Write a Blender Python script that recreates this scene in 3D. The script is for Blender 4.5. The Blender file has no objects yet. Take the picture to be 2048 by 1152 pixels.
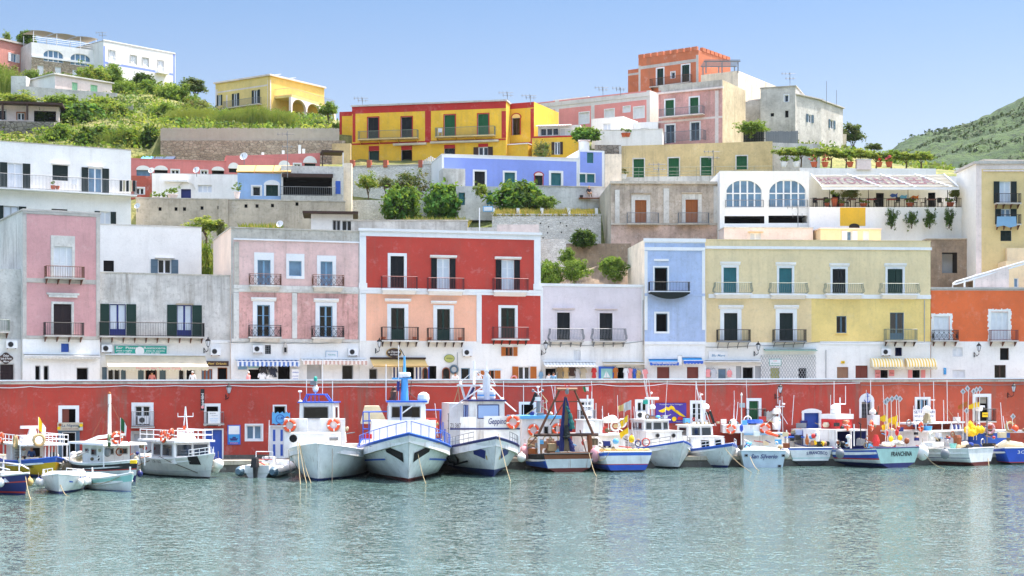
import bpy, math, random
from mathutils import Vector, Matrix, Euler, noise
R=random.Random(7)
F=3125.0; HZ=770.0; CH=6.5          # focal length in photo pixels, horizon row, eye height
scene=bpy.context.scene; COL=scene.collection
def W(u,v,Y): return Vector(((u-1024)*Y/F, Y, CH+(HZ-v)*Y/F))
def lin(c):
 o=[]
 for x in c[:3]:
  x/=255.0
  o.append(x/12.92 if x<=0.04045 else ((x+0.055)/1.055)**2.4)
 return (*o,1)
# materials
MATS={}
def newmat(key):
 m=bpy.data.materials.new(key); m.use_nodes=True; MATS[key]=m
 nt=m.node_tree; b=nt.nodes['Principled BSDF']
 return m,nt,b
def N(nt,t,**k):
 n=nt.nodes.new(t)
 for a,v in k.items():
  if a in n.inputs.keys(): n.inputs[a].default_value=v
  else: setattr(n,a,v)
 return n
def coords(nt,scale=(1,1,1),rand=True):
 tc=N(nt,'ShaderNodeTexCoord'); mp=N(nt,'ShaderNodeMapping'); mp.inputs['Scale'].default_value=scale
 if rand:
  oi=N(nt,'ShaderNodeObjectInfo'); ad=N(nt,'ShaderNodeVectorMath',operation='ADD')
  sc=N(nt,'ShaderNodeMath',operation='MULTIPLY'); sc.inputs[1].default_value=37.0
  nt.links.new(oi.outputs['Random'],sc.inputs[0]); nt.links.new(tc.outputs['Object'],ad.inputs[0]); nt.links.new(sc.outputs[0],ad.inputs[1])
  nt.links.new(ad.outputs[0],mp.inputs['Vector'])
 else: nt.links.new(tc.outputs['Object'],mp.inputs['Vector'])
 return mp.outputs['Vector']
def ramp(nt,src,a,b):
 r=N(nt,'ShaderNodeMapRange'); r.inputs['From Min'].default_value=a; r.inputs['From Max'].default_value=b
 nt.links.new(src,r.inputs['Value']); return r.outputs['Result']
def mix(nt,fac,a,b):
 m=N(nt,'ShaderNodeMix',data_type='RGBA')
 for s,v in ((0,fac),(6,a),(7,b)):
  if isinstance(v,(tuple,list)): m.inputs[s].default_value=v
  elif isinstance(v,(int,float)): m.inputs[s].default_value=v
  else: nt.links.new(v,m.inputs[s])
 return m.outputs[2]
def mul(nt,a,k):
 m=N(nt,'ShaderNodeMath',operation='MULTIPLY'); nt.links.new(a,m.inputs[0])
 if isinstance(k,(int,float)): m.inputs[1].default_value=k
 else: nt.links.new(k,m.inputs[1])
 return m.outputs[0]
def noi(nt,vec,scale,detail=5,rough=.6):
 n=N(nt,'ShaderNodeTexNoise'); n.inputs['Scale'].default_value=scale; n.inputs['Detail'].default_value=detail; n.inputs['Roughness'].default_value=rough
 nt.links.new(vec,n.inputs['Vector']); return n.outputs['Fac']
def bump(nt,b,h,st,dist=.05):
 n=N(nt,'ShaderNodeBump'); n.inputs['Strength'].default_value=st; n.inputs['Distance'].default_value=dist
 nt.links.new(h,n.inputs['Height']); nt.links.new(n.outputs[0],b.inputs['Normal'])
def shade(c,k): return tuple(min(1,x*k) for x in c[:3])+(1,)
def plaster(key,rgb,pat=.25,streak=.25,dirt=(112,102,88),rough=.92):
 m,nt,b=newmat(key); c=lin(rgb); d=lin(dirt)
 v=coords(nt); vs=coords(nt,(1.6,1.6,.13)); vf=coords(nt,(6,6,.3))
 base=mix(nt,ramp(nt,noi(nt,v,.4,8,.68),.36,.68),shade(c,1+.12*pat),shade(c,1-.5*pat))
 base=mix(nt,mul(nt,ramp(nt,noi(nt,v,1.1,6,.75),.56,.66),.5*pat),base,mix(nt,.5,c,(.72,.70,.66,1)))
 base=mix(nt,mul(nt,ramp(nt,noi(nt,v,4.2,5,.75),.52,.70),.55*pat),base,shade(d,.9))
 big=ramp(nt,noi(nt,v,.22,3,.5),.40,.62)
 st=mul(nt,ramp(nt,noi(nt,vs,1.0,6,.65),.50,.74),big)
 base=mix(nt,mul(nt,st,min(.9,streak*1.5)),base,d)
 base=mix(nt,mul(nt,ramp(nt,noi(nt,vf,1.0,4,.6),.56,.78),streak*.55),base,shade(d,.75))
 nt.links.new(base,b.inputs['Base Color']); b.inputs['Roughness'].default_value=rough
 bump(nt,b,noi(nt,v,5,6,.7),.3,.05)
 return m
def paint(key,rgb,rough=.5,var=.12,metal=0):
 m,nt,b=newmat(key); c=lin(rgb)
 v=coords(nt); n1=ramp(nt,noi(nt,v,1.7,5,.65),.3,.75)
 nt.links.new(mix(nt,n1,shade(c,1+var*.4),shade(c,1-var)),b.inputs['Base Color'])
 b.inputs['Roughness'].default_value=rough; b.inputs['Metallic'].default_value=metal
 return m
def hullpaint(key,rgb,rust=.25):
 m,nt,b=newmat(key); c=lin(rgb); d=lin((128,92,62))
 v=coords(nt); vs=coords(nt,(4.5,4.5,.28))
 base=mix(nt,ramp(nt,noi(nt,v,.9,6,.6),.35,.7),shade(c,1.03),shade(c,.74))
 base=mix(nt,mul(nt,ramp(nt,noi(nt,vs,1.0,5,.7),.57,.70),rust),base,d)
 nt.links.new(base,b.inputs['Base Color']); b.inputs['Roughness'].default_value=.38
 bump(nt,b,noi(nt,v,2.5,3,.5),.10,.03)
 return m
def glassm(key,rgb,rough=.06,spec=.9):
 m,nt,b=newmat(key); c=lin(rgb); v=coords(nt)
 nt.links.new(mix(nt,ramp(nt,noi(nt,v,.8,3,.6),.35,.65),shade(c,.75),shade(c,1.25)),b.inputs['Base Color'])
 b.inputs['Roughness'].default_value=rough; b.inputs['Specular IOR Level'].default_value=spec
 return m
def stone(key,rgb,rgb2,mort,scale=2.2,flat=1.6):
 m,nt,b=newmat(key); v=coords(nt,(1,1,flat))
 vo=N(nt,'ShaderNodeTexVoronoi'); vo.inputs['Scale'].default_value=scale; nt.links.new(v,vo.inputs['Vector'])
 ve=N(nt,'ShaderNodeTexVoronoi',feature='DISTANCE_TO_EDGE'); ve.inputs['Scale'].default_value=scale; nt.links.new(v,ve.inputs['Vector'])
 sep=N(nt,'ShaderNodeSeparateColor'); nt.links.new(vo.outputs['Color'],sep.inputs[0])
 c=mix(nt,sep.outputs[0],lin(rgb),lin(rgb2)); c=mix(nt,mul(nt,ramp(nt,noi(nt,v,1.2,6,.7),.4,.75),.5),c,shade(lin(rgb),.5))
 c=mix(nt,ramp(nt,ve.outputs['Distance'],.07,.02),c,lin(mort))
 nt.links.new(c,b.inputs['Base Color']); b.inputs['Roughness'].default_value=.95
 bump(nt,b,ramp(nt,ve.outputs['Distance'],0,.15),.6,.08)
 return m
def leafm(key,rgb,tr=.35):
 m,nt,b=newmat(key); c=lin(rgb); v=coords(nt)
 col=mix(nt,noi(nt,v,1.3,3,.6),shade(c,.7),shade(c,1.3))
 nt.links.new(col,b.inputs['Base Color']); b.inputs['Roughness'].default_value=.7; b.inputs['Specular IOR Level'].default_value=.2
 t=N(nt,'ShaderNodeBsdfTranslucent'); nt.links.new(mix(nt,.35,col,(.35,.42,.03,1)),t.inputs['Color'])
 mx=N(nt,'ShaderNodeMixShader'); mx.inputs[0].default_value=tr
 nt.links.new(b.outputs[0],mx.inputs[1]); nt.links.new(t.outputs[0],mx.inputs[2])
 nt.links.new(mx.outputs[0],nt.nodes['Material Output'].inputs['Surface'])
 return m
def stripes(key,a,bb,width,axis='X',rough=.8):
 m,nt,b=newmat(key); tc=N(nt,'ShaderNodeTexCoord'); sp=N(nt,'ShaderNodeSeparateXYZ'); nt.links.new(tc.outputs['Object'],sp.inputs[0])
 k=N(nt,'ShaderNodeMath',operation='MULTIPLY'); k.inputs[1].default_value=1/width; nt.links.new(sp.outputs[axis],k.inputs[0])
 f=N(nt,'ShaderNodeMath',operation='FRACT'); nt.links.new(k.outputs[0],f.inputs[0])
 g=N(nt,'ShaderNodeMath',operation='GREATER_THAN'); g.inputs[1].default_value=.5; nt.links.new(f.outputs[0],g.inputs[0])
 nt.links.new(mix(nt,g.outputs[0],lin(a),lin(bb)),b.inputs['Base Color']); b.inputs['Roughness'].default_value=rough
 return m
PL={ # plasters: rgb, patchiness, streaks
 'white':((232,231,228),.22,.2),'white_old':((214,212,206),.6,.4),'white_grey':((206,204,198),.8,.45),'white_clean':((234,233,229),.2,.1),
 'trim_white':((228,229,230),.15,.10),'trim_grey':((188,184,178),.5,.35),'pinkA':((207,156,156),.35,.22),'greyB':((212,208,202),.75,.6),
 'pinkB':((224,190,183),.45,.25),'pinkC':((220,168,160),.8,1.0,(98,72,54)),'peach_side':((238,214,196),.25,.15),'red':((188,66,54),.35,.18),'salmon':((240,180,150),.25,.12),
 'lilac':((218,208,212),.25,.12),'blue':((172,190,222),.4,.25),'cream':((228,208,164),.28,.16),'yellow':((234,206,130),.3,.14),'creamB':((230,205,158),.3,.12),
 'orange':((222,108,58),.3,.16),'wallred':((180,64,50),.4,.7),'wallorange':((190,84,58),.4,.4),'concrete':((194,182,162),.75,.7),'concrete_l':((196,190,178),.8,.5),
 'villa_yellow':((226,190,104),.3,.2),'hillyellow':((226,180,52),.35,.2),'hillyellow_p':((232,204,132),.3,.2),'redtrim':((172,40,34),.3,.1),'peri':((136,156,226),.2,.08),'ochre':((212,188,136),.55,.35),
 'uppink':((222,144,138),.25,.12),'uppink_trim':((214,208,204),.3,.2),'terra':((194,112,76),.5,.4),'pinktall':((218,164,156),.7,.4),'pinktall2':((206,146,140),.7,.4),
 'tan_side':((208,190,156),.7,.5),'cream_side':((232,218,196),.5,.4),'greyhouse':((206,202,194),.8,.5),'rosewall':((212,128,124),.3,.2),'brickred':((178,88,70),.8,.5),
 'ruin':((200,186,170),1.0,.7),'ruin_pink':((204,178,164),1.0,.6),'lblue':((150,182,222),.25,.15),'ochre2':((222,196,140),.25,.15),'tuff':((160,140,118),1.0,.7),'beige':((232,208,170),.3,.15),
 'roof':((190,184,174),.8,.2),'pave':((186,178,166),.7,.1),'palepink':((230,214,208),.4,.2),'quaystone':((104,100,94),.9,.5),'tophouse_pink':((206,140,128),.5,.2),'earth':((120,108,72),.9,.1),
}
PT={ # paints: rgb, rough
 'green':((6,48,38),.75),'dgreen':((4,30,26),.75),'bgreen':((6,84,40),.7),'lgreen':((150,205,160),.6),'teal':((40,106,112),.7),'dark_sh':((4,11,15),.8),'brown_sh':((34,15,18),.75),'bluegrey':((78,104,120),.5),
 'pwhite':((226,228,230),.45),'pgrey':((168,170,172),.5),'pblue':((40,86,178),.45),'navy':((26,40,110),.4),'lightblue':((120,160,190),.45),'orange_sh':((180,98,22),.7),'wood':((140,72,34),.55),'wood2':((150,84,32),.7),'tan_door':((150,112,84),.6),'maroon':((116,48,32),.55),
 'iron':((15,15,17),.6),'iron_grey':((120,124,128),.5),'iron_green':((112,124,112),.5),'iron_rust':((96,60,40),.7),'iron_red':((110,44,44),.5),'white_metal':((224,226,228),.35),'rope':((158,142,108),.9),'rope_dark':((90,80,66),.9),
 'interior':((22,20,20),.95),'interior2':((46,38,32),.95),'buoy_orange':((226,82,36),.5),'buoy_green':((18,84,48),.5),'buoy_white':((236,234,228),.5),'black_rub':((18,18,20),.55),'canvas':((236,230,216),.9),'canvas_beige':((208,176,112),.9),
 'yellow_f':((240,196,20),.8),'red_p':((196,36,36),.5),'seagreen':((28,158,140),.6),'skyblue':((92,170,222),.5),'letter_red':((84,6,14),.9),'purple':((66,42,140),.6),'cyan_p':((60,150,210),.5),'ratan':((196,168,120),.7),'skin':((206,150,120),.6),'skin_d':((150,100,76),.6),'hair':((40,30,24),.8),'hair_w':((210,206,200),.8),
 'cl_white':((232,232,232),.9),'cl_blue':((60,96,160),.9),'cl_pink':((232,150,150),.9),'cl_dark':((40,44,56),.9),'cl_red':((180,40,40),.9),'cl_khaki':((150,132,100),.9),'terracotta':((186,92,56),.8),'net_blue':((18,28,84),.9),'net_brown':((96,84,64),.95),'net_green':((34,96,92),.95),'net_dark':((24,34,34),.95),
 'gold':((214,178,90),.5),'silverp':((190,192,196),.4),'rust':((120,70,40),.8),'deck':((196,188,170),.7),'deck_wood':((170,140,100),.7),'antifoul_red':((98,36,30),.7),'antifoul_blue':((30,46,100),.6),'antifoul_black':((24,24,28),.6),'aqua':((116,190,190),.4),'pinkbuoy':((214,150,156),.45),'signwhite':((232,232,230),.6),'signbrown':((60,40,34),.5),'olive':((176,176,96),.6),'brick_t':((176,96,72),.85),'bamboo':((172,164,148),.9),'thatch':((190,162,112),.95),'timber_dark':((62,42,34),.8),'bark':((92,76,58),.95),'pv':((40,50,74),.25),
}
HP={'h_white':((230,231,230),.42),'h_grey':((212,212,206),.4),'h_blue':((44,98,200),.1),'h_navy':((30,40,104),.08),'h_yellow':((236,186,24),.1),'h_dark':((34,32,40),.1),'h_aqua':((150,206,200),.1),'h_pale':((192,208,218),.12),'h_royal':((40,84,190),.2),'h_redl':((190,60,50),.1),'h_rusty':((190,186,180),.9),'h_dirty':((198,206,206),.9),'h_pgreen':((176,214,206),.1),'h_wood':((142,104,66),.2)}
LF={'leaf_dark':((50,78,32),.3),'leaf_mid':((82,116,40),.4),'leaf_light':((108,134,56),.45),'leaf_yel':((142,148,64),.5),'leaf_olive':((104,114,70),.3),'leaf_brown':((104,92,50),.3),'straw':((196,172,96),.45),'reed':((140,150,74),.45),'hillshrub':((40,62,26),.1),'hillshrub2':((60,84,34),.12),'flower_pink':((216,70,110),.4),'flower_red':((200,40,40),.3),'leaf_fig':((80,128,54),.42)}
def M(key):
 if key in MATS: return MATS[key]
 if key=='canvas': return leafm(key,(226,216,196),.4)
 if key in PL: return plaster(key,*PL[key])
 if key in PT: return paint(key,*PT[key],metal=0)
 if key in HP: return hullpaint(key,*HP[key])
 if key in LF: return leafm(key,*LF[key])
 if key=='glass': return glassm(key,(20,32,42))
 if key=='glass_skytint': return glassm(key,(92,124,150),.08,.8)  # blue-grey sky reflection painted into the pane's base colour
 if key=='glass_dark': return glassm(key,(6,10,13),.05,.45)
 if key=='curtain': return paint(key,(206,212,220),.8,.1)
 if key=='stone_brown': return stone(key,(150,136,116),(184,170,148),(116,106,92),2.0)
 if key=='stone_white': return stone(key,(218,215,208),(236,233,226),(192,187,178),3.4)
 if key=='stone_grey': return stone(key,(120,114,104),(150,142,130),(84,78,70),1.7,1.2)
 if key=='st_blue': return stripes(key,(210,216,224),(84,118,180),.36)
 if key=='st_pink': return stripes(key,(224,214,206),(190,156,146),.34)
 if key=='st_yellow': return stripes(key,(238,230,204),(232,192,88),.26)
 if key=='st_bw': return stripes(key,(232,232,232),(36,52,110),.30)
 if key=='st_wh': return stripes(key,(236,236,232),(206,206,204),.3)
 if key=='st_curt': return stripes(key,(150,176,214),(60,90,150),.16)
 raise KeyError(key)
# mesh builder
class MB:
 def __init__(s): s.v=[]; s.f=[]; s.m=[]; s.k=[]; s.X=None
 def mi(s,m):
  if m not in s.k: s.k.append(m)
  return s.k.index(m)
 def av(s,p):
  p=Vector(p)
  if s.X is not None: p=s.X@p
  s.v.append(p); return len(s.v)-1
 def poly(s,pts,m):
  s.f.append([s.av(p) for p in pts]); s.m.append(s.mi(m))
 def idx(s,ids,m): s.f.append(list(ids)); s.m.append(s.mi(m))
 def box(s,x0,x1,y0,y1,z0,z1,m):
  i=[s.av(p) for p in ((x0,y0,z0),(x1,y0,z0),(x1,y1,z0),(x0,y1,z0),(x0,y0,z1),(x1,y0,z1),(x1,y1,z1),(x0,y1,z1))]
  for q in ((0,1,5,4),(1,2,6,5),(2,3,7,6),(3,0,4,7),(4,5,6,7),(3,2,1,0)): s.idx([i[k] for k in q],m)
 def frus(s,a,b,z0,z1,m):   # rectangle a=(x0,x1,y0,y1) at z0 to rectangle b at z1
  i=[s.av(p) for p in ((a[0],a[2],z0),(a[1],a[2],z0),(a[1],a[3],z0),(a[0],a[3],z0),(b[0],b[2],z1),(b[1],b[2],z1),(b[1],b[3],z1),(b[0],b[3],z1))]
  for q in ((0,1,5,4),(1,2,6,5),(2,3,7,6),(3,0,4,7),(4,5,6,7),(3,2,1,0)): s.idx([i[k] for k in q],m)
 def prism(s,pts,y0,y1,m):  # polygon in xz extruded along y
  a=[s.av((x,y0,z)) for x,z in pts]; b=[s.av((x,y1,z)) for x,z in pts]; n=len(pts)
  s.idx(a,m); s.idx(b[::-1],m)
  for k in range(n): s.idx([a[k],b[k],b[(k+1)%n],a[(k+1)%n]],m)
 def prismx(s,pts,x0,x1,m): # polygon in yz extruded along x
  a=[s.av((x0,y,z)) for y,z in pts]; b=[s.av((x1,y,z)) for y,z in pts]; n=len(pts)
  s.idx(a,m); s.idx(b[::-1],m)
  for k in range(n): s.idx([a[k],b[k],b[(k+1)%n],a[(k+1)%n]],m)
 def prismz(s,pts,z0,z1,m):
  a=[s.av((x,y,z0)) for x,y in pts]; b=[s.av((x,y,z1)) for x,y in pts]; n=len(pts)
  s.idx(a[::-1],m); s.idx(b,m)
  for k in range(n): s.idx([a[k],a[(k+1)%n],b[(k+1)%n],b[k]],m)
 def tube(s,pts,r,m,n=6,closed=False):
  pts=[Vector(p) for p in pts]; rr=r if isinstance(r,(list,tuple)) else [r]*len(pts); rings=[]
  for i,p in enumerate(pts):
   a=pts[i-1] if (i>0 or closed) else p; b=pts[(i+1)%len(pts)] if (i<len(pts)-1 or closed) else p
   d=(b-a)
   if d.length<1e-9: d=Vector((0,0,1))
   d.normalize(); q=d.cross(Vector((0,0,1)) if abs(d.z)<.9 else Vector((1,0,0))).normalized(); w=d.cross(q)
   rings.append([s.av(p+(q*math.cos(2*math.pi*k/n)+w*math.sin(2*math.pi*k/n))*rr[i]) for k in range(n)])
  L=len(rings)
  for i in range(L if closed else L-1):
   A,B=rings[i],rings[(i+1)%L]
   for k in range(n): s.idx([A[k],A[(k+1)%n],B[(k+1)%n],B[k]],m)
  if not closed: s.idx(rings[0][::-1],m); s.idx(rings[-1],m)
 def cyl(s,p0,p1,r,m,n=10): s.tube([p0,p1],r,m,n)
 def lathe(s,c,prof,m,n=14,axis='z'):
  c=Vector(c); rings=[]
  for r,h in prof:
   rg=[]
   for k in range(n):
    a=2*math.pi*k/n; x,y=r*math.cos(a),r*math.sin(a)
    rg.append(s.av(c+Vector({'z':(x,y,h),'y':(x,h,y),'x':(h,x,y)}[axis])))
   rings.append(rg)
  for A,B in zip(rings,rings[1:]):
   for k in range(n): s.idx([A[k],A[(k+1)%n],B[(k+1)%n],B[k]],m)
  s.idx(rings[0][::-1],m); s.idx(rings[-1],m)
 def ball(s,c,r,m,n=10,sz=1.0):
  s.lathe(c,[(max(.001,r*math.sin(math.pi*k/7)),-r*sz*math.cos(math.pi*k/7)) for k in range(8)],m,n)
 def torus(s,c,Rr,r,axis,m,n=20,k=8,seg=None):
  c=Vector(c); rings=[]
  for i in range(n):
   a=2*math.pi*i/n; rg=[]
   for j in range(k):
    b=2*math.pi*j/k; d=Rr+r*math.cos(b); h=r*math.sin(b); x,y=d*math.cos(a),d*math.sin(a)
    rg.append(s.av(c+Vector({'z':(x,y,h),'y':(x,h,y),'x':(h,x,y)}[axis])))
   rings.append(rg)
  for i in range(n):
   A,B=rings[i],rings[(i+1)%n]; mm=m if not seg else (seg if i%(n//4)==0 else m)
   for j in range(k): s.idx([A[j],A[(j+1)%k],B[(j+1)%k],B[j]],mm)
 def build(s,name,parent=None,smooth=False,loc=None):
  me=bpy.data.meshes.new(name); me.from_pydata([tuple(p) for p in s.v],[],s.f)
  for k in s.k: me.materials.append(M(k))
  me.polygons.foreach_set('material_index',s.m)
  if smooth: me.polygons.foreach_set('use_smooth',[True]*len(s.f))
  me.update(); o=bpy.data.objects.new(name,me); COL.objects.link(o)
  if parent is not None: o.parent=parent
  if loc is not None: o.location=loc
  return o
def tag(o,label=None,cat=None,group=None,kind=None):
 if label: o['label']=label
 if cat: o['category']=cat
 if group: o['group']=group
 if kind: o['kind']=kind
 return o
def thing(name,label,cat,loc=(0,0,0),rz=0,group=None):
 o=bpy.data.objects.new(name,None); o.empty_display_size=.2; COL.objects.link(o); o.location=loc; o.rotation_euler=(0,0,rz)
 return tag(o,label,cat,group)
def copy_tree(o,parent=None):
 c=o.copy(); COL.objects.link(c)
 if parent is not None: c.parent=parent
 for ch in list(o.children): copy_tree(ch,c)
 return c
def place(proto,state,loc,rz,label,scale=1):
 o=proto if not state else copy_tree(proto); state.append(1)
 o.location=loc; o.rotation_euler=(0,0,rz); o.scale=(scale,)*3; o['label']=label; return o
def text_mesh(txt,size,font_shear=0,bold=0,space=1.0,align='CENTER',wid=None):
 cu=bpy.data.curves.new('t','FONT'); cu.body=txt; cu.size=size; cu.align_x=align; cu.align_y='CENTER'; cu.shear=font_shear; cu.offset=bold; cu.space_character=space; cu.resolution_u=2
 ob=bpy.data.objects.new('t',cu); me=bpy.data.meshes.new_from_object(ob); bpy.data.objects.remove(ob)
 vs=[Vector(v.co) for v in me.vertices]; fs=[list(p.vertices) for p in me.polygons]; bpy.data.meshes.remove(me)
 if wid and vs:
  w=max(v.x for v in vs)-min(v.x for v in vs)
  if w>0:
   for v in vs: v.x*=wid/w
 return vs,fs
def add_text(mb,txt,cx,cz,y,size,m,shear=0,bold=0,wid=None,fn=None,thick=.0):
 vs,fs=text_mesh(txt,size,shear,bold,wid=wid)
 base=[mb.av(fn(v.x,v.y) if fn else (cx+v.x,y,cz+v.y)) for v in vs]
 for f in fs: mb.idx([base[i] for i in f],m)
# facade frame
class Fac:
 def __init__(s,u0,Y0,u1,Y1):
  a=Vector(((u0-1024)*Y0/F,Y0)); b=Vector(((u1-1024)*Y1/F,Y1)); s.o=a; s.t=(b-a).normalized(); s.n=Vector((s.t.y,-s.t.x)); s.ang=math.atan2(s.t.y,s.t.x)
 def Y(s,u,d=0.0):   # depth where the ray through column u meets the plane moved d towards the viewer
  k=(u-1024)/F; o=s.o+s.n*d
  return (o.x*s.n.x+o.y*s.n.y)/(k*s.n.x+s.n.y)
 def S(s,u,d=0.0):
  Y=s.Y(u,d); p=Vector(((u-1024)*Y/F,Y)); return (p-s.o).dot(s.t)
 def Z(s,u,v,d=0.0): return CH+(HZ-v)*s.Y(u,d)/F
 def P(s,u,v,d=0.0):
  Y=s.Y(u,d); return W(u,v,Y)
 def off(s,d):
  f=Fac.__new__(Fac); f.o=s.o+s.n*d; f.t=s.t; f.n=s.n; f.ang=s.ang; return f
def spans(vals):
 vals=sorted(vals); o=[]
 for x in vals:
  if not o or x-o[-1]>.004: o.append(x)
 return o
# joinery
def leaf(mb,x0,x1,z0,z1,y,m,th=.05,louver=True,mid=True):
 fw=min(.09,(x1-x0)*.18)
 mb.box(x0,x0+fw,y,y+th,z0,z1,m); mb.box(x1-fw,x1,y,y+th,z0,z1,m)
 hs=[z0,z1-.09]+([z0+(z1-z0)*.48] if mid else [])
 for h in hs: mb.box(x0+fw,x1-fw,y,y+th,h,h+.09,m)
 if louver:
  n=max(4,int((z1-z0)/.11))
  for k in range(n):
   a=z0+(z1-z0)*k/n; b=a+(z1-z0)/n*.86
   mb.poly([(x0+fw,y+.012,a),(x1-fw,y+.012,a),(x1-fw,y+.04,b),(x0+fw,y+.04,b)],m)
  mb.poly([(x0+fw,y+.046,z0),(x1-fw,y+.046,z0),(x1-fw,y+.046,z1),(x0+fw,y+.046,z1)],m)
 else: mb.box(x0+fw,x1-fw,y+.015,y+th-.015,z0+.09,z1-.09,m)
def glazed(mb,x0,x1,z0,z1,y,mf,mg,leaves=2,bars=2,low=0.0,mlow=None,fw=.075):
 w=(x1-x0)/leaves
 for i in range(leaves):
  a=x0+i*w; b=a+w; zl=z0+low*(z1-z0)
  mb.box(a,a+fw,y,y+.06,z0,z1,mf); mb.box(b-fw,b,y,y+.06,z0,z1,mf)
  mb.box(a+fw,b-fw,y,y+.06,z1-fw,z1,mf); mb.box(a+fw,b-fw,y,y+.06,z0,z0+fw,mf)
  if low>0: mb.box(a+fw,b-fw,y+.012,y+.05,z0+fw,zl,mlow or mf)
  for k in range(1,bars):
   h=zl+(z1-zl)*k/bars; mb.box(a+fw,b-fw,y+.008,y+.05,h-.02,h+.02,mf)
  mb.poly([(a+fw,y+.035,max(zl,z0+fw)),(b-fw,y+.035,max(zl,z0+fw)),(b-fw,y+.035,z1-fw),(a+fw,y+.035,z1-fw)],mg)
def window(root,kind,x0,x1,z0,z1,col='green',o=None,rec=.16):
 """kinds: c closed shutters, g glazed, o glazed with opened shutters, d dark opening, p panelled door, h half open, b bars"""
 o=o or {}; tall=(z1-z0)>1.75*(x1-x0) and (z1-z0)>1.6 and not o.get('win'); nm=o.get('nm') or ('door' if tall else 'window')
 mb=MB(); shut=[]; w=x1-x0
 if kind=='c':
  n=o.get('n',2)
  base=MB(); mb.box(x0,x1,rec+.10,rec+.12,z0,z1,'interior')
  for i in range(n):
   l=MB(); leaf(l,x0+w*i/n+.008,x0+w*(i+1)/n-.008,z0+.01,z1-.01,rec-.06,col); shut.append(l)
 elif kind in('g','o','h'):
  glazed(mb,x0,x1,z0,z1,rec,o.get('f','pwhite'),o.get('g','glass'),o.get('n',2),o.get('b',1),o.get('low',0),o.get('ml'),o.get('fw',.075))
  if o.get('bk'): mb.box(x0,x1,rec+.3,rec+.32,z0,z1,o['bk'])
  if kind=='o':
   sw=o.get('sw',w/2); zz=z0-o.get('dz',0)
   l=MB(); leaf(l,x0-sw-.02,x0-.02,zz,z1,-.075,col); shut.append(l)
   l=MB(); leaf(l,x1+.02,x1+sw+.02,zz,z1,-.075,col); shut.append(l)
  if kind=='h':
   for sx,a in ((x0,o.get('a0',.35)),(x1,-o.get('a1',.35))):
    l=MB(); d=1 if sx==x0 else -1; l.X=Matrix.Translation((sx,rec-.08,0))@Matrix.Rotation(-a if d>0 else -a,4,'Z')
    leaf(l,0 if d>0 else -w/2,w/2 if d>0 else 0,z0,z1,0,col); shut.append(l)
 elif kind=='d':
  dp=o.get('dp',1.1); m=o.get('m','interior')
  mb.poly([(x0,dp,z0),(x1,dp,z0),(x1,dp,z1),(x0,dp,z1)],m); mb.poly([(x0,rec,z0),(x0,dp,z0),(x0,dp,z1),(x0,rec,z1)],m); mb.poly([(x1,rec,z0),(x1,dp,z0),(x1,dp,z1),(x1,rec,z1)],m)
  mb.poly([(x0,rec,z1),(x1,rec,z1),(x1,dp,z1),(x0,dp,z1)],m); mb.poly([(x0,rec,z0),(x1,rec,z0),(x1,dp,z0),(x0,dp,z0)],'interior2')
  fr=o.get('f')
  if fr:
   for a,b in ((x0,x0+.07),(x1-.07,x1)): mb.box(a,b,rec-.04,rec+.03,z0,z1,fr)
   mb.box(x0+.07,x1-.07,rec-.04,rec+.03,z1-.07,z1,fr)
  if o.get('leaf'):
   l=MB(); leaf(l,x0,x0+w*o.get('lw',.4),z0,z1,rec-.02,o['leaf'],louver=False); shut.append(l)
 elif kind=='p':
  mb.box(x0,x1,rec+.06,rec+.08,z0,z1,col); n=o.get('n',2)
  for i in range(n):
   a=x0+w*i/n+.01; b=x0+w*(i+1)/n-.01
   leaf(mb,a,b,z0,z1,rec,col,louver=False)
   for q in range(o.get('pn',0)):
    h0=z0+(z1-z0)*(.08+.46*q); mb.box(a+.16*w,b-.16*w,rec-.012,rec+.02,h0,h0+(z1-z0)*.36,o.get('pc',col))
 elif kind=='b':
  mb.box(x0,x1,rec+.25,rec+.27,z0,z1,'interior')
  for k in range(int(w/.14)+1): mb.box(x0+k*.14,x0+k*.14+.03,.02,.05,z0,z1,o.get('m','iron_grey'))
  for k in range(4):
   h=z0+(z1-z0)*(k+.5)/4; mb.box(x0,x1,.05,.07,h-.015,h+.015,o.get('m','iron_grey'))
 ob=mb.build(nm,root)
 for l in shut: l.build('shutter',ob)
 s=o.get('s')
 if s:   # raised surround: width in metres (or (side,top)), material
  sd,st,m=s if len(s)==3 else (s[0],s[0],s[1]); q=MB(); pr=o.get('pr',.05); e=.003
  q.box(x0-sd,x0-e,-pr,.02,z0,z1+st,m); q.box(x1+e,x1+sd,-pr,.02,z0,z1+st,m); q.box(x0-e,x1+e,-pr,.02,z1+e,z1+st,m)
  if o.get('bot'): q.box(x0-sd,x1+sd,-pr,.02,z0-sd,z0-e,m)
  q.build('surround',ob)
 if o.get('sill'): q=MB(); q.box(x0-.12,x1+.12,-.14,.1,z0-.09,z0-.004,o['sill']); q.build('sill',ob)
 lt=o.get('l')
 if lt:  # cornice over the opening: (rise above head, overhang, height, material)
  up,ov,h,m=lt; q=MB(); a,b=z1+up,z1+up+h
  q.prismx([(-.05,a),(-.05-.18,a+h*.55),(-.05-.2,b),(.02,b),(.02,a)],x0-ov,x1+ov,m); q.build('cornice',ob)
 if o.get('arch'): # semicircular head of the given rise, drawn as spandrels over a square hole
  pass
 return ob
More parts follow.
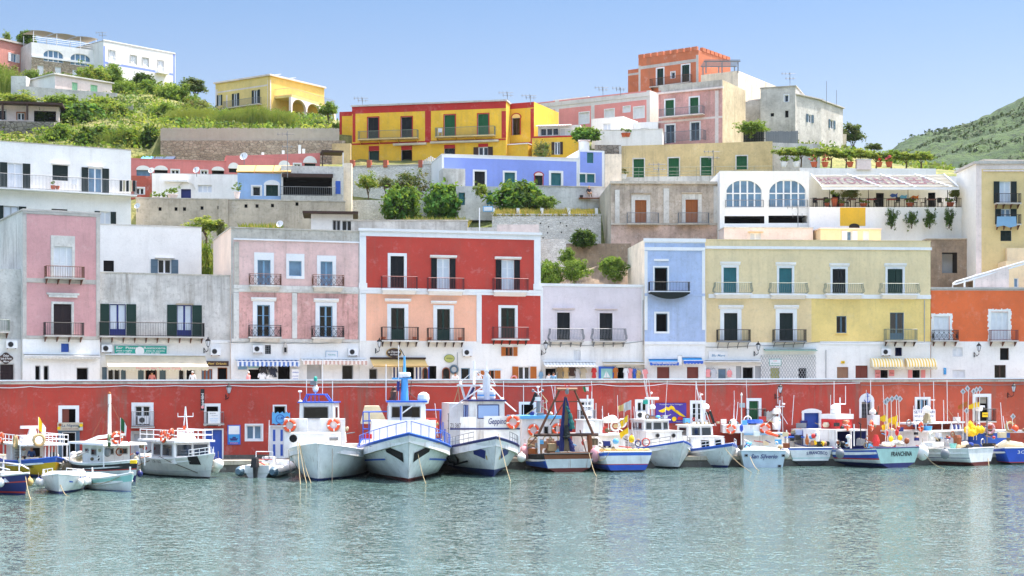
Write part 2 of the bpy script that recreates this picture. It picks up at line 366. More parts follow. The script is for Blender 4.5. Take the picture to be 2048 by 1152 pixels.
def railing(mb,x0,x1,z0,z1,pr,m,style='bar',y0=0,sp=.13,t=.022):
 """front run plus two returns, projecting pr from the wall (wall at y=0)"""
 yf=-pr+.03
 runs=[((x0,yf),(x1,yf)),((x0,yf),(x0,y0)),((x1,yf),(x1,y0))]
 for (ax,ay),(bx,by) in runs:
  L=math.hypot(bx-ax,by-ay); n=max(2,int(L/sp))
  out=Vector((0,-1)) if ay==by else Vector((-1 if ax==x0 else 1,0))
  mb.tube([(ax,ay,z1),(bx,by,z1)],.028,m,4); mb.tube([(ax,ay,z0+.06),(bx,by,z0+.06)],.02,m,4)
  if style=='ornate': mb.tube([(ax,ay,z0+(z1-z0)*.84),(bx,by,z0+(z1-z0)*.84)],.018,m,4)
  for k in range(n+1):
   f=k/n; x=ax+(bx-ax)*f; y=ay+(by-ay)*f
   if style=='belly':
    h=z1-z0; pts=[(x,y,z1)]+[(x+out.x*b,y+out.y*b,z0+h*q) for q,b in ((.62,.03),(.4,.12),(.22,.14),(.06,0.0))]
    mb.tube(pts,t*.6,m,4)
   elif style=='ornate':
    if k<n:
     x2=ax+(bx-ax)*(k+1)/n; y2=ay+(by-ay)*(k+1)/n; zt=z0+(z1-z0)*.84; zm=(z0+zt)/2
     mb.tube([(x,y,z0+.06),(x2,y2,zt)],t*.7,m,4); mb.tube([(x2,y2,z0+.06),(x,y,zt)],t*.7,m,4)
     mb.tube([((x+x2)/2,(y+y2)/2,zm-.2),(x+(x2-x)*.85,y+(y2-y)*.85,zm),((x+x2)/2,(y+y2)/2,zm+.2),(x+(x2-x)*.15,y+(y2-y)*.15,zm)],t*.7,m,4,closed=True)
    mb.box(x-t/2,x+t/2,y-t/2,y+t/2,z0,z1,m)
   else: mb.box(x-t/2,x+t/2,y-t/2,y+t/2,z0,z1,m)
def balcony(root,x0,x1,zr,zs,pr=.8,m='iron',style='bar',slab='trim_grey',br='iron_rust',nb=4,brk='post',sh=.12,sp=.13):
 """zr rail top, zs slab top"""
 mb=MB(); mb.box(x0-.05,x1+.05,-pr,-.004,zs-sh,zs,slab)
 if brk=='block': mb.prismx([(-pr*.8,zs-sh-.004),(-.004,zs-sh-.004),(-.004,zs-sh-.32),(-.2,zs-sh-.3)],x0+.1,x1-.1,slab)
 ob=mb.build('balcony',root)
 if brk in('post','scroll'):
  for k in range(nb):
   q=MB(); x=x0+.1+(x1-x0-.2)*k/max(1,nb-1)
   if brk=='post': q.prismx([(-pr*.85,zs-sh-.005),(-.005,zs-sh-.005),(-.005,zs-sh-.4),(-.06,zs-sh-.4)],x-.03,x+.03,br)
   else:
    q.tube([(x,-pr*.92,zs-sh-.01)]+[(x,-pr*.92+pr*.9*math.sin(a),zs-sh-.02-.55*(1-math.cos(a))) for a in (.3,.7,1.1,1.5)],.025,br,5)
   q.build('bracket',ob)
 r=MB(); railing(r,x0,x1,zs,zr,pr,m,style,sp=sp); r.build('railing',ob)
 return ob
def arch_pts(x0,x1,zs,rise,n=14):
 c=(x0+x1)/2; w=(x1-x0)/2
 return [(c+w*math.cos(math.pi*k/n),zs+rise*math.sin(math.pi*k/n)) for k in range(n+1)]
def spandrel(mb,x0,x1,zs,zt,rise,y0,y1,m):
 p=arch_pts(x0,x1,zs,rise)         # right to left
 h=len(p)//2
 mb.prism([(x1,zt)]+[(x1,zs)]+p[1:h+1]+[(p[h][0],zt)],y0,y1,m)
 mb.prism([(x0,zt),(p[h][0],zt)]+p[h:-1]+[(x0,zs)],y0,y1,m)
# houses
class House:
 def __init__(s,name,label,fac,u0,u1,vt,vb,depth,mat,zones=(),wins=(),side=None,roof='roof',cat='house',back=None,xtop=0.0):
  s.fac=fac; s.u0=u0; s.s0=fac.S(u0); s.W=fac.S(u1)-s.s0; ut=vt[0] if isinstance(vt,tuple) else u0; vt=vt[1] if isinstance(vt,tuple) else vt
  ub=vb[0] if isinstance(vb,tuple) else u0; vb=vb[1] if isinstance(vb,tuple) else vb
  s.z0=fac.Z(ub,vb); s.H=fac.Z(ut,vt)-s.z0; p=fac.o+fac.t*s.s0
  s.root=thing(name,label,cat,(p.x,p.y,s.z0),fac.ang); s.mat=mat; s.depth=depth; s.n=0
  side=side or mat; mb=MB(); holes=[]; zs=[]
  for w in wins:
   a,b,c,d=s.rect(*w[1:5]); holes.append((max(.02,a),min(s.W-.02,b),max(0,c),min(s.H-.02,d)))
  for z in zones: zs.append((*s.rect(*z[:4]),z[4]))
  zs=[(max(0,a),min(s.W,b),max(0,c),min(s.H,d),m) for a,b,c,d,m in zs]
  xs=spans([0,s.W]+[h for q in holes for h in q[:2]]+[h for q in zs for h in q[:2]]); zz=spans([0,s.H]+[h for q in holes for h in q[2:4]]+[h for q in zs for h in q[2:4]])
  def V(x,y,z): return (x,y,z+ (xtop*x if z>s.H-.002 else 0))
  for i in range(len(xs)-1):
   for j in range(len(zz)-1):
    cx=(xs[i]+xs[i+1])/2; cz=(zz[j]+zz[j+1])/2
    if any(a<cx<b and c<cz<d for a,b,c,d in holes): continue
    m=mat
    for a,b,c,d,k in zs:
     if a<cx<b and c<cz<d: m=k
    mb.poly([V(xs[i],0,zz[j]),V(xs[i+1],0,zz[j]),V(xs[i+1],0,zz[j+1]),V(xs[i],0,zz[j+1])],m)
  for (a,b,c,d),w in zip(holes,wins):
   rec=.2 if w[0]!='d' else .17; rv=(w[6] if len(w)>6 else {}).get('rv','trim_white')
   mb.poly([(a,0,c),(a,rec,c),(a,rec,d),(a,0,d)],rv); mb.poly([(b,0,c),(b,0,d),(b,rec,d),(b,rec,c)],rv)
   mb.poly([(a,0,d),(a,rec,d),(b,rec,d),(b,0,d)],rv); mb.poly([(a,0,c),(b,0,c),(b,rec,c),(a,rec,c)],rv)
  D=depth; w,h=s.W,s.H
  mb.poly([(0,0,0),V(0,0,h),V(0,D,h),(0,D,0)],side); mb.poly([(w,0,0),(w,D,0),V(w,D,h),V(w,0,h)],side)
  if back is None: mb.poly([(0,D,0),V(0,D,h),V(w,D,h),(w,D,0)],side)
  mb.poly([V(0,0,h),V(w,0,h),V(w,D,h),V(0,D,h)],roof)
  s.wall=mb.build('wall',s.root)
  for hh,w in zip(holes,wins): window(s.root,w[0],*hh,*(w[5:7]))
 def rect(s,u0,v0,u1,v1):
  um=(u0+u1)/2; return (s.fac.S(u0)-s.s0,s.fac.S(u1)-s.s0,s.fac.Z(um,v1)-s.z0,s.fac.Z(um,v0)-s.z0)
 def trim(s,name,mat,rs,pr=.06,dp=.0):
  for q,r in enumerate(rs):
   mb=MB(); a,b,c,d=s.rect(*r); mb.box(a,b,-pr-.001*q,.03,c,d,mat); mb.build(name,s.root)
 def balc(s,u0,vr,u1,vs,**k):
  a,b,c,d=s.rect(u0,vr,u1,vs); return balcony(s.root,a,b,d,c,**k)
 def cap(s,mat='trim_grey',h=.14,ov=.08,name='coping'):
  mb=MB(); mb.box(-ov,s.W+ov,-ov,s.depth+ov,s.H+.003,s.H+h,mat); return mb.build(name,s.root)
# ================================================================ camera, light, sky
cam=bpy.data.cameras.new('camera'); camo=bpy.data.objects.new('camera',cam); COL.objects.link(camo); scene.camera=camo
camo.location=(0,0,CH); camo.rotation_euler=(math.pi/2,0,0); cam.sensor_width=36; cam.lens=F/2048*36; cam.shift_y=(HZ-576)/2048; cam.clip_end=6000
SUNV=Vector((.40,.20,1.0)).normalized(); SEL=math.asin(SUNV.z); SAZ=math.atan2(SUNV.x,SUNV.y)
wd=bpy.data.worlds.new('World'); scene.world=wd; wd.use_nodes=True; nt=wd.node_tree
sk=nt.nodes.new('ShaderNodeTexSky'); sk.sky_type='NISHITA'; sk.sun_disc=False; sk.sun_elevation=SEL; sk.sun_rotation=SAZ; sk.altitude=0; sk.air_density=1.0; sk.dust_density=1.0; sk.ozone_density=1.6
geo=N(nt,'ShaderNodeTexCoord'); sp=N(nt,'ShaderNodeSeparateXYZ'); nt.links.new(geo.outputs['Generated'],sp.inputs[0])
cr=N(nt,'ShaderNodeValToRGB'); nt.links.new(sp.outputs['Z'],cr.inputs[0])        # the sky pales to a thin veil low down and is brightest aloft
e=cr.color_ramp.elements; e[0].position=0; e[0].color=(.40,.35,.335,1); e[1].position=.9; e[1].color=(2.1,1.68,1.32,1)
for ps,cl in ((.13,(.385,.335,.33,1)),(.25,(.255,.29,.33,1)),(.30,(.45,.42,.42,1)),(.40,(1.7,1.45,1.2,1))): q=e.new(ps); q.color=cl
mm=N(nt,'ShaderNodeMix',data_type='RGBA',blend_type='MULTIPLY'); mm.inputs[0].default_value=1; nt.links.new(sk.outputs[0],mm.inputs[6]); nt.links.new(cr.outputs[0],mm.inputs[7])
nt.links.new(mm.outputs[2],nt.nodes['Background'].inputs[0]); nt.nodes['Background'].inputs[1].default_value=.15
sl=bpy.data.lights.new('sun','SUN'); so=bpy.data.objects.new('sun',sl); COL.objects.link(so); sl.energy=2.9; sl.angle=math.radians(.5); sl.color=(1,.95,.88)
so.rotation_euler=SUNV.to_track_quat('Z','Y').to_euler()
scene.view_settings.view_transform='Standard'; scene.view_settings.look='None'; scene.view_settings.exposure=1.75; scene.view_settings.gamma=1
cy=scene.cycles; cy.max_bounces=7; cy.diffuse_bounces=3; cy.glossy_bounces=3; cy.transmission_bounces=3; cy.transparent_max_bounces=6; cy.caustics_reflective=False; cy.caustics_refractive=False
# ================================================================ water
def water():
 mb=MB(); mb.poly([(-900,-300,0),(900,-300,0),(900,1500,0),(-900,1500,0)],'water')
 m,nt,b=newmat('water')
 tc=N(nt,'ShaderNodeTexCoord');
 def nz(sx,sy,sc,det,rough=.6,dist=0):
  mp=N(nt,'ShaderNodeMapping'); mp.inputs['Scale'].default_value=(sx,sy,1); nt.links.new(tc.outputs['Object'],mp.inputs['Vector']); return noi(nt,mp.outputs[0],sc,det,rough)
 big=nz(.5,.35,.09,4); bl=nz(1,1,.02,3)
 c=mix(nt,ramp(nt,bl,.35,.65),(.076,.128,.114,1),(.064,.112,.102,1)); c=mix(nt,mul(nt,ramp(nt,big,.45,.7),.5),c,(.070,.135,.120,1))
 nt.links.new(c,b.inputs['Base Color']); b.inputs['Roughness'].default_value=.05; b.inputs['IOR'].default_value=1.333
 cal=ramp(nt,nz(.4,1.0,.07,3,.5),.35,.65)
 def vm(op,a,k):
  n=N(nt,'ShaderNodeVectorMath',operation=op)
  for i_,q in enumerate((a,k)):
   if isinstance(q,tuple): n.inputs[i_].default_value=q
   else: nt.links.new(q,n.inputs[i_])
  return n.outputs[0]
 acc=None
 for sx,sy,sc,amp in ((.75,1,.55,.14),(.75,1,2.0,.36),(.85,1,5.5,.78),(1,1,15,.62)):   # ripple slopes from long wavelets to cat's paws
  mp=N(nt,'ShaderNodeMapping'); mp.inputs['Scale'].default_value=(sx,sy,1); nt.links.new(tc.outputs['Object'],mp.inputs['Vector'])
  n=N(nt,'ShaderNodeTexNoise'); n.inputs['Scale'].default_value=sc; n.inputs['Detail'].default_value=2; nt.links.new(mp.outputs[0],n.inputs['Vector'])
  d=vm('MULTIPLY',vm('SUBTRACT',n.outputs['Color'],(.5,.5,.5)),(amp,amp,0)); acc=d if acc is None else vm('ADD',acc,d)
 sc_=N(nt,'ShaderNodeVectorMath',operation='SCALE'); nt.links.new(acc,sc_.inputs[0]); mr=N(nt,'ShaderNodeMapRange'); mr.inputs['To Min'].default_value=.65; mr.inputs['To Max'].default_value=1.05; nt.links.new(cal,mr.inputs['Value']); nt.links.new(mr.outputs[0],sc_.inputs['Scale'])
 nt.links.new(vm('NORMALIZE',vm('ADD',sc_.outputs[0],(0,0,1)),(0,0,0)),b.inputs['Normal'])
 o=mb.build('water'); tag(o,'rippled blue green harbour water in front of the moored boats','water',kind='structure')
water()
# ================================================================ promenade, quay, retaining wall
FW=Fac(0,119,2048,136)                     # the red harbour wall
def wall_fill():
 mb=MB(); a=FW.P(-420,0,-.3); b=FW.P(2420,0,-.3)
 pts=[(a.x,a.y),(b.x,b.y)]
 for u,Y in ((2420,146),(1860,147),(1400,146),(1080,142),(720,138),(450,136),(200,132),(-420,127)):
  p=W(u,0,Y); pts.append((p.x,p.y))
 mb.prismz(pts,4.9,5.85,'pave'); tag(mb.build('pavement'),'paved promenade behind the red harbour wall','pavement',kind='structure')
 mb=MB(); a=FW.P(-420,0,.003); b=FW.P(2420,0,.003); c=FW.P(2420,0,6.0); d=FW.P(-420,0,6.0)
 mb.prismz([(d.x,d.y),(c.x,c.y),(b.x,b.y),(a.x,a.y)],-3,.72,'quaystone')
 c2=FW.P(2420,0,6.12); d2=FW.P(-420,0,6.12); c3=FW.P(2420,0,5.3); d3=FW.P(-420,0,5.3)
 mb.prismz([(d2.x,d2.y),(c2.x,c2.y),(c3.x,c3.y),(d3.x,d3.y)],.55,.86,'concrete')
 tag(mb.build('quay'),'grey stone quay with a pale kerb below the red wall','quay',kind='structure')
wall_fill()
S1=(.17,'trim_white')
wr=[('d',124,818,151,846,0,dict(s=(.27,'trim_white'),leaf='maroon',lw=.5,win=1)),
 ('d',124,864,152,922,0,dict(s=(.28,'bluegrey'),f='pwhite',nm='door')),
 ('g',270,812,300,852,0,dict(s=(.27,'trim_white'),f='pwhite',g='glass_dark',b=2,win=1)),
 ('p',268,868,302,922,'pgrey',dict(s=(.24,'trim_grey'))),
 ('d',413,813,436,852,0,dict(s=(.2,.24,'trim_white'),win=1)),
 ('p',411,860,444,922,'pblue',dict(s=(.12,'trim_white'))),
 ('g',493,851,523,879,0,dict(s=(.14,'trim_white'),bot=1,f='pwhite',g='glass_skytint',win=1)),
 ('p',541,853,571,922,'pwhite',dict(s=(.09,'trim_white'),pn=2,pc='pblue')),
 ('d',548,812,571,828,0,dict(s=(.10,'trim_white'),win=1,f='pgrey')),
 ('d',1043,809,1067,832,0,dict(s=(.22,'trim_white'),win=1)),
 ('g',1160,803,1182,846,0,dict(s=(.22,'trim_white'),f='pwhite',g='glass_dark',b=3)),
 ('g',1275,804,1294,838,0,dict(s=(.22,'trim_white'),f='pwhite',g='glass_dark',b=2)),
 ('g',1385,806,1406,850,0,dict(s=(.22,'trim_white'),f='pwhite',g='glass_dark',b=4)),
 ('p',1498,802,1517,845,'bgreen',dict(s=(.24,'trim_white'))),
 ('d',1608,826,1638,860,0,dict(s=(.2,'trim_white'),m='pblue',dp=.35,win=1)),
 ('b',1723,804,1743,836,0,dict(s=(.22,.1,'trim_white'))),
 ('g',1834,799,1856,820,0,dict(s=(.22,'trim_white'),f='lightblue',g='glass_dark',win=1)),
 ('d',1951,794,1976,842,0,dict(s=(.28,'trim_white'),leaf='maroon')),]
wz=[(-500,700,1722,960,'wallred'),(1722,700,2500,960,'wallorange'),(-500,905,2500,960,'quaystone')]
HW=House('harbour_wall','long red harbour wall with a pale coping and white framed openings',FW,-420,2420,(0,764),(0,922),.42,'wallred',wz,wr,side='trim_grey',roof='trim_white',cat='wall',xtop=.0028,back='open')
def coping():
 mb=MB(); h=HW.H+.004
 i=[]
 for x in (0,HW.W):
  z=h+.0028*x
  i.append([mb.av((x,y,z+k)) for y,k in ((-.12,0),(-.12,.12),(.5,.12),(.5,0))])
 for k in range(4): mb.idx([i[0][k],i[0][(k+1)%4],i[1][(k+1)%4],i[1][k]],'trim_white')
 mb.idx(i[0],'trim_white'); mb.idx(i[1][::-1],'trim_white'); mb.build('coping',HW.root)
 for k in range(4):
  z2=-.004
 mb=MB()
 for x0 in range(0,int(HW.W),1):
  mb.box(x0+.004,x0+1,-.035,-.002,h-.22+.0028*x0,h-.05+.0028*x0,'concrete_l')
 mb.build('ledge',HW.root)
coping()
# arched heads over two openings
def arch_trim(u0,u1,vs,r,m,inner=None,w=.24):
 a,b,c,d=HW.rect(u0,vs-1,u1,vs); mb=MB(); o=arch_pts(a-w,b+w,c,(b-a)/2*r+w); i=arch_pts(a,b,c,(b-a)/2*r)
 for k in range(len(o)-1): mb.prism([i[k],o[k],o[k+1],i[k+1]],-.06,.01,m)
 if inner: mb.prism(i,-.03,.008,inner)
 mb.build('surround',HW.root)
 return a,b,c
arch_trim(1608,1638,826,.2,'trim_white','pblue')
a_,b_,c_=arch_trim(1723,1743,803,1.0,'trim_white','trim_white')
# ================================================================ first row of houses
iron=dict(m='iron',pr=.75)
fL=Fac(-60,121,45,123); fA=Fac(45,122.4,200,125.3); fG=Fac(198,125.6,462,129.4); fB=Fac(462,129,720,132.3); fR=Fac(720,132.2,1080,136.2); fV=Fac(1080,136.4,1289,138.4); fU=Fac(1288,138,1411,138.5); fC=Fac(1410,138.8,1861,140.3); fO=Fac(1861,140.5,2070,140.8)
TW='trim_white'; GL=[]
hL=House('corner_house','weathered white house cut off by the left edge, beside the mauve house',fL,-60,44,535,788,9,'white_grey',[(-60,678,45,790,'white')],
 [('c',0,729,27,762,'brown_sh',dict(s=(.06,'trim_grey'),n=3)),('g',-40,600,-15,668,0,{})])
hL.balc(-40,640,15,663,m='iron_green',pr=.8)
hA=House('mauve_house','narrow mauve pink house with grey corner strips and one white shuttered balcony door',fA,45,200,(45,421),788,9.5,'trim_grey',
 [(53,431,192,558,'pinkA'),(53,567,192,672,'pinkA'),(45,679,200,790,'white')],
 [('c',107,493,144,557,'pwhite',dict(s=(.22,.85,'white_old'),n=3)),('c',107,608,143,670,'brown_sh',dict(s=(.18,'white_old'))),
  ('c',122,687,138,704,'pblue',dict(s=(.1,TW))),('d',70,731,81,785,0,dict(f='pgrey')),('d',87,731,98,785,0,dict(f='pgrey')),('d',153,735,177,785,0,dict(f='pgrey'))],side='white_old')
hA.trim('band','trim_grey',[(53,558,192,566),(53,672,192,678),(45,421,200,430)],.05); hA.trim('pilaster','trim_grey',[(45,431,53,671.5),(192.5,431,200,671.5)],.045)
hA.trim('cornice','white_old',[(93,586,158,590),(97,590.3,154,595)],.16)
hA.balc(89,534,164,556,m='iron_rust',pr=.85,nb=4); hA.balc(87,646,163,671,m='iron',pr=.85,nb=4); hA.cap('trim_grey',.12)
hG=House('rendered_house','low grey rendered house with a long balcony and open green shutters above a white awning',fG,199,462,(199,546),788,9,'greyB',[(199,679,462,790,'white')],
 [('o',219,608,252,672,'green',dict(f='navy',g='curtain',low=.22,ml='navy',sw=.78,s=(.05,'white_old'))),('o',354,610,384,674,'green',dict(f='navy',g='curtain',low=.22,ml='navy',sw=.78,l=(.02,.1,.1,'concrete'))),
  ('g',216,736,240,765,0,dict(f='pgrey',g='glass_dark',s=(.05,TW),win=1)),('p',204,734,214,766,'bluegrey',dict(n=1,win=1)),('p',242,734,252,766,'bluegrey',dict(n=1,win=1)),
  ('d',291,735,314,785,0,dict(f='wood')),('p',276,736,288,785,'bluegrey',dict(n=1)),('p',319,736,332,785,'bluegrey',dict(n=1)),('g',357,737,369,762,0,dict(n=1,g='glass_dark',win=1)),('d',372,735,391,785,0,dict(f='pwhite')),
  ('g',403,738,425,768,0,dict(f='wood',g='glass_skytint',n=3,win=1)),('d',435,735,455,785,0,dict(f='wood2'))],roof='roof')
hG.balc(198,646,405,673,m='iron',pr=.9,nb=10,br='iron_rust'); hG.cap('concrete_l',.1,.05)
hG.trim('band','white',[(199,681,462,685)],.05)
hB=House('pink_house','faded two storey pink house with ornate iron balconies and a grey parapet',fB,462,719,(462,456),788,12,'trim_grey',
 [(467,482,717,573,'pinkB'),(478,586,716,678,'pinkC'),(462,679,720,790,'white'),(462,456,720,479,'concrete_l'),(462,479,720,482,'trim_grey'),(467,573,720,586,'white_old')],
 [('g',515,520,541,571,0,dict(s=(.28,.62,TW),f='lightblue',g='glass_skytint')),('g',578,522,603,552,0,dict(s=(.24,.6,TW),bot=1,n=1,f='lightblue',g='glass_skytint',win=1)),('g',641,523,665,574,0,dict(s=(.3,.5,TW),f='lightblue',g='glass_skytint')),
  ('g',514,610,540,673,0,dict(s=(.35,.3,TW),f='lightblue',g='glass_dark',b=3,l=(.32,.5,.3,TW))),('g',639,612,665,674,0,dict(s=(.35,.3,TW),f='lightblue',g='glass_dark',b=3,l=(.32,.5,.3,TW))),
  ('b',530,690,542,708,0,{}),('d',497,739,520,785,0,{}),('d',556,730,580,785,0,{}),('p',614,729,643,785,'pgrey',dict(n=1)),('g',684,730,707,785,0,dict(g='glass_dark',n=1,f='pgrey')),],side='peach_side')
hB.trim('band','white_old',[(467,572,719,579),(478,579.2,718,585),(462,678,719,684)],.08); hB.trim('pilaster','concrete_l',[(468,484,478,571)],.07); hB.trim('pilaster','white_old',[(467,586,478,677),(584,586,594,677)],.06)
hB.trim('band',TW,[(467,480,719,483)],.1)
for r in ((498,549,560,571),(624,551,685,573)): hB.balc(*r,m='iron_rust',style='ornate',slab='white_old',brk='block',pr=.7,sp=.42)
for r in ((497,651,560,674),(623,653,685,675)): hB.balc(*r,m='iron',style='ornate',slab='white_old',brk='block',pr=.7,sp=.42)
hB.cap('concrete_l',.1,.06)
hR=House('red_house','big crimson house with white frame and a salmon lower corner',fR,719,1081,(720,463),788,11,TW,
 [(732,475,1068,579,'red'),(732,589,953,682,'salmon'),(963,590,1081,688,'red'),(719,683,963,790,'white_clean'),(963,688.5,1081,790,'white_clean')],
 [('c',781,512,808,577,'dark_sh',dict(s=(.24,'trim_white'))),('o',874,517,899,579,'dark_sh',dict(g='curtain',sw=.5,b=2,low=.45,ml='curtain',l=(.05,.62,.22,TW))),('o',1003,520,1028,581,'dark_sh',dict(g='curtain',sw=.5,b=2,low=.45,ml='curtain',l=(.05,.62,.22,TW))),
  ('g',782,616,809,681,0,dict(s=(.33,TW),f='green',g='glass_dark',b=1,low=.35,ml='green',l=(.55,.55,.24,TW))),('g',874,618,900,681,0,dict(s=(.33,TW),f='green',g='glass_dark',low=.35,ml='green',l=(.45,.55,.24,TW))),('g',1002,616,1030,677,0,dict(s=(.24,TW),f='green',g='glass_dark',b=2,low=.35,ml='green')),
  ('o',1011,694,1026,712,'orange_sh',dict(f='wood',g='glass_dark',win=1,sw=.37)),('g',738,737,755,766,0,dict(n=1,g='glass_dark',f='pgrey',win=1)),('d',805,733,828,785,0,{}),('d',856,732,873,785,0,dict(leaf='pblue',lw=.2)),('g',922,736,940,785,0,dict(n=1,g='glass_dark',f='lightblue')),
  ('o',973,738,989,766,'orange_sh',dict(f='wood',g='glass_dark',sw=.5,win=1)),('o',1037,733,1060,785,'orange_sh',dict(f='pwhite',g='glass',sw=.55,n=2))])
hR.trim('pilaster',TW,[(719,475,732,577),(1068,475,1081,577),(719,588,732,682),(953,588,963,684)],.06); hR.trim('plinth',TW,[(717.5,566,734,577.5),(1066.5,568,1083,580)],.11)
hR.trim('band',TW,[(719,578,1081,584),(719,584.3,1081,589)],.09); hR.trim('cornice',TW,[(717,461,1083,466)],.2); hR.trim('band',TW,[(719,466.3,1081,476)],.05)
for r,m in (((762,554,832,578),'iron_red'),((854,557,925,580),'iron_red'),((985,558,1053,582),'iron_red')): hR.balc(*r,m=m,slab=TW,brk='block',pr=.7,sh=.15)
for r,m in (((762,655,834,681),'iron'),((854,657,925,682),'iron'),((984,655,1053,678),'iron_red')): hR.balc(*r,m=m,slab='white_old',br='timber_dark',nb=5,pr=.8)
hV=House('lilac_house','pale lilac house with a flat top and two dark doors on bellied balconies',fV,1081,1289,(1081,568),788,8,'lilac',[(1081,568,1289,574,TW),(1081,682,1289,790,'white')],
 [('c',1114,625,1140,681,'dark_sh',dict(s=(.16,'lilac'),l=(.28,.42,.1,'lilac'))),('c',1199,626,1225,682,'dark_sh',dict(s=(.16,'lilac'),l=(.28,.42,.1,'lilac'))),
 ('c',1147,700,1161,722,'pwhite',{}),('d',1091,737,1112,785,0,{}),('d',1235,735,1248,785,0,{})])
hV.trim('pilaster',TW,[(1081,575,1086,681),(1283,575,1289,681)],.04); hV.trim('band',TW,[(1081,568,1289,573)],.07)
for r in ((1098,658,1163,682),(1184,658,1248,682)): hV.balc(*r,m='iron_grey',style='belly',slab='trim_grey',br='iron_grey',nb=4,pr=.7)
hU=House('blue_house','tall narrow sky blue house with a dark net slung under its balcony',fU,1289,1410,(1289,479),788,9,'blue',[(1289,479,1410,486,TW),(1289,495,1410,501,TW),(1289,688,1410,790,'white')],
 [('d',1309,535,1335,586,0,dict(s=(.14,TW),f='bluegrey')),('d',1312,627,1335,663,0,dict(s=(.17,TW),bot=1,win=1,f='bluegrey')),('p',1314,734,1339,785,'maroon',dict(n=1)),('p',1374,734,1397,785,'maroon',dict(n=1))],side='cream_side')
hU.trim('pilaster',TW,[(1289,502,1295,660),(1404,502,1410,660)],.04); hU.trim('band',TW,[(1289,494.5,1410,501)],.07); hU.trim('band','blue',[(1289,587,1410,592)],.05); hU.trim('cornice',TW,[(1308,518,1337,522)],.14); hU.trim('cornice',TW,[(1287,477,1411,484)],.12); hU.trim('band',TW,[(1289,683,1412,689)],.09)
hU.balc(1297,565,1376,583,m='iron',slab=TW,brk='none',pr=.8)
tl=(.2,.3,.32,TW)
hC=House('cream_house','long cream and yellow house with teal shutters and white string course',fC,1410,1861,(1410,480),788,10,'cream',[(1412,598,1623,684,'creamB'),(1623,598,1861,684,'yellow'),(1410,685,1861,790,'white_clean')],
 [('c',1447,535,1473,587,'teal',dict(s=(.2,TW),l=(.2,.32,.3,TW))),('c',1558,536,1584,588,'teal',dict(s=(.2,TW),l=(.2,.32,.3,TW))),('h',1665,538,1691,589,'dark_sh',dict(s=(.2,TW),l=(.2,.32,.3,TW),g='glass_dark',f='lightblue')),('h',1775,538,1805,589,'green',dict(s=(.2,TW),l=(.2,.32,.3,TW),g='glass_dark',f='teal')),
 ('c',1448,626,1475,681,'dgreen',dict(s=(.35,.35,TW),l=(.36,.5,.34,TW))),('c',1559,626,1586,682,'dgreen',dict(s=(.35,.35,TW),l=(.36,.5,.34,TW))),('g',1673,632,1693,666,0,dict(f='bluegrey',g='glass_dark',win=1,sill='yellow')),('g',1780,625,1808,680,0,dict(f='bluegrey',g='glass',low=.25,ml='bluegrey')),
 ('g',1436,737,1453,766,0,dict(n=1,f='pgrey',g='glass_skytint',win=1)),('d',1485,734,1507,785,0,dict(f='pgrey')),('p',1472,732,1483,785,'pgrey',dict(n=1)),('p',1510,732,1522,785,'pgrey',dict(n=1)),
 ('p',1541,736,1559,785,'olive',dict(pn=1,pc='glass_skytint')),('d',1597,736,1613,785,0,dict(f='green')),('p',1674,734,1697,785,'tan_door',{}),('p',1711,731,1736,785,'maroon',{}),('d',1790,695,1804,712,0,dict(win=1,m='navy',s=(.05,TW))),('d',1761,740,1776,785,0,{}),('d',1825,740,1840,768,0,dict(win=1))])
hC.trim('band',TW,[(1417,589,1861.5,597)],.09); hC.trim('cornice',TW,[(1410,493.5,1863,499)],.12); hC.trim('pilaster',TW,[(1410,600,1412.5,684)],.03); hC.trim('band',TW,[(1640,683,1861,689)],.06)
for r in ((1428,566,1500,587),(1539,567,1611,588),(1649,568,1722,588),(1760,568,1833,588)): hC.balc(*r,m='iron_green',style='belly',slab=TW,brk='block',pr=.75,sh=.14,sp=.16)
for r in ((1433,660,1497,682),(1545,660,1608,682)): hC.balc(*r,m='iron',slab='iron_grey',brk='scroll',br='iron',nb=4,pr=.85)
hC.balc(1768,659,1829,681,m='iron_green',slab='concrete_l',br='timber_dark',nb=4,pr=.8)
hC.cap('cream',.08,.04)
hO=House('orange_house','vivid orange house with white daubed window surrounds at the right end',fO,1862,2070,(1862,578),788,7,'orange',[(1862,683,2080,790,'white'),(1862,578,2080,581,'trim_grey')],
 [('c',1868,632,1898,681,'pwhite',dict(n=3,rv='white_clean')),('c',1982,624,2016,681,'pwhite',dict(n=3,rv='white_clean')),('c',1905,695,1925,713,'pwhite',dict(win=1)),('d',2000,696,2018,720,0,dict(f='timber_dark',win=1,dp=.4)),('g',1989,730,2012,758,0,dict(f='timber_dark',g='glass_dark',win=1)),('c',1905,740,1930,785,'pwhite',dict(nm='door')) ])
def daub(u0,v0,u1,v1):   # rough brushed white patch round the opening
 a,b,c,d=hO.rect(u0,v0,u1,v1); a=max(a,.02); w0,w1,w2,w3=hO.rect(u0+6,v0+5.5,u1-6,v1); w0=max(w0,a+.05); mb=MB(); rr=R; n=16
 def jag(p,q,inner_x,left):
  z=c
  for k in range(n):
   z0=c+(d-c)*k/n; z1=c+(d-c)*(k+1)/n; j=rr.uniform(-.07,.07)
   if left: mb.box(max(.01,p+j),q,-.006,.02,z0,z1,'white_clean')
   else: mb.box(p,q+j,-.006,.02,z0,z1,'white_clean')
 jag(a,w0-.004,0,1); jag(w1+.004,b,0,0)
 for k in range(12):
  x0=w0+(w1-w0)*k/12; x1=w0+(w1-w0)*(k+1)/12; mb.box(x0,x1,-.008,.02,w3+.004,d+rr.uniform(-.06,.07),'white_clean')
 mb.build('surround',hO.root)
daub(1862,627,1905,682); daub(1976,618,2022,682)
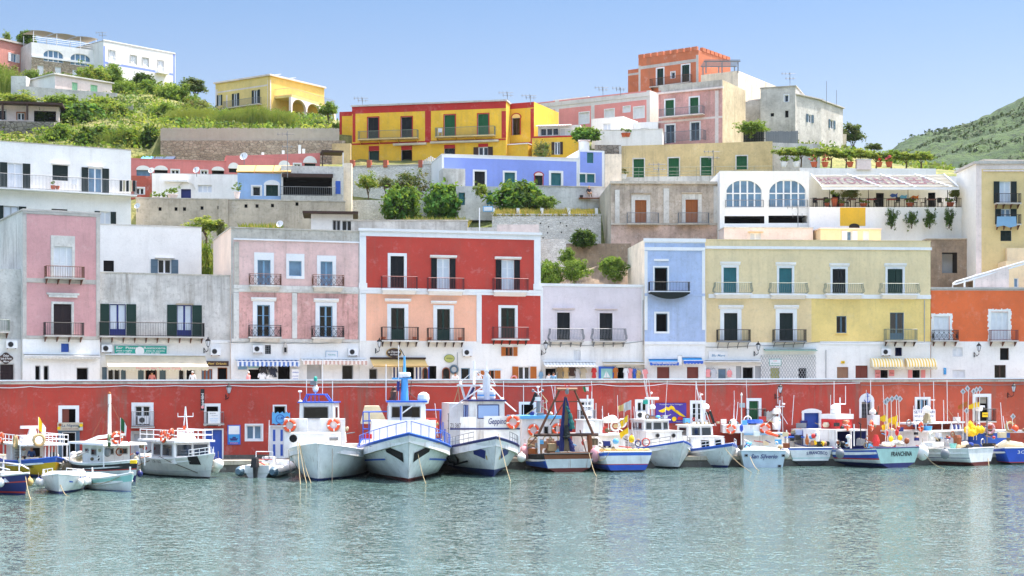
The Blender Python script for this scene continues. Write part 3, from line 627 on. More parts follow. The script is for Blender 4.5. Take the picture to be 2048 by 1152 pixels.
hO.balc(1864,661,1912,681,m='iron',style='ornate',slab='trim_grey',nb=3,pr=.75,sp=.4); hO.balc(1978,661,2031,681,m='iron_red',slab='trim_grey',nb=3,pr=.75)
hO.cap('trim_grey',.16,.1)
for h,us in ((hB,(0,)),):
 pass
# ================================================================ hillside
def interp(t,u):
 if u<=t[0][0]: return t[0][1]
 for (a,x),(b,y) in zip(t,t[1:]):
  if u<=b:
   f=(u-a)/(b-a); return x+(y-x)*f
 return t[-1][1]
ROWS=[(143,[(0,784)]),(148,[(-200,640),(2250,640)]),(157,[(-200,600),(280,560),(700,500),(1080,540),(1250,580),(2250,600)]),
 (166,[(-200,470),(0,470),(262,408),(690,408),(700,455),(930,445),(1210,430),(1500,440),(2000,430)]),(176,[(-200,420),(262,366),(685,362),(700,440),(870,420),(890,385),(1210,382),(1545,352),(1900,348),(2250,362)]),
 (186,[(-200,330),(262,330),(680,330),(1070,322),(1240,298),(1545,292),(1850,338),(2250,362)]),(190.3,[(-200,325),(262,326),(690,330),(720,318),(1070,312),(1240,298),(1545,292),(1850,338),(2250,365)]),(191,[(-200,318),(300,318),(322,262),(690,270),(1070,305),(1240,296),(1545,292),(1850,339),(2250,366)]),(196,[(-200,292),(300,292),(330,258),(680,266),(1070,278),(1300,288),(1500,288),(1690,302),(1850,342),(2250,372)]),
 (206,[(-200,264),(120,258),(320,248),(680,254),(1070,252),(1400,235),(1690,305),(1850,346),(2250,376)]),(220,[(-200,226),(100,214),(230,214),(420,238),(640,244),(1000,244),(1400,215),(1690,312),(2250,382)]),
 (250,[(-200,156),(100,152),(206,162),(350,176),(430,228),(640,238),(760,252),(1400,255),(1690,342),(2250,388)]),(290,[(-200,175),(350,205),(640,262),(1000,332),(1690,402),(2250,422)]),(420,[(0,640)])]
def terrain_v(u,Y):
 for (a,t),(b,s) in zip(ROWS,ROWS[1:]):
  if a<=Y<=b:
   f=(Y-a)/(b-a); za=(HZ-interp(t,u))*a/F; zb=(HZ-interp(s,u))*b/F; return za+(zb-za)*f+CH
 return 6
def terrain():
 mb=MB(); us=list(range(-700,2761,20)); ys=[]
 for (a,_),(b,_) in zip(ROWS,ROWS[1:]):
  n=max(3,int((b-a)/2.5)); ys+= [a+(b-a)*k/n for k in range(n)]
 ys.append(420); ids=[]
 for Y in ys:
  r=[]
  for u in us:
   z=terrain_v(u,Y); p=Vector(((u-1024)*Y/F,Y,z)); p.z+=.35*noise.noise(p*.35)*min(1,(Y-143)/10); r.append(mb.av(p))
  ids.append(r)
 for A,B in zip(ids,ids[1:]):
  for i in range(len(us)-1): mb.idx([A[i],A[i+1],B[i+1],B[i]],'hillground')
 m,nt,b=newmat('hillground'); v=coords(nt,rand=False)
 c=mix(nt,ramp(nt,noi(nt,v,.16,6,.65),.38,.62),lin((96,108,52)),lin((140,132,78))); c=mix(nt,ramp(nt,noi(nt,v,.9,5,.7),.45,.7),c,lin((66,78,36)))
 nt.links.new(c,b.inputs['Base Color']); b.inputs['Roughness'].default_value=1; bump(nt,b,noi(nt,v,1.5,6,.7),.8,.3)
 tag(mb.build('hillside',smooth=True),'terraced green hillside behind the harbour houses','hillside',kind='structure')
terrain()
def far_hill():
 mb=MB(); ridge=[(1500,345),(1700,338),(1780,304),(1800,291),(1850,270),(1905,253),(1925,246),(1960,236),(1995,224),(2015,218),(2048,203),(2120,176),(2300,120),(2500,80)]
 base=[(1500,395),(2600,395)]; us=[1500+8*k for k in range(125)]; n=46; ids=[]
 for j in range(n+1):
  f=j/n; Y=330+(640-330)*f**.9; r=[]
  for u in us:
   zr=(HZ-interp(ridge,u)-0)*640/F; zb=(HZ-395)*330/F*.75
   z=CH+zb+(zr-zb)*(f**.85); p=Vector(((u-1024)*Y/F,Y,z)); k=min(1,f*3)
   p.z+=k*(2.6*noise.noise(p*.035)+1.3*noise.noise(p*.12)+1.1*noise.noise(p*.33)); r.append(mb.av(p))
  ids.append(r)
 for A,B in zip(ids,ids[1:]):
  for i in range(len(us)-1): mb.idx([A[i],A[i+1],B[i+1],B[i]],'farhill')
 A=ids[-1]; low=[mb.av((mb.v[i].x,mb.v[i].y+60,-5)) for i in A]
 for i in range(len(us)-1): mb.idx([A[i],A[i+1],low[i+1],low[i]],'farhill')
 m,nt,b=newmat('farhill'); v=coords(nt,rand=False)
 c=mix(nt,ramp(nt,noi(nt,v,.05,6,.65),.38,.66),lin((48,74,32)),lin((74,94,42))); c=mix(nt,ramp(nt,noi(nt,v,.4,5,.7),.46,.62),c,lin((32,52,24)))
 nt.links.new(c,b.inputs['Base Color']); b.inputs['Roughness'].default_value=1; bump(nt,b,noi(nt,v,.35,5,.7),1.0,2.0)
 tag(mb.build('distant_hill',smooth=True),'hazy green scrub covered hill beyond the town at right','hill',kind='structure')
 sb=MB(); rr=random.Random(3)
 for k in range(5200):
  j=rr.randrange(3,n); i=rr.randrange(20,len(us)-1); p=mb.v[ids[j][i]].lerp(mb.v[ids[j+1][i+1]],rr.random()); s=rr.uniform(.5,1.3)
  if noise.noise(p*.03)<-.15: continue
  mt=rr.choice(['hillshrub','hillshrub','hillshrub2'])
  for q in range(7):
   c=p+Vector((rr.gauss(0,.6),rr.gauss(0,.6),rr.uniform(-.1,.8)))*s; a=Vector((rr.gauss(0,1),rr.gauss(0,1),rr.gauss(0,1))).normalized(); b_=a.orthogonal().normalized(); w=s*rr.uniform(.35,.7)
   sb.poly([c+a*w,c+b_*w,c-a*w,c-b_*w],mt)
 tag(sb.build('scrub'),'dark scrub bushes dotted over the distant hill','scrub',kind='stuff')
far_hill()
# ================================================================ plants
def crown(mb,c,rx,ry,rz,ncl,nl,ls,mats,rr,flat=.0,inner=.5,jag=.35,tree=True):
 c=Vector(c); sd=Vector((rr.uniform(0,99),)*3)
 for k in range(ncl):
  d=Vector((rr.gauss(0,1),rr.gauss(0,1),rr.gauss(0,1))).normalized()
  if tree and d.z<-.45: d.z*=.4
  if not tree and d.z<0: d=Vector((d.x*1.15,d.y*1.15,d.z))
  r=rr.uniform(inner,1)*(1+jag*noise.noise(d*1.7+sd)*1.6)
  cc=c+Vector((d.x*rx,d.y*ry,d.z*rz))*r; mt=rr.choice(mats); cr=rr.uniform(.16,.30)*(rx+rz)/2
  for q in range(nl):
   e=Vector((rr.gauss(0,.55),rr.gauss(0,.55),rr.gauss(0,.5)))*cr; p=cc+e; s=ls*rr.uniform(.6,1.3)
   n=(Vector((rr.gauss(0,1),rr.gauss(0,1),rr.gauss(0,1)+.7))+d*.8).normalized(); a=n.orthogonal().normalized(); a=Matrix.Rotation(rr.uniform(0,6.28),3,n)@a; b=n.cross(a)
   mm=mt if rr.random()<.8 else rr.choice(mats)
   mb.poly([p+a*s,p+b*s*.5+n*s*.12,p-a*s*.8,p-b*s*.5+n*s*.12],mm)
def reeds(mb,w,d,h,n,mats,rr,lean=.25):
 for k in range(n):
  x,y=rr.uniform(-w/2,w/2),rr.uniform(-d/2,d/2); hh=h*rr.uniform(.55,1.05)*(1-.25*abs(x)/(w/2)); lx=rr.gauss(0,lean)*hh; t=rr.uniform(.03,.07); m=rr.choice(mats)
  mb.poly([(x-t,y,0),(x+t,y,0),(x+lx*.4+t,y,hh*.6),(x+lx,y-.05,hh),(x+lx*.4-t,y,hh*.6)],m)
  for q in range(2):
   z=hh*rr.uniform(.35,.85); s=rr.choice((-1,1)); L=rr.uniform(.4,.8)
   mb.poly([(x+lx*.4,y,z),(x+lx*.4+s*L*.5,y-.05,z+.35),(x+lx*.4+s*L,y-.1,z+.12),(x+lx*.4+s*L*.5,y-.05,z+.26)],m)
PROTO={}
KINDS={'dense':(['leaf_dark','leaf_dark','leaf_mid'],120,26,.17,.6,.25),'fig':(['leaf_fig','leaf_mid','leaf_fig','leaf_dark'],110,24,.22,.6,.3),'light':(['leaf_mid','leaf_light','leaf_light'],100,24,.15,.5,.45),
 'yellow':(['leaf_yel','leaf_light','leaf_yel','leaf_mid'],90,24,.15,.45,.5),'olive':(['leaf_olive','leaf_olive','leaf_mid','leaf_brown'],95,26,.13,.5,.4),'dry':(['leaf_brown','leaf_olive','leaf_dark'],90,24,.12,.5,.45),'green':(['leaf_mid','leaf_fig','leaf_light','leaf_mid'],120,26,.17,.6,.3),'hang':(['leaf_dark','leaf_mid','leaf_dark'],80,24,.15,.3,.9),'pine':(['leaf_dark','leaf_olive','leaf_dark'],110,24,.16,.5,.5)}
def bush_proto(kind,var,tree):
 k=(kind,var,tree)
 if k not in PROTO:
  mats,nc,nl,ls,inn,jag=KINDS[kind]; rr=random.Random(hash(kind)%97+var*13 if False else sum(map(ord,kind))+var*13); mb=MB(); crown(mb,(0,0,1.0),1.0,.9,1.0,int(nc*1.3),nl,ls*.74,mats,rr,inner=inn,jag=jag,tree=tree)
  me=mb.build('crown'); me_=me.data; bpy.data.objects.remove(me); PROTO[k]=me_
 return PROTO[k]
NB=[0]
def bush(u,vb,Y,wp,hp,kind,label,cat='bush',name='bush',group=None,trunk=0,dy=0):
 """crown wp x hp photo pixels wide and tall standing at pixel (u,vb) at depth Y"""
 NB[0]+=1; k=Y/F; p=W(u,vb,Y); t=thing(name,label,cat,p,0,group); tree=trunk>0; me=bush_proto(kind,NB[0]%3,tree)
 o=bpy.data.objects.new('crown',me); COL.objects.link(o); o.parent=t; h=hp*k; tr=trunk*k
 o.scale=(wp*k/2.35,wp*k/2.35*.85,(h-tr)/2.3); o.location=(0,0,tr+(h-tr)*(.06 if tree else -.16)); o.scale.z*=1 if tree else 1.18; o.rotation_euler=(0,0,R.uniform(-.5,.5))
 mb=MB(); r=max(.05,wp*k*.025)
 mb.tube([(0,0,-.4),(.06,0,tr*.5+.2),(-.05,.05,tr+(h-tr)*.35)],[r*1.3,r,r*.6],'bark',6)
 for a in (0.6,2.4,4.4): mb.tube([(0,0,tr*.7+.1),(math.cos(a)*wp*k*.2,math.sin(a)*wp*k*.2,tr+(h-tr)*.5)],[r*.7,r*.3],'bark',5)
 mb.build('trunk',t)
 return t
# ================================================================ houses and walls on the hill
def rwall(label,fac,u0,u1,vt,vb,mat,depth=.6,holes=(),cop=None,xtop=0,name='retaining_wall',top='roof'):
 h=House(name,label,fac,u0,u1,vt,vb,depth,mat,(),holes,roof=top,cat='wall',xtop=xtop)
 if cop: h.cap(cop,.12,.06)
 return h
def wing(main,h):
 h.root.parent=main.root; h.root.matrix_parent_inverse=main_matrix(main).inverted();
 for k in ('label','category'):
  if k in h.root: del h.root[k]
 h.root.name='wing'
def main_matrix(h): return Matrix.Translation(h.root.location)@Matrix.Rotation(h.root.rotation_euler.z,4,'Z')
# --- white house at the left
f=Fac(0,150,262,155.8)
h=House('terrace_house','broad white house at the left with dark green shutters and a full width balcony',f,-90,262,(0,283),600,9,'white_clean',(),
 [('o',15,326,45,376,'dgreen',dict(g='curtain',dz=.15)),('c',105,330,136,361,'dgreen',dict(l=(.03,.15,.08,TW),win=1)),('o',177,336,204,385,'dgreen',dict(g='glass_skytint',l=(.05,.1,.08,TW))),
  ('o',7,412,37,443,'dgreen',dict(f='pgrey',g='curtain',win=1)),('o',200,423,221,460,'dgreen',dict(g='curtain',win=1)),('d',103,418,135,440,0,dict(win=1,m='brown_sh',dp=.3))],cat='house')
h.balc(-60,355,268,383,m='iron_grey',slab=TW,brk='none',pr=1.1); h.cap('trim_grey',.08,.04); hT1=h
# --- white set back house
f=Fac(205,140,403,143)
h=House('low_house','plain white house with one shuttered window, set behind the grey rendered house',f,190,403,(205,449),640,8,'white_clean',[],[('d',207,521,228,543,0,dict(win=1,dp=.35)),('o',316,519,342,547,'bluegrey',dict(g='glass_dark',win=1,sw=.62,l=(.06,.3,.08,TW)))]); h.cap('white_old',.08,.05)
# --- concrete wall with drain holes
f=Fac(285,158,700,161)
hs=[('d',x-3,v-3.5,x+3,v+3.5,0,dict(win=1,dp=.5,rv='concrete')) for x,v in ((320,418),(352,418),(369,418),(404,416),(438,415),(453,414),(492,412),(514,412),(545,411),(594,408))]
hcw=rwall('tall stained concrete terrace wall pierced by a row of drain holes',f,272,690,(285,397),560,'concrete',.8,hs,'concrete_l')
mb=MB(); a,b,c,d=hcw.rect(437,399,456,470); mb.box(a,b,-.12,.02,c,d,'concrete'); mb.build('buttress',hcw.root)
# --- row on that terrace
f=Fac(300,164,690,166.5)
h=House('terrace_cottage','white cottage with an arched porch on the concrete terrace',f,304,475,(304,346),404,6,'white',[(303,346,476,349,'white_old')],[('d',362,378,382,402,0,dict(f='navy',m='navy',dp=.3)),('g',396,370,424,385,0,dict(f='pwhite',g='curtain',n=3,win=1)),('g',338,377,349,384,0,dict(win=1,n=1,g='glass_dark'))]); hw=h
mb=MB(); a,b,c,d=h.rect(330,360,376,364.5); mb.box(a,b,-.5,-.003,c,d,'white'); mb.build('canopy',h.root)
mb=MB(); a,b,c,d=h.rect(358,366,388,378); sp=arch_pts(a,b,c,d-c); sp2=arch_pts(a-.15,b+.15,c,d-c+.15)
for k in range(len(sp)-1): mb.prism([sp[k],sp2[k],sp2[k+1],sp[k+1]],-.08,-.002,'white_old')
mb.build('surround',h.root)
h=House('blue_cottage','pale blue cottage with an arched green door next to the dark veranda',f,475,562,(475,346),404,6,'lblue',[],[('g',505,373,521,392,0,dict(s=(.16,TW),f='pwhite',g='glass_dark',n=1)),('c',532,370,556,392,'green',dict(s=(.2,.0,TW)))]);
mb=MB(); a,b,c,d=h.rect(531,360,557,370); mb.prism(arch_pts(a-.18,b+.18,c,d-c)[::1],-.06,-.002,TW); mb.build('surround',h.root)
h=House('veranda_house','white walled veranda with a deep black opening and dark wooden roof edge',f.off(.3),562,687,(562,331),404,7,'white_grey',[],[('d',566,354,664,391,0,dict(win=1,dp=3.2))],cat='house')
mb=MB(); a,b,c,d=h.rect(564,348,666,355); mb.box(a,b,-.35,-.004,c,d,'timber_dark'); mb.build('roof_beam',h.root)
mb=MB(); a,b,c,d=h.rect(560,375,672,392); railing(mb,a,b,c,d,.55,'iron_grey',sp=.2); mb.build('railing',h.root)
mb=MB(); a,b,c,d=h.rect(671,362,681,388); mb.box(a,b,-.05,-.003,c,d,'pblue'); mb.build('door',h.root)
# small hut under it
f2=Fac(600,152,720,152.6)
h=House('garden_hut','small white hut with an overhanging flat brown roof above the pink house',f2,622,706,(622,428),500,4,'white',[],[('g',665,440,681,462,0,dict(win=1,g='glass_dark',f='pgrey')),('g',684,441,704,466,0,dict(win=1,g='glass_dark',f='pgrey'))])
mb=MB(); mb.box(-.8,h.W+.5,-.8,4.2,h.H+.004,h.H+.22,'timber_dark'); mb.build('roof',h.root)
rwall('low grey parapet wall between the garden hut and the white wall',Fac(700,149,940,149),702,935,(702,442),560,'white_grey',.5,cop='concrete_l')
# --- rose houses
f=Fac(262,178,665,183)
aw=[('d',273,340,300,352,0,dict(win=1,m='glass_skytint',dp=.3)),('d',309,340,335,352,0,dict(win=1,dp=.8)),('g',343,340,358,352,0,dict(win=1,s=(.12,TW),g='glass_dark')),('g',402,341,415,352,0,dict(win=1,s=(.1,TW),g='glass_dark')),('d',424,341,448,352,0,dict(win=1,dp=.6))]
h=House('rose_house','low rose pink house with white arches, left half of the pink row',f,258,452,(262,318),358,7,'rosewall',(),aw,roof='roof');
def arches(h,rs,m='white_clean'):
 for q in rs:
  mb=MB(); a,b,c,d=h.rect(*q); mb.prism(arch_pts(a,b,c,d-c,10),-.05,-.002,m); mb.build('arch',h.root)
arches(h,[(272,331,301,340),(308,331,336,340),(423,333,449,341)]); h.cap('rosewall',.1,.04)
aw=[('d',458,337,477,345,0,dict(win=1,m='dgreen',dp=.4)),('d',561,331,578,345,0,dict(win=1,dp=.6)),('g',588,328,601,343,0,dict(win=1,s=(.14,TW),g='glass_dark')),('d',609,327,631,336,0,dict(win=1,m='dgreen',dp=.4))]
h=House('rose_house','taller rose pink house with chimneys and a wooden pergola at its right end',f.off(.12),452,640,(452,312),358,7,'rosewall',(),aw,roof='roof',xtop=.065)
arches(h,[(456,325,479,337),(557,321,580,331),(606,312,634,326)]); h.cap('rosewall',.06,.02)
for u,v in ((484,306),(524,303),(565,299),(598,288),(606,296)): mb=MB(); a,b,c,d=h.rect(u,v,u+5,v+18); mb.box(a,b,.6,1.1,c-.6,d,'white_clean'); mb.build('chimney',h.root)
mb=MB(); a,b,c,d=h.rect(640,306,683,310); mb.box(a,b,-2.2,.5,c,d,'timber_dark'); mb.box(b-.12,b,-2.2,-2.05,c-2.4,c,'pwhite'); mb.box(a+.02,a+.14,-2.2,-2.05,c-2.4,c,'timber_dark'); mb.build('pergola',h.root)
f=Fac(258,168,305,168.5)
h=House('brick_annex','small red brick annex with one white framed window beside the cottage terrace',f,255,304,(258,351),410,6,'brickred',(),[('g',272,376,288,389,0,dict(win=1,s=(.12,TW),g='glass_dark'))])
# --- stone wall, bamboo fence
f=Fac(320,190,690,190)
rwall('rough brown stone terrace wall below the bamboo fence',f,321,690,(321,281),330,'stone_brown',1.0)
def fence(label,f,u0,u1,vt,vb,mat,name='fence',step=.16,post=None):
 a=f.S(u0); L=f.S(u1)-a; p=f.o+f.t*a; z=f.Z(u0,vb); H=f.Z(u0,vt)-z; t=thing(name,label,'fence',(p.x,p.y,z),f.ang); mb=MB(); rr=random.Random(int(u0))
 n=int(L/step)
 for k in range(n): x=k*step; mb.box(x,x+step*.93,-.02+rr.uniform(-.02,.02),.02,-.3,H*rr.uniform(.94,1.03),mat)
 mb.build('cane_panel',t); q=MB()
 for k in range(int(L/3)+1): q.box(k*3,k*3+.1,.03,.13,-.3,H*1.03,post or 'timber_dark')
 for h in (.2,.8): q.box(0,L,.025,.06,H*h,H*h+.06,post or 'timber_dark')
 q.build('frame',t); return t
fence('long grey bamboo fence along the top of the stone wall',f.off(-.2),321,680,256,282,'bamboo')
fence('tan reed fence panel below the yellow arches villa',Fac(580,205,680,206),582,676,246,263,'thatch')
fence('weathered grey cane fence in the overgrown slope',Fac(215,215,270,214),218,268,212,232,'bamboo')
# --- yellow and red house
f=Fac(700,190,1012,186)
RT='redtrim'; rt=(.17,RT)
h=House('yellow_house','long bright yellow house with red borders and green shutters on the hillside',f,704,1012,(704,214),350,10,'hillyellow',[(704,207,1012,222,RT),(705,222,711,284,RT),(850,222,862,284,RT),(1003,222,1012,276,RT)],
 [('c',736,235,757,278,'dark_sh',dict(s=(.12,RT))),('c',803,234,824,277,'dark_sh',dict(s=(.12,RT))),('c',889,230,910,274,'bgreen',dict(s=(.12,RT))),('c',956,228,977,272,'bgreen',dict(s=(.12,RT))),
  ('p',738,302,758,330,'green',dict(s=(.02,.6,RT))),('d',803,300,824,328,0,dict(s=(.02,.5,RT))),('g',889,297,910,330,0,dict(s=(.02,.45,RT),f='dgreen',g='glass_dark')),('o',957,294,976,330,'timber_dark',dict(s=(.02,.4,RT)))],roof='trim_grey',xtop=.0)
h.trim('band',RT,[(704,282,1012,285)],.05); h.cap('trim_grey',.2,.12); hy=h
for r in ((720,263,837,278.5),(874,256,991,273)): h.balc(*r,m='iron_green',slab='ochre',br='hillyellow',nb=4,pr=.85)
mb=MB();
for r in ((788,287,854,291),(862,283,930,287),(930,281,998,285)): a,b,c,d=h.rect(*r); mb.box(a,b,-.5,-.01,c,d,'canvas')
mb.build('awning_roll',h.root)
h2=House('wing','x',f.off(-1.2),679,707,(679,224),350,8,'hillyellow',[(679,218,712,232,RT),(679,232,684,286,RT),(679,297,706,300,RT)],()); wing(h,h2)
f2=Fac(1012,188.5,1070,187)
h2=House('wing','x',f2,1011,1068,(1011,208),350,8,'hillyellow',[(1011,205,1069,217,RT),(1061,217,1068,305,RT),(1020,285,1062,288,RT)],[('g',1025,236,1040,270,0,dict(s=(.12,RT),f='timber_dark',g='glass_dark'))],side='hillyellow'); wing(h,h2)
mb=MB(); a,b,c,d=h2.rect(1024,226,1041,236); mb.prism(arch_pts(a-.14,b+.14,c,d-c),-.07,-.002,RT); mb.prism(arch_pts(a,b,c,d-c-.12),-.09,-.004,'hillyellow_p'); mb.build('arch',h2.root)
mb=MB(); a,b,c,d=h2.rect(1012,293,1066,325); mb.box(a,b,-1.5,-.003,c,d,'hillyellow'); mb.box(a-.05,b+.05,-1.6,-.003,d+.003,d+.12,TW); mb.build('porch',h2.root)
f3=Fac(1068,184,1160,183)
h2=House('wing','x',f3,1064,1160,(1064,273),345,7,'hillyellow',[(1064,270,1160,275,RT)],[('o',1109,284,1120,309,'timber_dark',dict(win=1))],roof='pave'); wing(h,h2)
f4=f3.off(-2.2); h=House('glazed_porch','glass walled roof porch with a tiled awning beside the yellow house',f4,1076,1160,(1076,252),275,3.5,'white_old',(),[('g',1081,256,1117,271,0,dict(win=1,n=3,g='glass')),('g',1120,256,1142,271,0,dict(win=1,n=2,g='curtain'))])
mb=MB(); mb.prismx([(-1.2,h.H-.25),(-1.2,h.H-.18),(.1,h.H+.12),(.1,h.H+.004)],-.1,h.W*.8,'st_pink'); mb.build('awning',h.root)
# --- walls below the yellow house
f=Fac(697,180,872,178)
hw2=rwall('whitewashed retaining wall with brick gate posts below the yellow house',f,699,880,(699,334),480,'stone_white',.8,cop='concrete_l')
for u in (704,738,771,841): mb=MB(); a,b,c,d=hw2.rect(u-4,320,u+4,335); mb.box(a,b,-.1,.5,c,d,'brick_t'); mb.build('gate_post',hw2.root)
mb=MB(); a,b,c,d=hw2.rect(708,322,770,333); railing(mb,a,b,c,d,-.1,'iron'); a,b,c,d=hw2.rect(845,312,880,333)
for k in range(9): x=a+(b-a)*k/9; mb.box(x,x+.1,.05,.1,c,d-.12*abs(k-4),'pwhite')
mb.build('railing',hw2.root)
rwall('patched white rubble wall behind the fig trees',Fac(695,170,900,170),700,905,(700,400),520,'stone_white',.6)
# --- periwinkle house
f=Fac(884,171,1210,175)
h=House('periwinkle_house','long violet blue house with white borders and teal shutters',f,884,1158,(884,309),385,7,TW,[(888,319,1153,378,'peri')],
 [('c',949,343,970,375,'dark_sh',dict(s=(.2,TW))),('c',1009,345,1030,375,'teal',dict(s=(.2,TW),win=1)),('c',1070,351,1085,376,'dgreen',dict(s=(.1,.02,RT),win=1)),('c',1102,346,1122,371,'teal',dict(s=(.25,TW),win=1))])
h.cap(TW,.08,.05); mb=MB(); a,b,c,d=h.rect(1069,343,1086,351); mb.prism(arch_pts(a-.12,b+.12,c,d-c),-.06,-.002,RT); mb.prism(arch_pts(a,b,c,d-c-.12),-.08,-.004,'palepink'); mb.build('arch',h.root); hp=h
h2=House('wing','x',f.off(.05),1157.5,1209,(1157.5,300),385,6,TW,[(1160,304,1204,372,'peri')],[('c',1174,305,1187,326,'teal',dict(win=1)),('c',1159,348,1171,365,'teal',dict(n=1,win=1,s=(.15,TW))),('c',1174,348,1189,365,'teal',dict(n=1,win=1,s=(.1,TW)))]); wing(h,h2)
mb=MB(); a,b,c,d=h.rect(878,343,922,395); mb.box(a,b,-2.5,-.02,c-2,d,'white_grey'); mb.build('annex',h.root)
# --- walls under the periwinkle house
f=Fac(930,167,1212,169)
rwall('long grey terrace wall under the violet blue house',f,1000,1212,(1068,373),440,'white_grey',.6,cop='concrete_l')
h=House('garden_house','low white garden house with two teal doors between the round trees',Fac(905,165,1000,165.5),912,1000,(912,372),440,3,'white_old',(),[('p',917,385,930,410,'teal',dict(n=1)),('p',973,385,986,409,'teal',dict(n=1))],cat='house')
f=Fac(930,160,1210,160)
hh=rwall('old whitewashed wall with small drain holes and low pillars above the lilac house',f,984,1202,(984,430),560,'stone_white',.7,[('d',u,v,u+2.4,v+3,0,dict(win=1,dp=.3)) for u,v in ((1080,445),(1096,452),(1120,444),(1132,450),(1094,464),(1122,463),(1085,474),(1140,476))],cop='white_old')
for u in (987,1036,1084,1138,1193): mb=MB(); a,b,c,d=hh.rect(u-3,417,u+3,430); mb.box(a,b,.05,.5,c,d+.05,TW); mb.build('pillar',hh.root)
rwall('grey weedy wall below the yellow grass tuft',Fac(810,152,990,152),815,1000,(815,455),560,'white_grey',.7)
rwall('small cream block wall behind the red house roof',Fac(990,150,1080,150),994,1078,(994,449),520,'palepink',.6)
rwall('pale stacked stone wall beside the red house',Fac(1078,152,1140,152),1080,1132,(1080,478),600,'stone_white',.6)
rwall('brown earth wall with a rail behind the lilac roof',Fac(1078,156,1260,156),1128,1262,(1128,487),600,'tuff',.8)
f=Fac(1080,147,1260,147.5)
def rock(label,pts,Y,mat,depth=3,name='rock_outcrop'):
 mb=MB(); o=W(pts[0][0],pts[0][1],Y); k=Y/F; rr=random.Random(5); n=len(pts); P=[W(u,v,Y)-o for u,v in pts]
 us=[p.x for p in P]; zs=[p.z for p in P]; nx=22; g=[]
 top=sorted([(p.x,p.z) for p in P if p.z>min(zs)+.1]); zb=min(zs); x0,x1=min(us),max(us)
 for j in range(12):
  r=[]
  for i in range(nx+1):
   x=x0+(x1-x0)*i/nx; zt=interp(top,x); f=j/11; q=Vector((x,0,zb+(zt-zb)*f)); q.y=f*depth*.5+.7*noise.noise(q*.6+Vector((3,1,2)))+.3*noise.noise(q*1.7); r.append(mb.av(q))
  r2=r; g.append(r2)
 for A,B in zip(g,g[1:]):
  for i in range(nx): mb.idx([A[i],A[i+1],B[i+1],B[i]],mat)
 bk=[mb.av((mb.v[i].x,depth+1,mb.v[i].z-.1)) for i in g[-1]]
 for i in range(nx): mb.idx([g[-1][i],g[-1][i+1],bk[i+1],bk[i]],mat)
 ob=mb.build(name,smooth=True,loc=o); tag(ob,label,'rock'); return ob
rock('smooth brown tuff rock face behind the lilac roof',[(1078,545),(1110,540),(1150,545),(1200,528),(1262,530),(1262,600),(1078,600)],149,'tuff')
rwall('pale ochre wall stub between the rose houses and the yellow house',Fac(668,187.4,705,187.2),664,701,(668,287),352,'ochre',.6)
h=House('roof_house','small beige roof house behind the cream house with one opened white shutter',Fac(1640,150,1762,150.5),1641,1762,(1641,458),540,4,'beige',[],[('o',1694,462,1704,482,'pwhite',dict(g='glass_skytint',n=1,sw=.5)),('c',1726,462,1738,482,'pwhite',dict(n=1))]); h.cap('palepink',.12,.1)
h=House('roof_house','low pale pink roof house below the arched restaurant windows',Fac(1448,151,1626,151.3),1448,1626,(1448,456),540,3,'palepink',[],[('g',1500,466,1522,484,0,dict(f='pwhite',g='curtain',win=1,l=(.05,.2,.08,'beige')))]); h.cap('white_old',.1,.05)
rwall('narrow cream wall beside the dark veranda',Fac(687,168,703,168),687,703,(687,326),430,'cream_side',1)
# --- ruin, restaurant
f=Fac(1222,156,1440,156.4)
h=House('old_house','weathered grey pink old house with two orange brown shuttered doors',f,1222,1441,(1222,363),560,16,'ruin',[(1222,447,1441,560,'ruin_pink')],
 [('c',1270,400,1293,446,'wood2',dict(s=(.36,.55,'white_old'),l=(.55,.4,.15,'ruin'))),('c',1371,399,1396,445,'wood2',dict(s=(.36,.55,'white_old'),l=(.55,.4,.15,'ruin')))],side='concrete')
h.trim('pilaster','white_old',[(1230,380,1239,446),(1327,377,1338,446),(1427,372,1436,446)],.08); h.trim('cornice','concrete_l',[(1220,363,1442,368)],.25); h.trim('band','concrete_l',[(1222,446.5,1441,450)],.1)
for r in ((1254,427,1316,448),(1356,427,1416,448)): h.balc(*r,m='iron_grey',slab='concrete_l',brk='none',pr=.7)
hru=h
f=Fac(1440,154.5,1620,154.5);
h=House('restaurant','white restaurant wing with two big arched windows over long black openings',f,1439.5,1618,(1440,342),560,9,'white_clean',(),
 [('g',1452,360,1524,415,0,dict(win=1,n=5,f='pwhite',g='glass_skytint',rv='white_clean')),('g',1538,360,1612,415,0,dict(win=1,n=5,f='pwhite',g='glass_skytint',rv='white_clean')),('d',1449,432,1529,447,0,dict(win=1,dp=2.5,rv='white_clean')),('d',1537,431,1617,446,0,dict(win=1,dp=2.5,rv='white_clean'))],cat='restaurant')
for q in ((1452,360,1524,387),(1538,359.5,1612,387)):
 mb=MB(); a,b,c,d=h.rect(*q); spandrel(mb,a,b,c,d+.01,d-c,.006,.15,'white_clean'); mb.box(a,b,.10,.158,c-.03,c+.08,'pwhite'); mb.build('arch',h.root)
for q in ((1451,401,1526,415),(1538,400,1614,414.5)):
 mb=MB(); a,b,c,d=h.rect(*q); railing(mb,a,b,c,d,.35,'iron_grey',sp=.2); mb.build('railing',h.root)
hres=h
f=Fac(1617,153.5,1950,153.8); YT=f
h2=House('terrace_wall','white terrace wall of the restaurant with a yellow panel and arched niche',f,1619,1946,(1619,414),560,7,'white_clean',[(1680,415,1731,452,'hillyellow')],(),roof='pave',cat='wall')
mb=MB(); a,b,c,d=h2.rect(1698,447,1719,453); mb.prism(arch_pts(a,b,c,d-c)+[(a,c-2),(b,c-2)],-.03,-.002,'interior2'); mb.build('niche',h2.root)
mb=MB(); a,b,c,d=h2.rect(1620,397,1946,414); n=int((b-a)/.16)
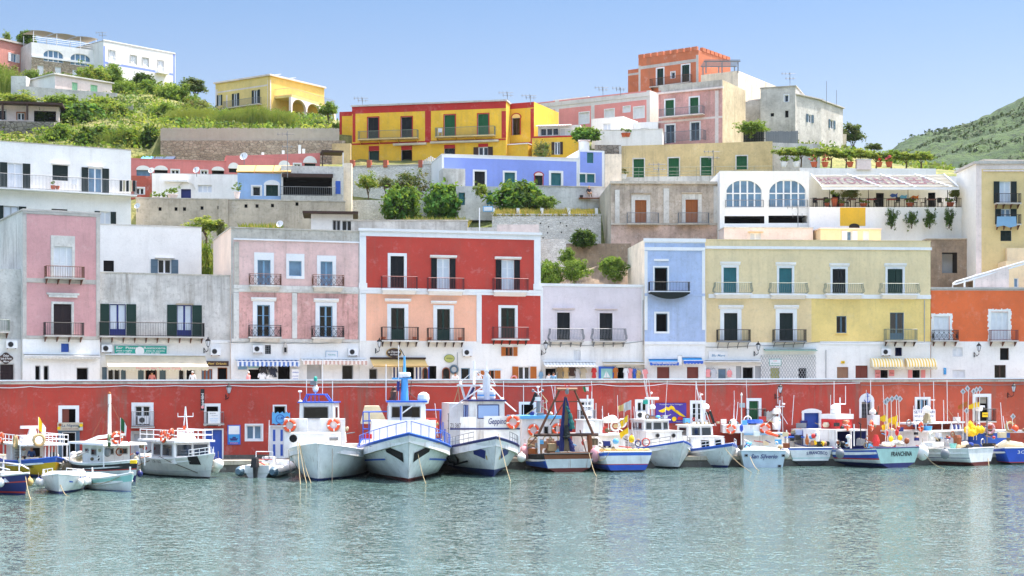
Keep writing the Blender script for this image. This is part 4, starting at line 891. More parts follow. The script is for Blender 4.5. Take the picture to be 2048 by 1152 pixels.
for k in range(n+1): x=a+(b-a)*k/n; mb.box(x-.011,x+.011,.05,.072,c,d,'iron')
mb.tube([(a,.06,d),(b,.06,d)],.025,'iron',4); mb.tube([(a,.06,c+.08),(b,.06,c+.08)],.02,'iron',4); mb.build('railing',h2.root); hter=h2
h3=House('restaurant_hall','white restaurant hall with three dark doorways behind the terrace',f.off(-5),1612,1950,(1612,352),420,5,'white',(),[('d',1664,388,1680,414,0,{}),('d',1752,386,1768,414,0,{}),('d',1856,385,1871,414,0,{})],cat='restaurant')
# --- right hand ochre house
f=Fac(1955,149,2080,149)
h=House('ochre_house','tall ochre house with green shutters at the right edge beside the restaurant terrace',f,1952,2080,(1952,328),560,6.5,'ochre2',[(1952,328,2080,338,'palepink'),(1952,338,1963,560,'palepink')],
 [('o',1999,363,2021,407,'dgreen',dict(g='curtain',n=2,sw=.55)),('o',2002,418,2021,450,'dgreen',dict(g='glass_skytint',sw=.55)),('c',2001,461,2023,482,'dgreen',dict(win=1))],side='white_clean',roof='trim_grey')
h.balc(1989,389,2037,407,m='iron',slab='trim_grey',pr=.8); h.balc(1991,431,2037,449,m='iron',slab='trim_grey',pr=.8); h.cap('trim_grey',.25,.2,'eaves'); h.trim('cornice','palepink',[(1966,340,2080,343)],.1)
# --- tuff wall with caves, beige house, stair
f=Fac(1861,152,2060,152)
h=House('cave_wall','brown tuff wall with two square cave openings above the orange house',f,1855,2080,(1855,479),600,3,'tuff',(),[('d',1884,505,1915,546,0,dict(win=1,dp=2.4,m='interior2',rv='tuff')),('d',1943,505,1974,546,0,dict(win=1,dp=2.4,m='interior2',rv='tuff')),('d',2004,505,2020,525,0,dict(win=1,dp=2,m='interior2',rv='tuff'))],cat='wall'); h.cap('concrete',.1,.1)
f=Fac(2010,146.5,2080,146.5)
h=House('beige_house','cream house corner with a stair rail above the orange house',f,2012,2090,(2012,522),600,6,'beige',[],[('g',2028,556,2037,575,0,dict(win=1,n=1,g='glass_skytint'))])
h2=House('wing','x',f.off(-2),2014,2090,(2014,496),600,5,'beige',[],[]); wing(h,h2)
def stair():
 mb=MB(); t=thing('stair_railing','white tubular stair railing rising over the orange house roof','railing',FO_(1905,575,-1))
 o=t.location
 def q(u,v): return FO_(u,v,-1)-o
 for dv in (0,5): mb.tube([q(1905,575),q(1906,567+dv*.3),q(1912,563+dv),q(2055,521+dv)],.09,'white_metal',6)
 for u in (1929,1948): mb.tube([q(u,578),q(u,563-(u-1912)*.29+2)],.09,'white_metal',6)
 mb.build('rail',t); m2=MB(); a=q(1948,549); b=q(2016,549); m2.poly([q(1950,575),q(2018,575),q(2018,531),q(1950,550)],'palepink'); m2.prism([(a.x,a.z-1.2),(b.x,b.z-1.2),(b.x,b.z+.7),(a.x,a.z)],.05,.1,'palepink'); m2.build('panel',t)
def FO_(u,v,d): return fO.P(u,v,d)
stair()
# --- ochre wall house
f=Fac(1240,175,1546,173.5)
h=House('shuttered_house','long low ochre house with four bright green shutters',f,1238,1545,(1238,292),372,6,'ochre',[(1238,352,1545,372,'white_old'),(1238,289,1243,352,'white_old')],
 [('c',1267,318,1288,355,'bgreen',dict(s=(.12,'white_old'))),('c',1337,316,1358,353,'bgreen',dict(s=(.12,'white_old'))),('c',1402,315,1423,351,'bgreen',dict(s=(.12,'white_old'))),('c',1473,312,1494,339,'bgreen',dict(s=(.12,'white_old'),win=1))],xtop=.018)
mb=MB(); a,b,c,d=h.rect(1240,337,1545,353);
n=int((b-a)/1.9)
for k in range(n+1): x=a+(b-a)*k/n; mb.box(x-.02,x+.02,-1.3,-1.26,c-.6,d,'iron_green')
for z in (c+.1,(c+d)/2,d): mb.tube([(a,-1.28,z),(b,-1.28,z)],.02,'iron_green',4)
mb.build('railing',h.root); hoc=h
rwall('white stained wall between the ochre house and the vine terrace',Fac(1544,176,1700,178),1544,1640,(1544,285),372,'white_grey',.8)
# --- white terraces
h=House('white_terrace','stepped white terrace with flower pots above the ochre house',Fac(1190,186,1325,185),1190,1325,(1190,262),310,5,'white',(),(),roof='white_old',xtop=.0); h.cap('white_old',.12,.04)
h2=House('wing','x',Fac(1183,192,1246,190),1183,1246,(1183,238),300,4.5,'white_clean',(),[('g',1207,247,1221,264,0,dict(win=1,f='pwhite',g='curtain'))],roof='white_old'); wing(h,h2)
h2=House('wing','x',Fac(1246,193,1318,192),1246,1316,(1246,246),300,4,'white',(),[('g',1281,256,1297,264,0,dict(win=1,f='pwhite',g='curtain'))],roof='white_old'); wing(h,h2)
rwall('dry rubble wall beside the violet blue house tower',Fac(1190,178,1250,178),1190,1242,(1190,290),380,'stone_grey',.8)
rwall('curved pale stair wall between the violet and ochre houses',Fac(1208,171,1245,171),1210,1243,(1210,308),400,'cream_side',.8)
# --- upper pink house
f=Fac(1069,208,1300,199); UP='uppink_trim'
h=House('long_pink_house','long pink hilltop house with grey white borders and white shutters',f,1069,1300,(1069,206),275,10,'uppink',[(1066,196,1300,211,UP),(1110,196,1118,262,UP),(1182,196,1189,262,UP),(1293,180,1300,262,UP)],
 [('o',1097,233,1109,252,'dark_sh',dict(win=1,sw=.4)),('c',1159,225,1178,248,'pwhite',dict(s=(.12,TW),win=1)),('c',1210,219,1228,238,'pwhite',dict(s=(.12,TW),win=1)),('c',1247,213,1260,225,'pwhite',dict(s=(.1,TW),win=1)),('c',1268,214,1288,237,'pwhite',dict(s=(.12,TW)))],side='palepink')
h.trim('cornice',UP,[(1069,196,1300,204)],.06)
mb=MB(); a,b,c,d=h.rect(1078,190,1146,206); mb.box(a,b,4,8,h.H,d,'uppink'); mb.box(a-.1,b+.1,3.9,8.1,d+.004,d+.2,UP); mb.build('roof_room',h.root)
# --- terracotta house
f=Fac(1277,214,1397,208.5)
h=House('terracotta_house','tall terracotta house with crenellated roofline at the top of the town',f,1277,1397,(1277,117),250,9,'terra',[(1277,125,1397,131,'trim_grey'),(1277,131,1281,250,'trim_grey'),(1392,110,1397,250,'trim_grey')],
 [('c',1314,137,1327,171,'green',dict(s=(.16,TW))),('g',1342,144,1350,157,0,dict(s=(.1,TW),n=1,win=1)),('h',1364,130,1379,164,'green',dict(s=(.16,TW),g='glass_dark'))],side='terra')
mb=MB(); n=9
for k in range(n): x=h.W*k/n; mb.box(x+.02,x+h.W/n*.8,-.08,.35,h.H+.004,h.H+.5,'terra')
for k in range(7): y=1+8*k/7; mb.box(h.W-.35,h.W+.08,y,y+.9,h.H+.004,h.H+.5,'terra')
mb.build('parapet',h.root); h.balc(1305,155,1384,170,m='iron_rust',slab='trim_grey',pr=.8,nb=3)
h2=House('wing','x',f.off(-2.5),1256,1280,(1256,140),250,6,'terra',[(1256,146,1280,150,'trim_grey')],()); wing(h,h2)
# --- tall pink house
f=Fac(1317,192.5,1445,188.5)
h=House('tall_pink_house','tall faded pink house with green shutters and a thick grey roof ledge',f,1317,1445,(1317,172),300,8,'pinktall',[(1317,160,1445,181,'concrete_l'),(1317,181,1322,300,'pinktall2'),(1430,181,1437,300,'palepink'),(1317,237,1445,241,'palepink')],
 [('c',1331,200,1348,236,'bgreen',dict(s=(.16,TW))),('c',1380,195,1397,231,'bgreen',dict(s=(.16,TW))),('g',1332,250,1349,286,0,dict(s=(.16,TW),f='bluegrey',g='glass')),('g',1382,245,1399,281,0,dict(s=(.16,TW),f='bluegrey',g='glass'))],side='tan_side',roof='roof')
h.trim('cornice','palepink',[(1315,179.5,1447,183)],.25)
h.balc(1323,217,1409,232,m='iron_grey',slab='palepink',pr=.8,brk='none'); mb=MB(); a,b,c,d=h.rect(1325,265,1412,284); railing(mb,a,b,c,d,1.0,'iron_grey'); mb.build('railing',h.root)
# --- cream block behind
f=Fac(1400,206,1478,203)
h=House('cream_block','tall cream block with a long sunlit side wall behind the pink house',f,1402,1476,(1402,150),300,22,'cream_side',(),[('d',1466,172,1472,192,0,dict(win=1,dp=.3)),('d',1468,217,1473,232,0,dict(win=1,dp=.3))],side='cream_side')
# --- pergola frame on the roof
def pergola(label,P,us,vs,m,rows=7):
 t=thing('roof_pergola',label,'pergola',P(us[0],vs[1])); mb=MB(); o=t.location; a=P(us[0],vs[0])-o; b=P(us[1],vs[0])-o; H=(P(us[0],vs[0])-P(us[0],vs[1])).z
 for y in (0,3.2):
  for x in (a.x,(a.x+b.x)/2,b.x): mb.box(x-.07,x+.07,y-.07,y+.07,0,H,m)
  mb.box(a.x-.3,b.x+.3,y-.06,y+.06,H+.003,H+.16,m)
 for k in range(rows): y=-.3+3.8*k/(rows-1); mb.box(a.x-.25,b.x+.25,y-.03,y+.03,H+.163,H+.24,m)
 mb.build('frame',t); return t
pergola('grey timber pergola frame on the roof beside the terracotta house',lambda u,v: W(u,v,203),(1412,1476),(124,146),'iron_grey')
# --- grey right-hand house
f=Fac(1520,196.5,1592,195)
h=House('grey_house','angular whitewashed grey house at the right end of the upper town',f,1521,1591,(1521,177),330,8,'greyhouse',(),[('g',1569,190,1577,204,0,dict(win=1,s=(.12,TW),n=1)),('d',1570,221,1577,235,0,dict(win=1,dp=.3)),('d',1541,226,1548,233,0,dict(win=1,dp=.3))],roof='trim_grey'); h.cap('trim_grey',.12,.1)
h2=House('wing','x',Fac(1478,199,1522,198),1479,1522,(1479,204),330,7,'greyhouse',(),[]); wing(h,h2)
h2=House('wing','x',Fac(1591,195.5,1643,199.5),1590.5,1643,(1590.5,189),330,7,'greyhouse',(),[('o',1616,229,1623,245,'bluegrey',dict(win=1,sw=.4))],roof='trim_grey'); h2.cap('trim_grey',.15,.2,'eaves'); wing(h,h2)
h2=House('wing','x',Fac(1643,199.5,1686,205),1643,1686,(1643,202),340,6,'greyhouse',(),[('o',1660,240,1667,257,'bluegrey',dict(win=1,sw=.45))],roof='trim_grey'); h2.cap('trim_grey',.15,.2,'eaves'); wing(h,h2)
rwall('small cream lean-to wall behind the right end of the grey house',Fac(1680,207,1695,207),1676,1693,(1676,268),340,'cream_side',2)
fence('dark mesh screen fence under the ivy in front of the grey house',Fac(1485,183,1560,183),1487,1531,246,285,'net_dark',step=.2)
fence('black netting fence below the grey house windows',Fac(1531,185,1610,185),1532,1598,262,285,'iron_grey',step=.2)
# --- top left houses
f=Fac(-20,249,62,256)
h=House('pink_villa','pink brick hilltop villa cut off by the left edge',f,-60,60,(0,80),190,9,'tophouse_pink',(),[('o',22,107,33,124,'pwhite',dict(win=1,g='glass_skytint'))],side='white_old'); h.cap('trim_grey',.3,.3,'eaves')
f=Fac(63,250,206,257)
h=House('arched_villa','white hilltop villa with two wide arched windows and a sunshade roof terrace',f,63,207,(63,84),190,8,'white',[(63,121,190,190,'stone_brown')],
 [('g',87,101,127,124,0,dict(win=1,n=4,g='glass_skytint',rv='white')),('g',141,108,181,131,0,dict(win=1,n=4,g='glass_skytint',rv='white')),('c',75,131,87,150,'pwhite',dict(win=1)),('c',110,134,122,149,'pwhite',dict(win=1)),('c',145,140,157,153,'pwhite',dict(win=1)),('g',193,110,204,127,0,dict(win=1,g='glass_skytint'))],side='white_old')
for q in ((87,100.5,127,112),(141,107.5,181,119)): mb=MB(); a,b,c,d=h.rect(*q); spandrel(mb,a,b,c,d+.02,d-c,.006,.15,'white'); mb.build('arch',h.root)
h.trim('band',TW,[(63,119,207,123)],.12)
mb=MB(); w=h.W
for x in (0.4,w*.35,w*.68,w-1.2):
 for y in (.3,5): mb.box(x,x+.1,y,y+.1,h.H,h.H+1.9,'white_metal')
for k in range(3):
 x0=.2+w*.31*k; n=6
 for i in range(n):
  za=h.H+1.95+.14*math.sin(math.pi*i/n); zb=h.H+1.95+.14*math.sin(math.pi*(i+1)/n); xa=x0+w*.3*i/n; xb=x0+w*.3*(i+1)/n
  mb.poly([(xa,.2,za),(xb,.2,zb),(xb,5.2,zb+.25),(xa,5.2,za+.25)],'bamboo')
for z in (.35,.65,.95): mb.tube([(.2,.1,h.H+z),(w-.3,.1,h.H+z)],.03,'white_metal',4)
mb.build('sunshade',h.root)
f=Fac(206,254,351,264.5)
h=House('blue_edged_house','white hilltop house outlined with a sky blue border',f,207,351,(207,82),200,9,'white',[(207,88,351,92,'peri'),(207,92,210,137,'peri'),(346,92,350,190,'peri'),(207,135,350,139.5,'peri')],
 [('c',218,101,230,124,'pwhite',dict(s=(.12,'trim_grey'))),('c',261,111,273,128,'pwhite',dict(s=(.1,'trim_grey'),win=1)),('c',285,116,297,132,'pwhite',dict(s=(.1,'trim_grey'),win=1)),('c',316,121,327,144,'pwhite',dict(s=(.1,'trim_grey')))])
h.balc(216,117,236,128,m='white_metal',slab=TW,brk='none',pr=.9); h.balc(311,137,332,147,m='white_metal',slab=TW,brk='none',pr=.9); h.cap('trim_grey',.12,.05)
f=Fac(110,226,224,233)
h=House('pink_cottage','low pale pink cottage with mint green shutters on the upper slope',f,110,224,(110,149),215,7,'palepink',(),[('c',144,165,155,181,'lgreen',dict(win=1)),('c',181,170,195,186,'lgreen',dict(win=1))],side='white'); h.cap('white_old',.2,.25,'eaves')
rwall('white garden wall stub left of the pale pink cottage',Fac(20,228,80,228),22,52,(22,152),200,'white_old',2)
rwall('long low pale wall in front of the pink cottage',Fac(50,222,260,228),42,235,(42,172),215,'white_grey',.5)
f=Fac(-40,206,125,208)
h=House('farm_house','long low farmhouse with a dark timber roof overhang on the left slope',f,-60,118,(-60,208),262,6,'palepink',(),[('g',-4,220,12,240,0,dict(win=1,g='glass_dark',s=(.1,'trim_grey'))),('g',35,226,49,240,0,dict(win=1,g='glass_dark',s=(.15,'wood2'),n=2)),('d',68,222,112,244,0,dict(win=1,dp=2))])
mb=MB(); mb.box(-.5,h.W+.6,-1.6,6,h.H+.004,h.H+.28,'timber_dark'); mb.build('roof',h.root)
mb=MB();
for u in (8,57): a,b,c,d=h.rect(u-2,212,u+2,243); mb.box(a,b,-1.5,-1.25,c,h.H,'timber_dark')
mb.build('post',h.root)
rwall('grey dry stone wall below the farmhouse',Fac(-60,203,110,204),-80,108,(0,242),290,'stone_grey',.8)
# --- yellow hill villa
f=Fac(430,257,540,250)
h=House('yellow_villa','pale yellow hilltop villa with green shutters and an arched loggia',f,431,540,(431,168),265,13,'hillyellow_p',[(431,176,540,179,'palepink'),(431,179,435,265,'palepink'),(535,160,540,265,'palepink'),(452,190,455,230,'palepink')],
 [('o',437,190,442,211,'dgreen',dict(win=1)),('o',468,187,475,212,'dgreen',dict(n=2)),('o',508,180,516,207,'dgreen',{})],side='villa_yellow',roof='roof'); h.cap('palepink',.25,.25,'eaves')
h.balc(452,200,523,213,m='iron_grey',slab='palepink',pr=.8,brk='none')
f2=Fac(540,250,624,261).off(.04)
h2=House('wing','x',f2,540.5,623,(540.5,151.5),265,.4,'villa_yellow',[(540.5,160,545,265,'palepink')],[('o',562,186,569,207,'bluegrey',dict(win=1,g='curtain')),('o',596,196,602,211,'bluegrey',dict(win=1,g='curtain'))]); wing(h,h2)
a,b,c,d=h2.rect(575,208,636,214); x,_,_,_=h2.rect(548,210,549,214); mb=MB(); mb.box(x,b,-3.4,-.02,c,d-.1,'hillyellow_p')
n=3; L=(b-x)/n; z0=h2.rect(575,214,636,250)[2]
for k in range(n+1): q=x+L*k; mb.box(q-.2,q+.2,-3.4,-3.0,z0,c-.004,'palepink')
for k in range(n): spandrel(mb,x+L*k+.2,x+L*k+L-.2,c-1.5,c-.004,1.4,-3.4,-3.0,'palepink')
mb.build('loggia',h2.root); mb=MB(); railing(mb,x,b,d-.1,d+1.0,3.4,'iron_grey',sp=.25); mb.build('railing',h2.root)
mb=MB()
for k in range(2): q=h.W-4.6+2.3*k; mb.prismx([(1.2+3.5*k,h.H+.3),(3.0+3.5*k,h.H+.85),(3.1+3.5*k,h.H+.75),(1.3+3.5*k,h.H+.2)],h.W-3.2,h.W-.4,'pgrey')
mb.build('solar_heater',h.root)
h=House('distant_house','far terracotta roofed house at the foot of the distant hill',Fac(1900,260,2080,262),1968,2100,(1968,318),345,8,'palepink',(),[('d',1985,326,1990,334,0,dict(win=1,dp=.3))],roof='terra')
h=House('distant_house','small white house peeping out below the distant hill',Fac(1880,250,1990,250),1884,1925,(1884,336),352,6,'white',(),[('d',1899,341,1904,348,0,dict(win=1,dp=.3))])
# ================================================================ planting on the slopes
BL=[(812,394,173,84,60,'dry','dry brownish bush at the top of the central clump','bush'),(806,442,168,88,76,'green','dense bright green bush at the left of the central clump','bush'),(892,438,166,92,80,'fig','broad leaved fig bush at the right of the central clump','bush'),
(1036,422,164,104,72,'fig','big round fig tree over the grassy wall','tree'),(1092,414,162,46,28,'light','low light green bush right of the round fig tree','bush'),(736,402,171,46,58,'yellow','spindly yellow green sapling against the white rubble wall','tree'),(770,392,173,36,40,'olive','grey green sapling between the spindly sapling and the dry bush','tree'),
(962,390,163,30,26,'yellow','yellow green vine hanging over the garden house','vine'),(1171,304,180.5,62,52,'fig','small fig tree beside the white water tank','tree'),(1085,312,182,38,32,'olive','sparse olive shrub against the low yellow wing','shrub'),
(1100,574,146,58,66,'light','leafy bush against the side of the red house','bush'),(1136,524,147.2,36,32,'light','pale round bush on the top of the tuff rock','bush'),(1150,556,145.5,54,44,'light','round light green bush in the middle of the tuff rock','bush'),(1226,552,146,60,48,'light','light green bush on the right part of the tuff rock','bush'),(1166,489,155,56,32,'dense','dark low bush growing out of the pierced white wall','bush'),
(412,486,150,84,54,'yellow','yellow green fig sapling below the drain hole wall','tree'),(441,470,149.5,22,38,'dry','reddish brown shrub beside the yellow green sapling','shrub'),(413,556,145,40,92,'yellow','narrow strip of yellow weeds between two houses','weeds'),
(52,88,268,44,30,'dense','dark tree top behind the arched villa','tree'),(14,82,262,16,22,'yellow','yellow flowering shrub above the pink villa roof','shrub'),(14,190,236,66,66,'olive','tall olive green thicket in front of the pink villa','bush'),(62,166,238,34,32,'light','small bush under the arched villa stone base','bush'),
(190,170,240,68,44,'yellow','bright green bush beside the pink cottage roof','bush'),(225,168,243,56,44,'light','leafy bush below the blue edged house, left one','bush'),(246,196,238,48,40,'light','bush at the right end of the pink cottage','bush'),(287,174,247,46,32,'dense','dark round bush below the middle of the blue edged house','bush'),
(292,212,240,70,58,'light','tall light green bush on the slope under the blue edged house','bush'),(345,212,238,82,50,'light','wide light green bush in the hollow right of the blue edged house','bush'),(391,206,240,58,50,'pine','dark rounded tree in the hollow between two villas','tree'),(392,234,232,80,40,'olive','grey olive thicket below the dark rounded tree','bush'),
(160,252,212,104,56,'fig','large fig bush right of the farmhouse','bush'),(236,236,214,66,36,'yellow','yellow green bush on the grassy bank','bush'),(120,296,201,90,54,'light','light bush just above the white terrace house, left part','bush'),(190,302,199,104,56,'dense','darker bush above the white terrace house roof','bush'),(255,304,197,90,62,'yellow','tall yellow green bush left of the stone wall','bush'),(300,308,196,50,60,'dense','dark bush against the left end of the stone wall','bush'),
(30,296,203,84,34,'yellow','yellow scrub under the grey dry stone wall','bush'),(80,238,209,50,30,'dense','low dark shrub at the farmhouse corner','shrub'),(40,208,216,90,26,'yellow','yellow green scrub above the farmhouse roof','bush'),(120,214,219,84,28,'light','leafy scrub in front of the pink cottage wall','bush'),(205,216,222,70,24,'yellow','bright scrub right of the pink cottage wall','bush'),
(330,236,214,64,34,'light','leafy shrub in the middle of the grassy slope','bush'),(350,258,206,60,26,'fig','broad leaved plant above the left end of the bamboo fence','bush'),(520,262,203,60,24,'fig','broad leaved shrub in front of the reeds','bush'),(657,250,206,46,48,'light','tree between the yellow villa and the yellow red house','tree'),(672,280,197,26,40,'dense','dark shrub against the left wing of the yellow house','shrub'),
(1706,310,212,58,64,'pine','tall pine tree behind the grey house','tree'),(1748,308,216,40,22,'pine','low dark pine right of the tall pine','tree'),(1503,264,181.5,62,26,'light','clipped ivy on top of the dark mesh fence','ivy'),
(1488,318,0,0,0,'','','')]
for q in BL:
 if q[3]: bush(q[0],q[1],q[2],q[3],q[4],q[5],q[6],q[7],name={'tree':'tree','bush':'bush','shrub':'shrub','vine':'vine','weeds':'weed_clump','ivy':'ivy'}[q[7]],trunk=q[4]*.25 if q[7]=='tree' and 'round fig' not in q[6] and 'top behind' not in q[6] else 0)
vl=['at the left end of the vine terrace','above the first white pot','left of the pink flowers','over the pink flowers','right of the pink flowers','over the middle of the vine terrace','beside the stone block on the vine terrace','right of the stone block','near the right end of the vine terrace','drooping over the right end of the vine terrace']
for i,l in enumerate(vl): bush(1572+i*30,326+i*1.2,171.5+.3*(i%3),54,32+4*(i%2),['yellow','light','yellow'][i%3],'leafy green vine '+l,'vine','vine','vines on the pergola terrace',trunk=10)
for i,(u,l) in enumerate(((1783,'leftmost, nearest the yellow panel'),(1823,'second from the yellow panel'),(1859,'third from the yellow panel'),(1898,'rightmost, nearest the ochre house'))):
 bush(u,449,152.9,25,33,'hang','hanging green plant on the white terrace wall, '+l,'plant','hanging_plant','plants hanging on the terrace wall')
def reed_bed(label,u0,u1,vb,Y,hpx,n,mats,name='reeds'):
 p=W((u0+u1)/2,vb,Y); k=Y/F; mb=MB(); reeds(mb,(u1-u0)*k,4,hpx*k,n,mats,random.Random(int(u0)))
 tag(mb.build(name,loc=p),label,'reeds',kind='stuff')
reed_bed('dense stand of pale green reeds below the yellow villa',432,588,262,203,52,1500,['reed','leaf_light','reed','leaf_yel'])
reed_bed('thin pale reeds on the slope left of the villa',335,440,250,210,40,420,['reed','leaf_yel'])
reed_bed('tall grassy reeds in front of the pink villa',-30,45,196,232,70,420,['reed','leaf_light'])
reed_bed('yellowing reeds above the terrace house',200,320,300,198,46,500,['reed','leaf_yel','leaf_light'])
def grass(label,u0,u1,v0,v1,Y,n,h,mats,name='grass',dep=2.5):
 k=Y/F; mb=MB(); rr=random.Random(int(u0+v0)); o=W((u0+u1)/2,v1,Y)
 for i in range(n):
  u=rr.uniform(u0,u1); y=rr.uniform(0,dep); f=rr.random(); x=(u-(u0+u1)/2)*k; z=(v1-(v0+(v1-v0)*f))*k*.6*(y/dep); hh=h*rr.uniform(.4,1.1); l=rr.gauss(0,.3)*hh; t=rr.uniform(.02,.05)
  mb.poly([(x-t,y,z),(x+t,y,z),(x+l*.5+t*.7,y,z+hh*.65),(x+l,y-.03,z+hh)],rr.choice(mats))
 tag(mb.build(name,loc=o),label,'grass',kind='stuff')
grass('yellow dry grass in front of the central bushes',806,935,432,458,152.2,2600,.95,['straw','leaf_yel','straw','leaf_light'])
grass('dry straw coloured grass between the low white pillars',986,1192,418,432,159.9,2600,.75,['straw','straw','leaf_yel'],dep=1.5)
grass('grass on the bank under the bamboo fence by the rose house',265,330,302,318,182,500,.5,['leaf_yel','leaf_light'])
grass('straw grass on the roof edge of the drain wall',476,560,440,456,150.5,300,.5,['leaf_yel','leaf_light','straw'])
def scrub():
 mb=MB(); rr=random.Random(11); n=0
 while n<5200:
  Y=rr.uniform(191,258); u=rr.uniform(-60,660) if rr.random()<.8 else rr.uniform(1560,1900)
  if u>1500 and Y<186: continue
  x=(u-1024)*Y/F; z=terrain_v(u,Y); p=Vector((x,Y,z)); g=noise.noise(p*.16)
  if g<-.28: continue
  n+=1; mt=rr.choice(['leaf_light','leaf_yel','leaf_olive','leaf_mid'] if g<.1 else ['leaf_mid','leaf_light','leaf_olive','leaf_dark','leaf_dark']); s=rr.uniform(.35,.95)
  for q in range(7):
   c=p+Vector((rr.gauss(0,.45),rr.gauss(0,.45),rr.uniform(0,.8)))*s*1.3; nn=Vector((rr.gauss(0,1),rr.gauss(0,1),rr.gauss(0,1)+.6)).normalized(); a=nn.orthogonal().normalized(); a=Matrix.Rotation(rr.uniform(0,6.28),3,nn)@a; b=nn.cross(a); w=s*rr.uniform(.2,.42)
   mb.poly([c+a*w,c+b*w*.55,c-a*w,c-b*w*.55],mt)
 tag(mb.build('ground_cover'),'low green scrub and weeds covering the hillside terraces','scrub',kind='stuff')
scrub()
# ================================================================ small things on the hill
def pot_plant(P,w,h,kind,label,pot='terracotta',cat='potted plant',group=None,flower=None):
 t=thing('potted_plant',label,cat,P,0,group); mb=MB(); mb.lathe((0,0,0),[(w*.28,0),(w*.4,h*.38),(w*.44,h*.4),(w*.44,h*.45),(w*.38,h*.45)],pot,10); mb.build('pot',t)
 m2=MB(); rr=random.Random(int(P[0]*10)); crown(m2,(0,0,h*.72),w*.55,w*.5,h*.34,14,16,.1,KINDS[kind][0]+([flower,flower] if flower else []),rr); m2.build('foliage',t); return t
for i,(u,l,fl) in enumerate(((1568,'white pot at the left end of the vine terrace',None),(1592,'white pot under the second vine',None),(1628,'pot of pink flowers under the vines','flower_pink'),(1650,'second pot of pink flowers under the vines','flower_pink'),(1700,'green shrub in a low pot in the middle of the vine terrace',None),(1758,'pot of red flowers right of the stone block','flower_red'),(1778,'pot of pink flowers at the right end of the vine terrace','flower_pink'))):
 pot_plant(W(u,334,170.5),.9,1.2,'light',l,'pwhite' if i<2 else 'terracotta','potted plant','pots on the vine terrace',fl)
mb=MB(); o=W(1727,340,170.3); mb.frus((-.8,.8,-.3,.5),(-.75,.75,-.3,.5),0,1.05,'palepink'); mb.box(-.85,.85,-.35,.55,1.053,1.16,'white_old'); tag(mb.build('stone_block',loc=o),'pale square stone block on the vine terrace edge','block')
rwall('low white edge wall of the vine terrace',Fac(1610,170,1880,170.5),1600,1872,(1610,336),372,'white',.5)
for (u,v,l,k) in ((1248,270,'left terracotta pot on the white terrace edge','light'),(1256,270,'right terracotta pot on the white terrace edge','light')): pot_plant(W(u,v+4,185.6),.8,1.0,k,l)
pot_plant(W(1247,358,174.2),.9,1.1,'olive','white pot at the left end of the ochre house railing','pwhite')
for (u,v,w,h,l) in ((345,396,1.3,1.4,'spiky palm in a planter on the cottage terrace'),(312,398,1.0,1.0,'small bush in a stone planter at the left of the cottage terrace'),(330,398,.9,.9,'round plant in a stone planter next to the palm'),(474,392,.8,1.5,'red potted plants at the blue cottage corner')):
 pot_plant(W(u,v+5,160.3),w,h,'light',l,'palepink')
mb=MB(); o=W(1168,304,180); mb.lathe((0,0,0),[(.62,0),(.62,1.15),(.5,1.2)],'pwhite',14); mb.box(-.7,.7,-.7,.7,1.203,1.3,'palepink'); tag(mb.build('water_tank',loc=o),'white water tank beside the small fig tree','water tank')
# antennas
def antenna(u,vt,vb,Y,label,arms=3,tilt=0):
 p=W(u,vb,Y); H=(vb-vt)*Y/F; t=thing('antenna',label,'antenna',p); mb=MB(); mb.tube([(0,0,-.2),(tilt,0,H)],.035,'iron_grey',5); mb.build('pole',t)
 if arms:
  q=MB()
  for k in range(2):
   z=H*(.93-.28*k); q.tube([(-1.1+.5*k,0,z),(.7,0,z)],.03,'iron_grey',4)
   for i in range(arms): x=-1.0+.5*k+i*.45; q.tube([(x,-.32,z),(x,.32,z)],.022,'iron_grey',4); q.tube([(x,0,z-.2),(x,0,z+.2)],.022,'iron_grey',4)
  q.build('crossbars',t)
for a in ((205,64,83,255,'antenna on the roof between the two white hilltop villas'),(725,195,213,191,'antenna on the left end of the yellow red house'),(1015,184,203,188,'antenna on the right end of the yellow red house'),(1061,190,206,187,'antenna on the roof bay of the yellow house'),(1580,145,179,197,'antenna on the tower of the grey house'),(1206,174,190,203,'left antenna on the long pink house'),(1241,175,188,201,'right antenna on the long pink house'),(1427,300,345,173,'antenna pole in front of the ochre house'),(1318,326,363,160,'pole antenna on the roof of the old grey pink house'),(1596,410,470,153,'thin antenna rising before the black openings'),(575,262,352,165,'antenna pole above the blue cottage')): antenna(*a)
for a in ((1653,162,205,200,'left thin mast behind the grey house roof'),(1673,180,210,203,'right thin mast behind the grey house roof'),(1532,165,177,197,'short mast on the grey tower corner')): antenna(*a,arms=0)
def dish(u,v,r,fac,label,m='white_metal'):
 p=W(u,v,fac); t=thing('satellite_dish',label,'satellite dish',p); k=r*fac/F; mb=MB(); mb.X=Matrix.Rotation(math.radians(-12),4,'Z')@Matrix.Rotation(math.radians(-20),4,'X')
 mb.lathe((0,0,0),[(.01,.12*k),(k*.5,.06*k),(k*.85,-.1*k),(k,-.25*k),(k*1.02,-.22*k),(k*.86,-.04*k),(k*.5,.12*k),(.01,.18*k)],m,18,'y'); mb.tube([(0,-.2*k,-k),(0,-1.0*k,-.2*k)],.03*k+.01,'iron_grey',5); mb.box(-.12*k,.12*k,-1.1*k,-.9*k,-.25*k,-.05*k,'iron_grey'); mb.build('reflector',t,smooth=False)
 q=MB(); q.tube([(0,.15*k,0),(0,.3*k,-2.0*k)],.08*k+.01,'iron_grey',6); q.build('post',t)
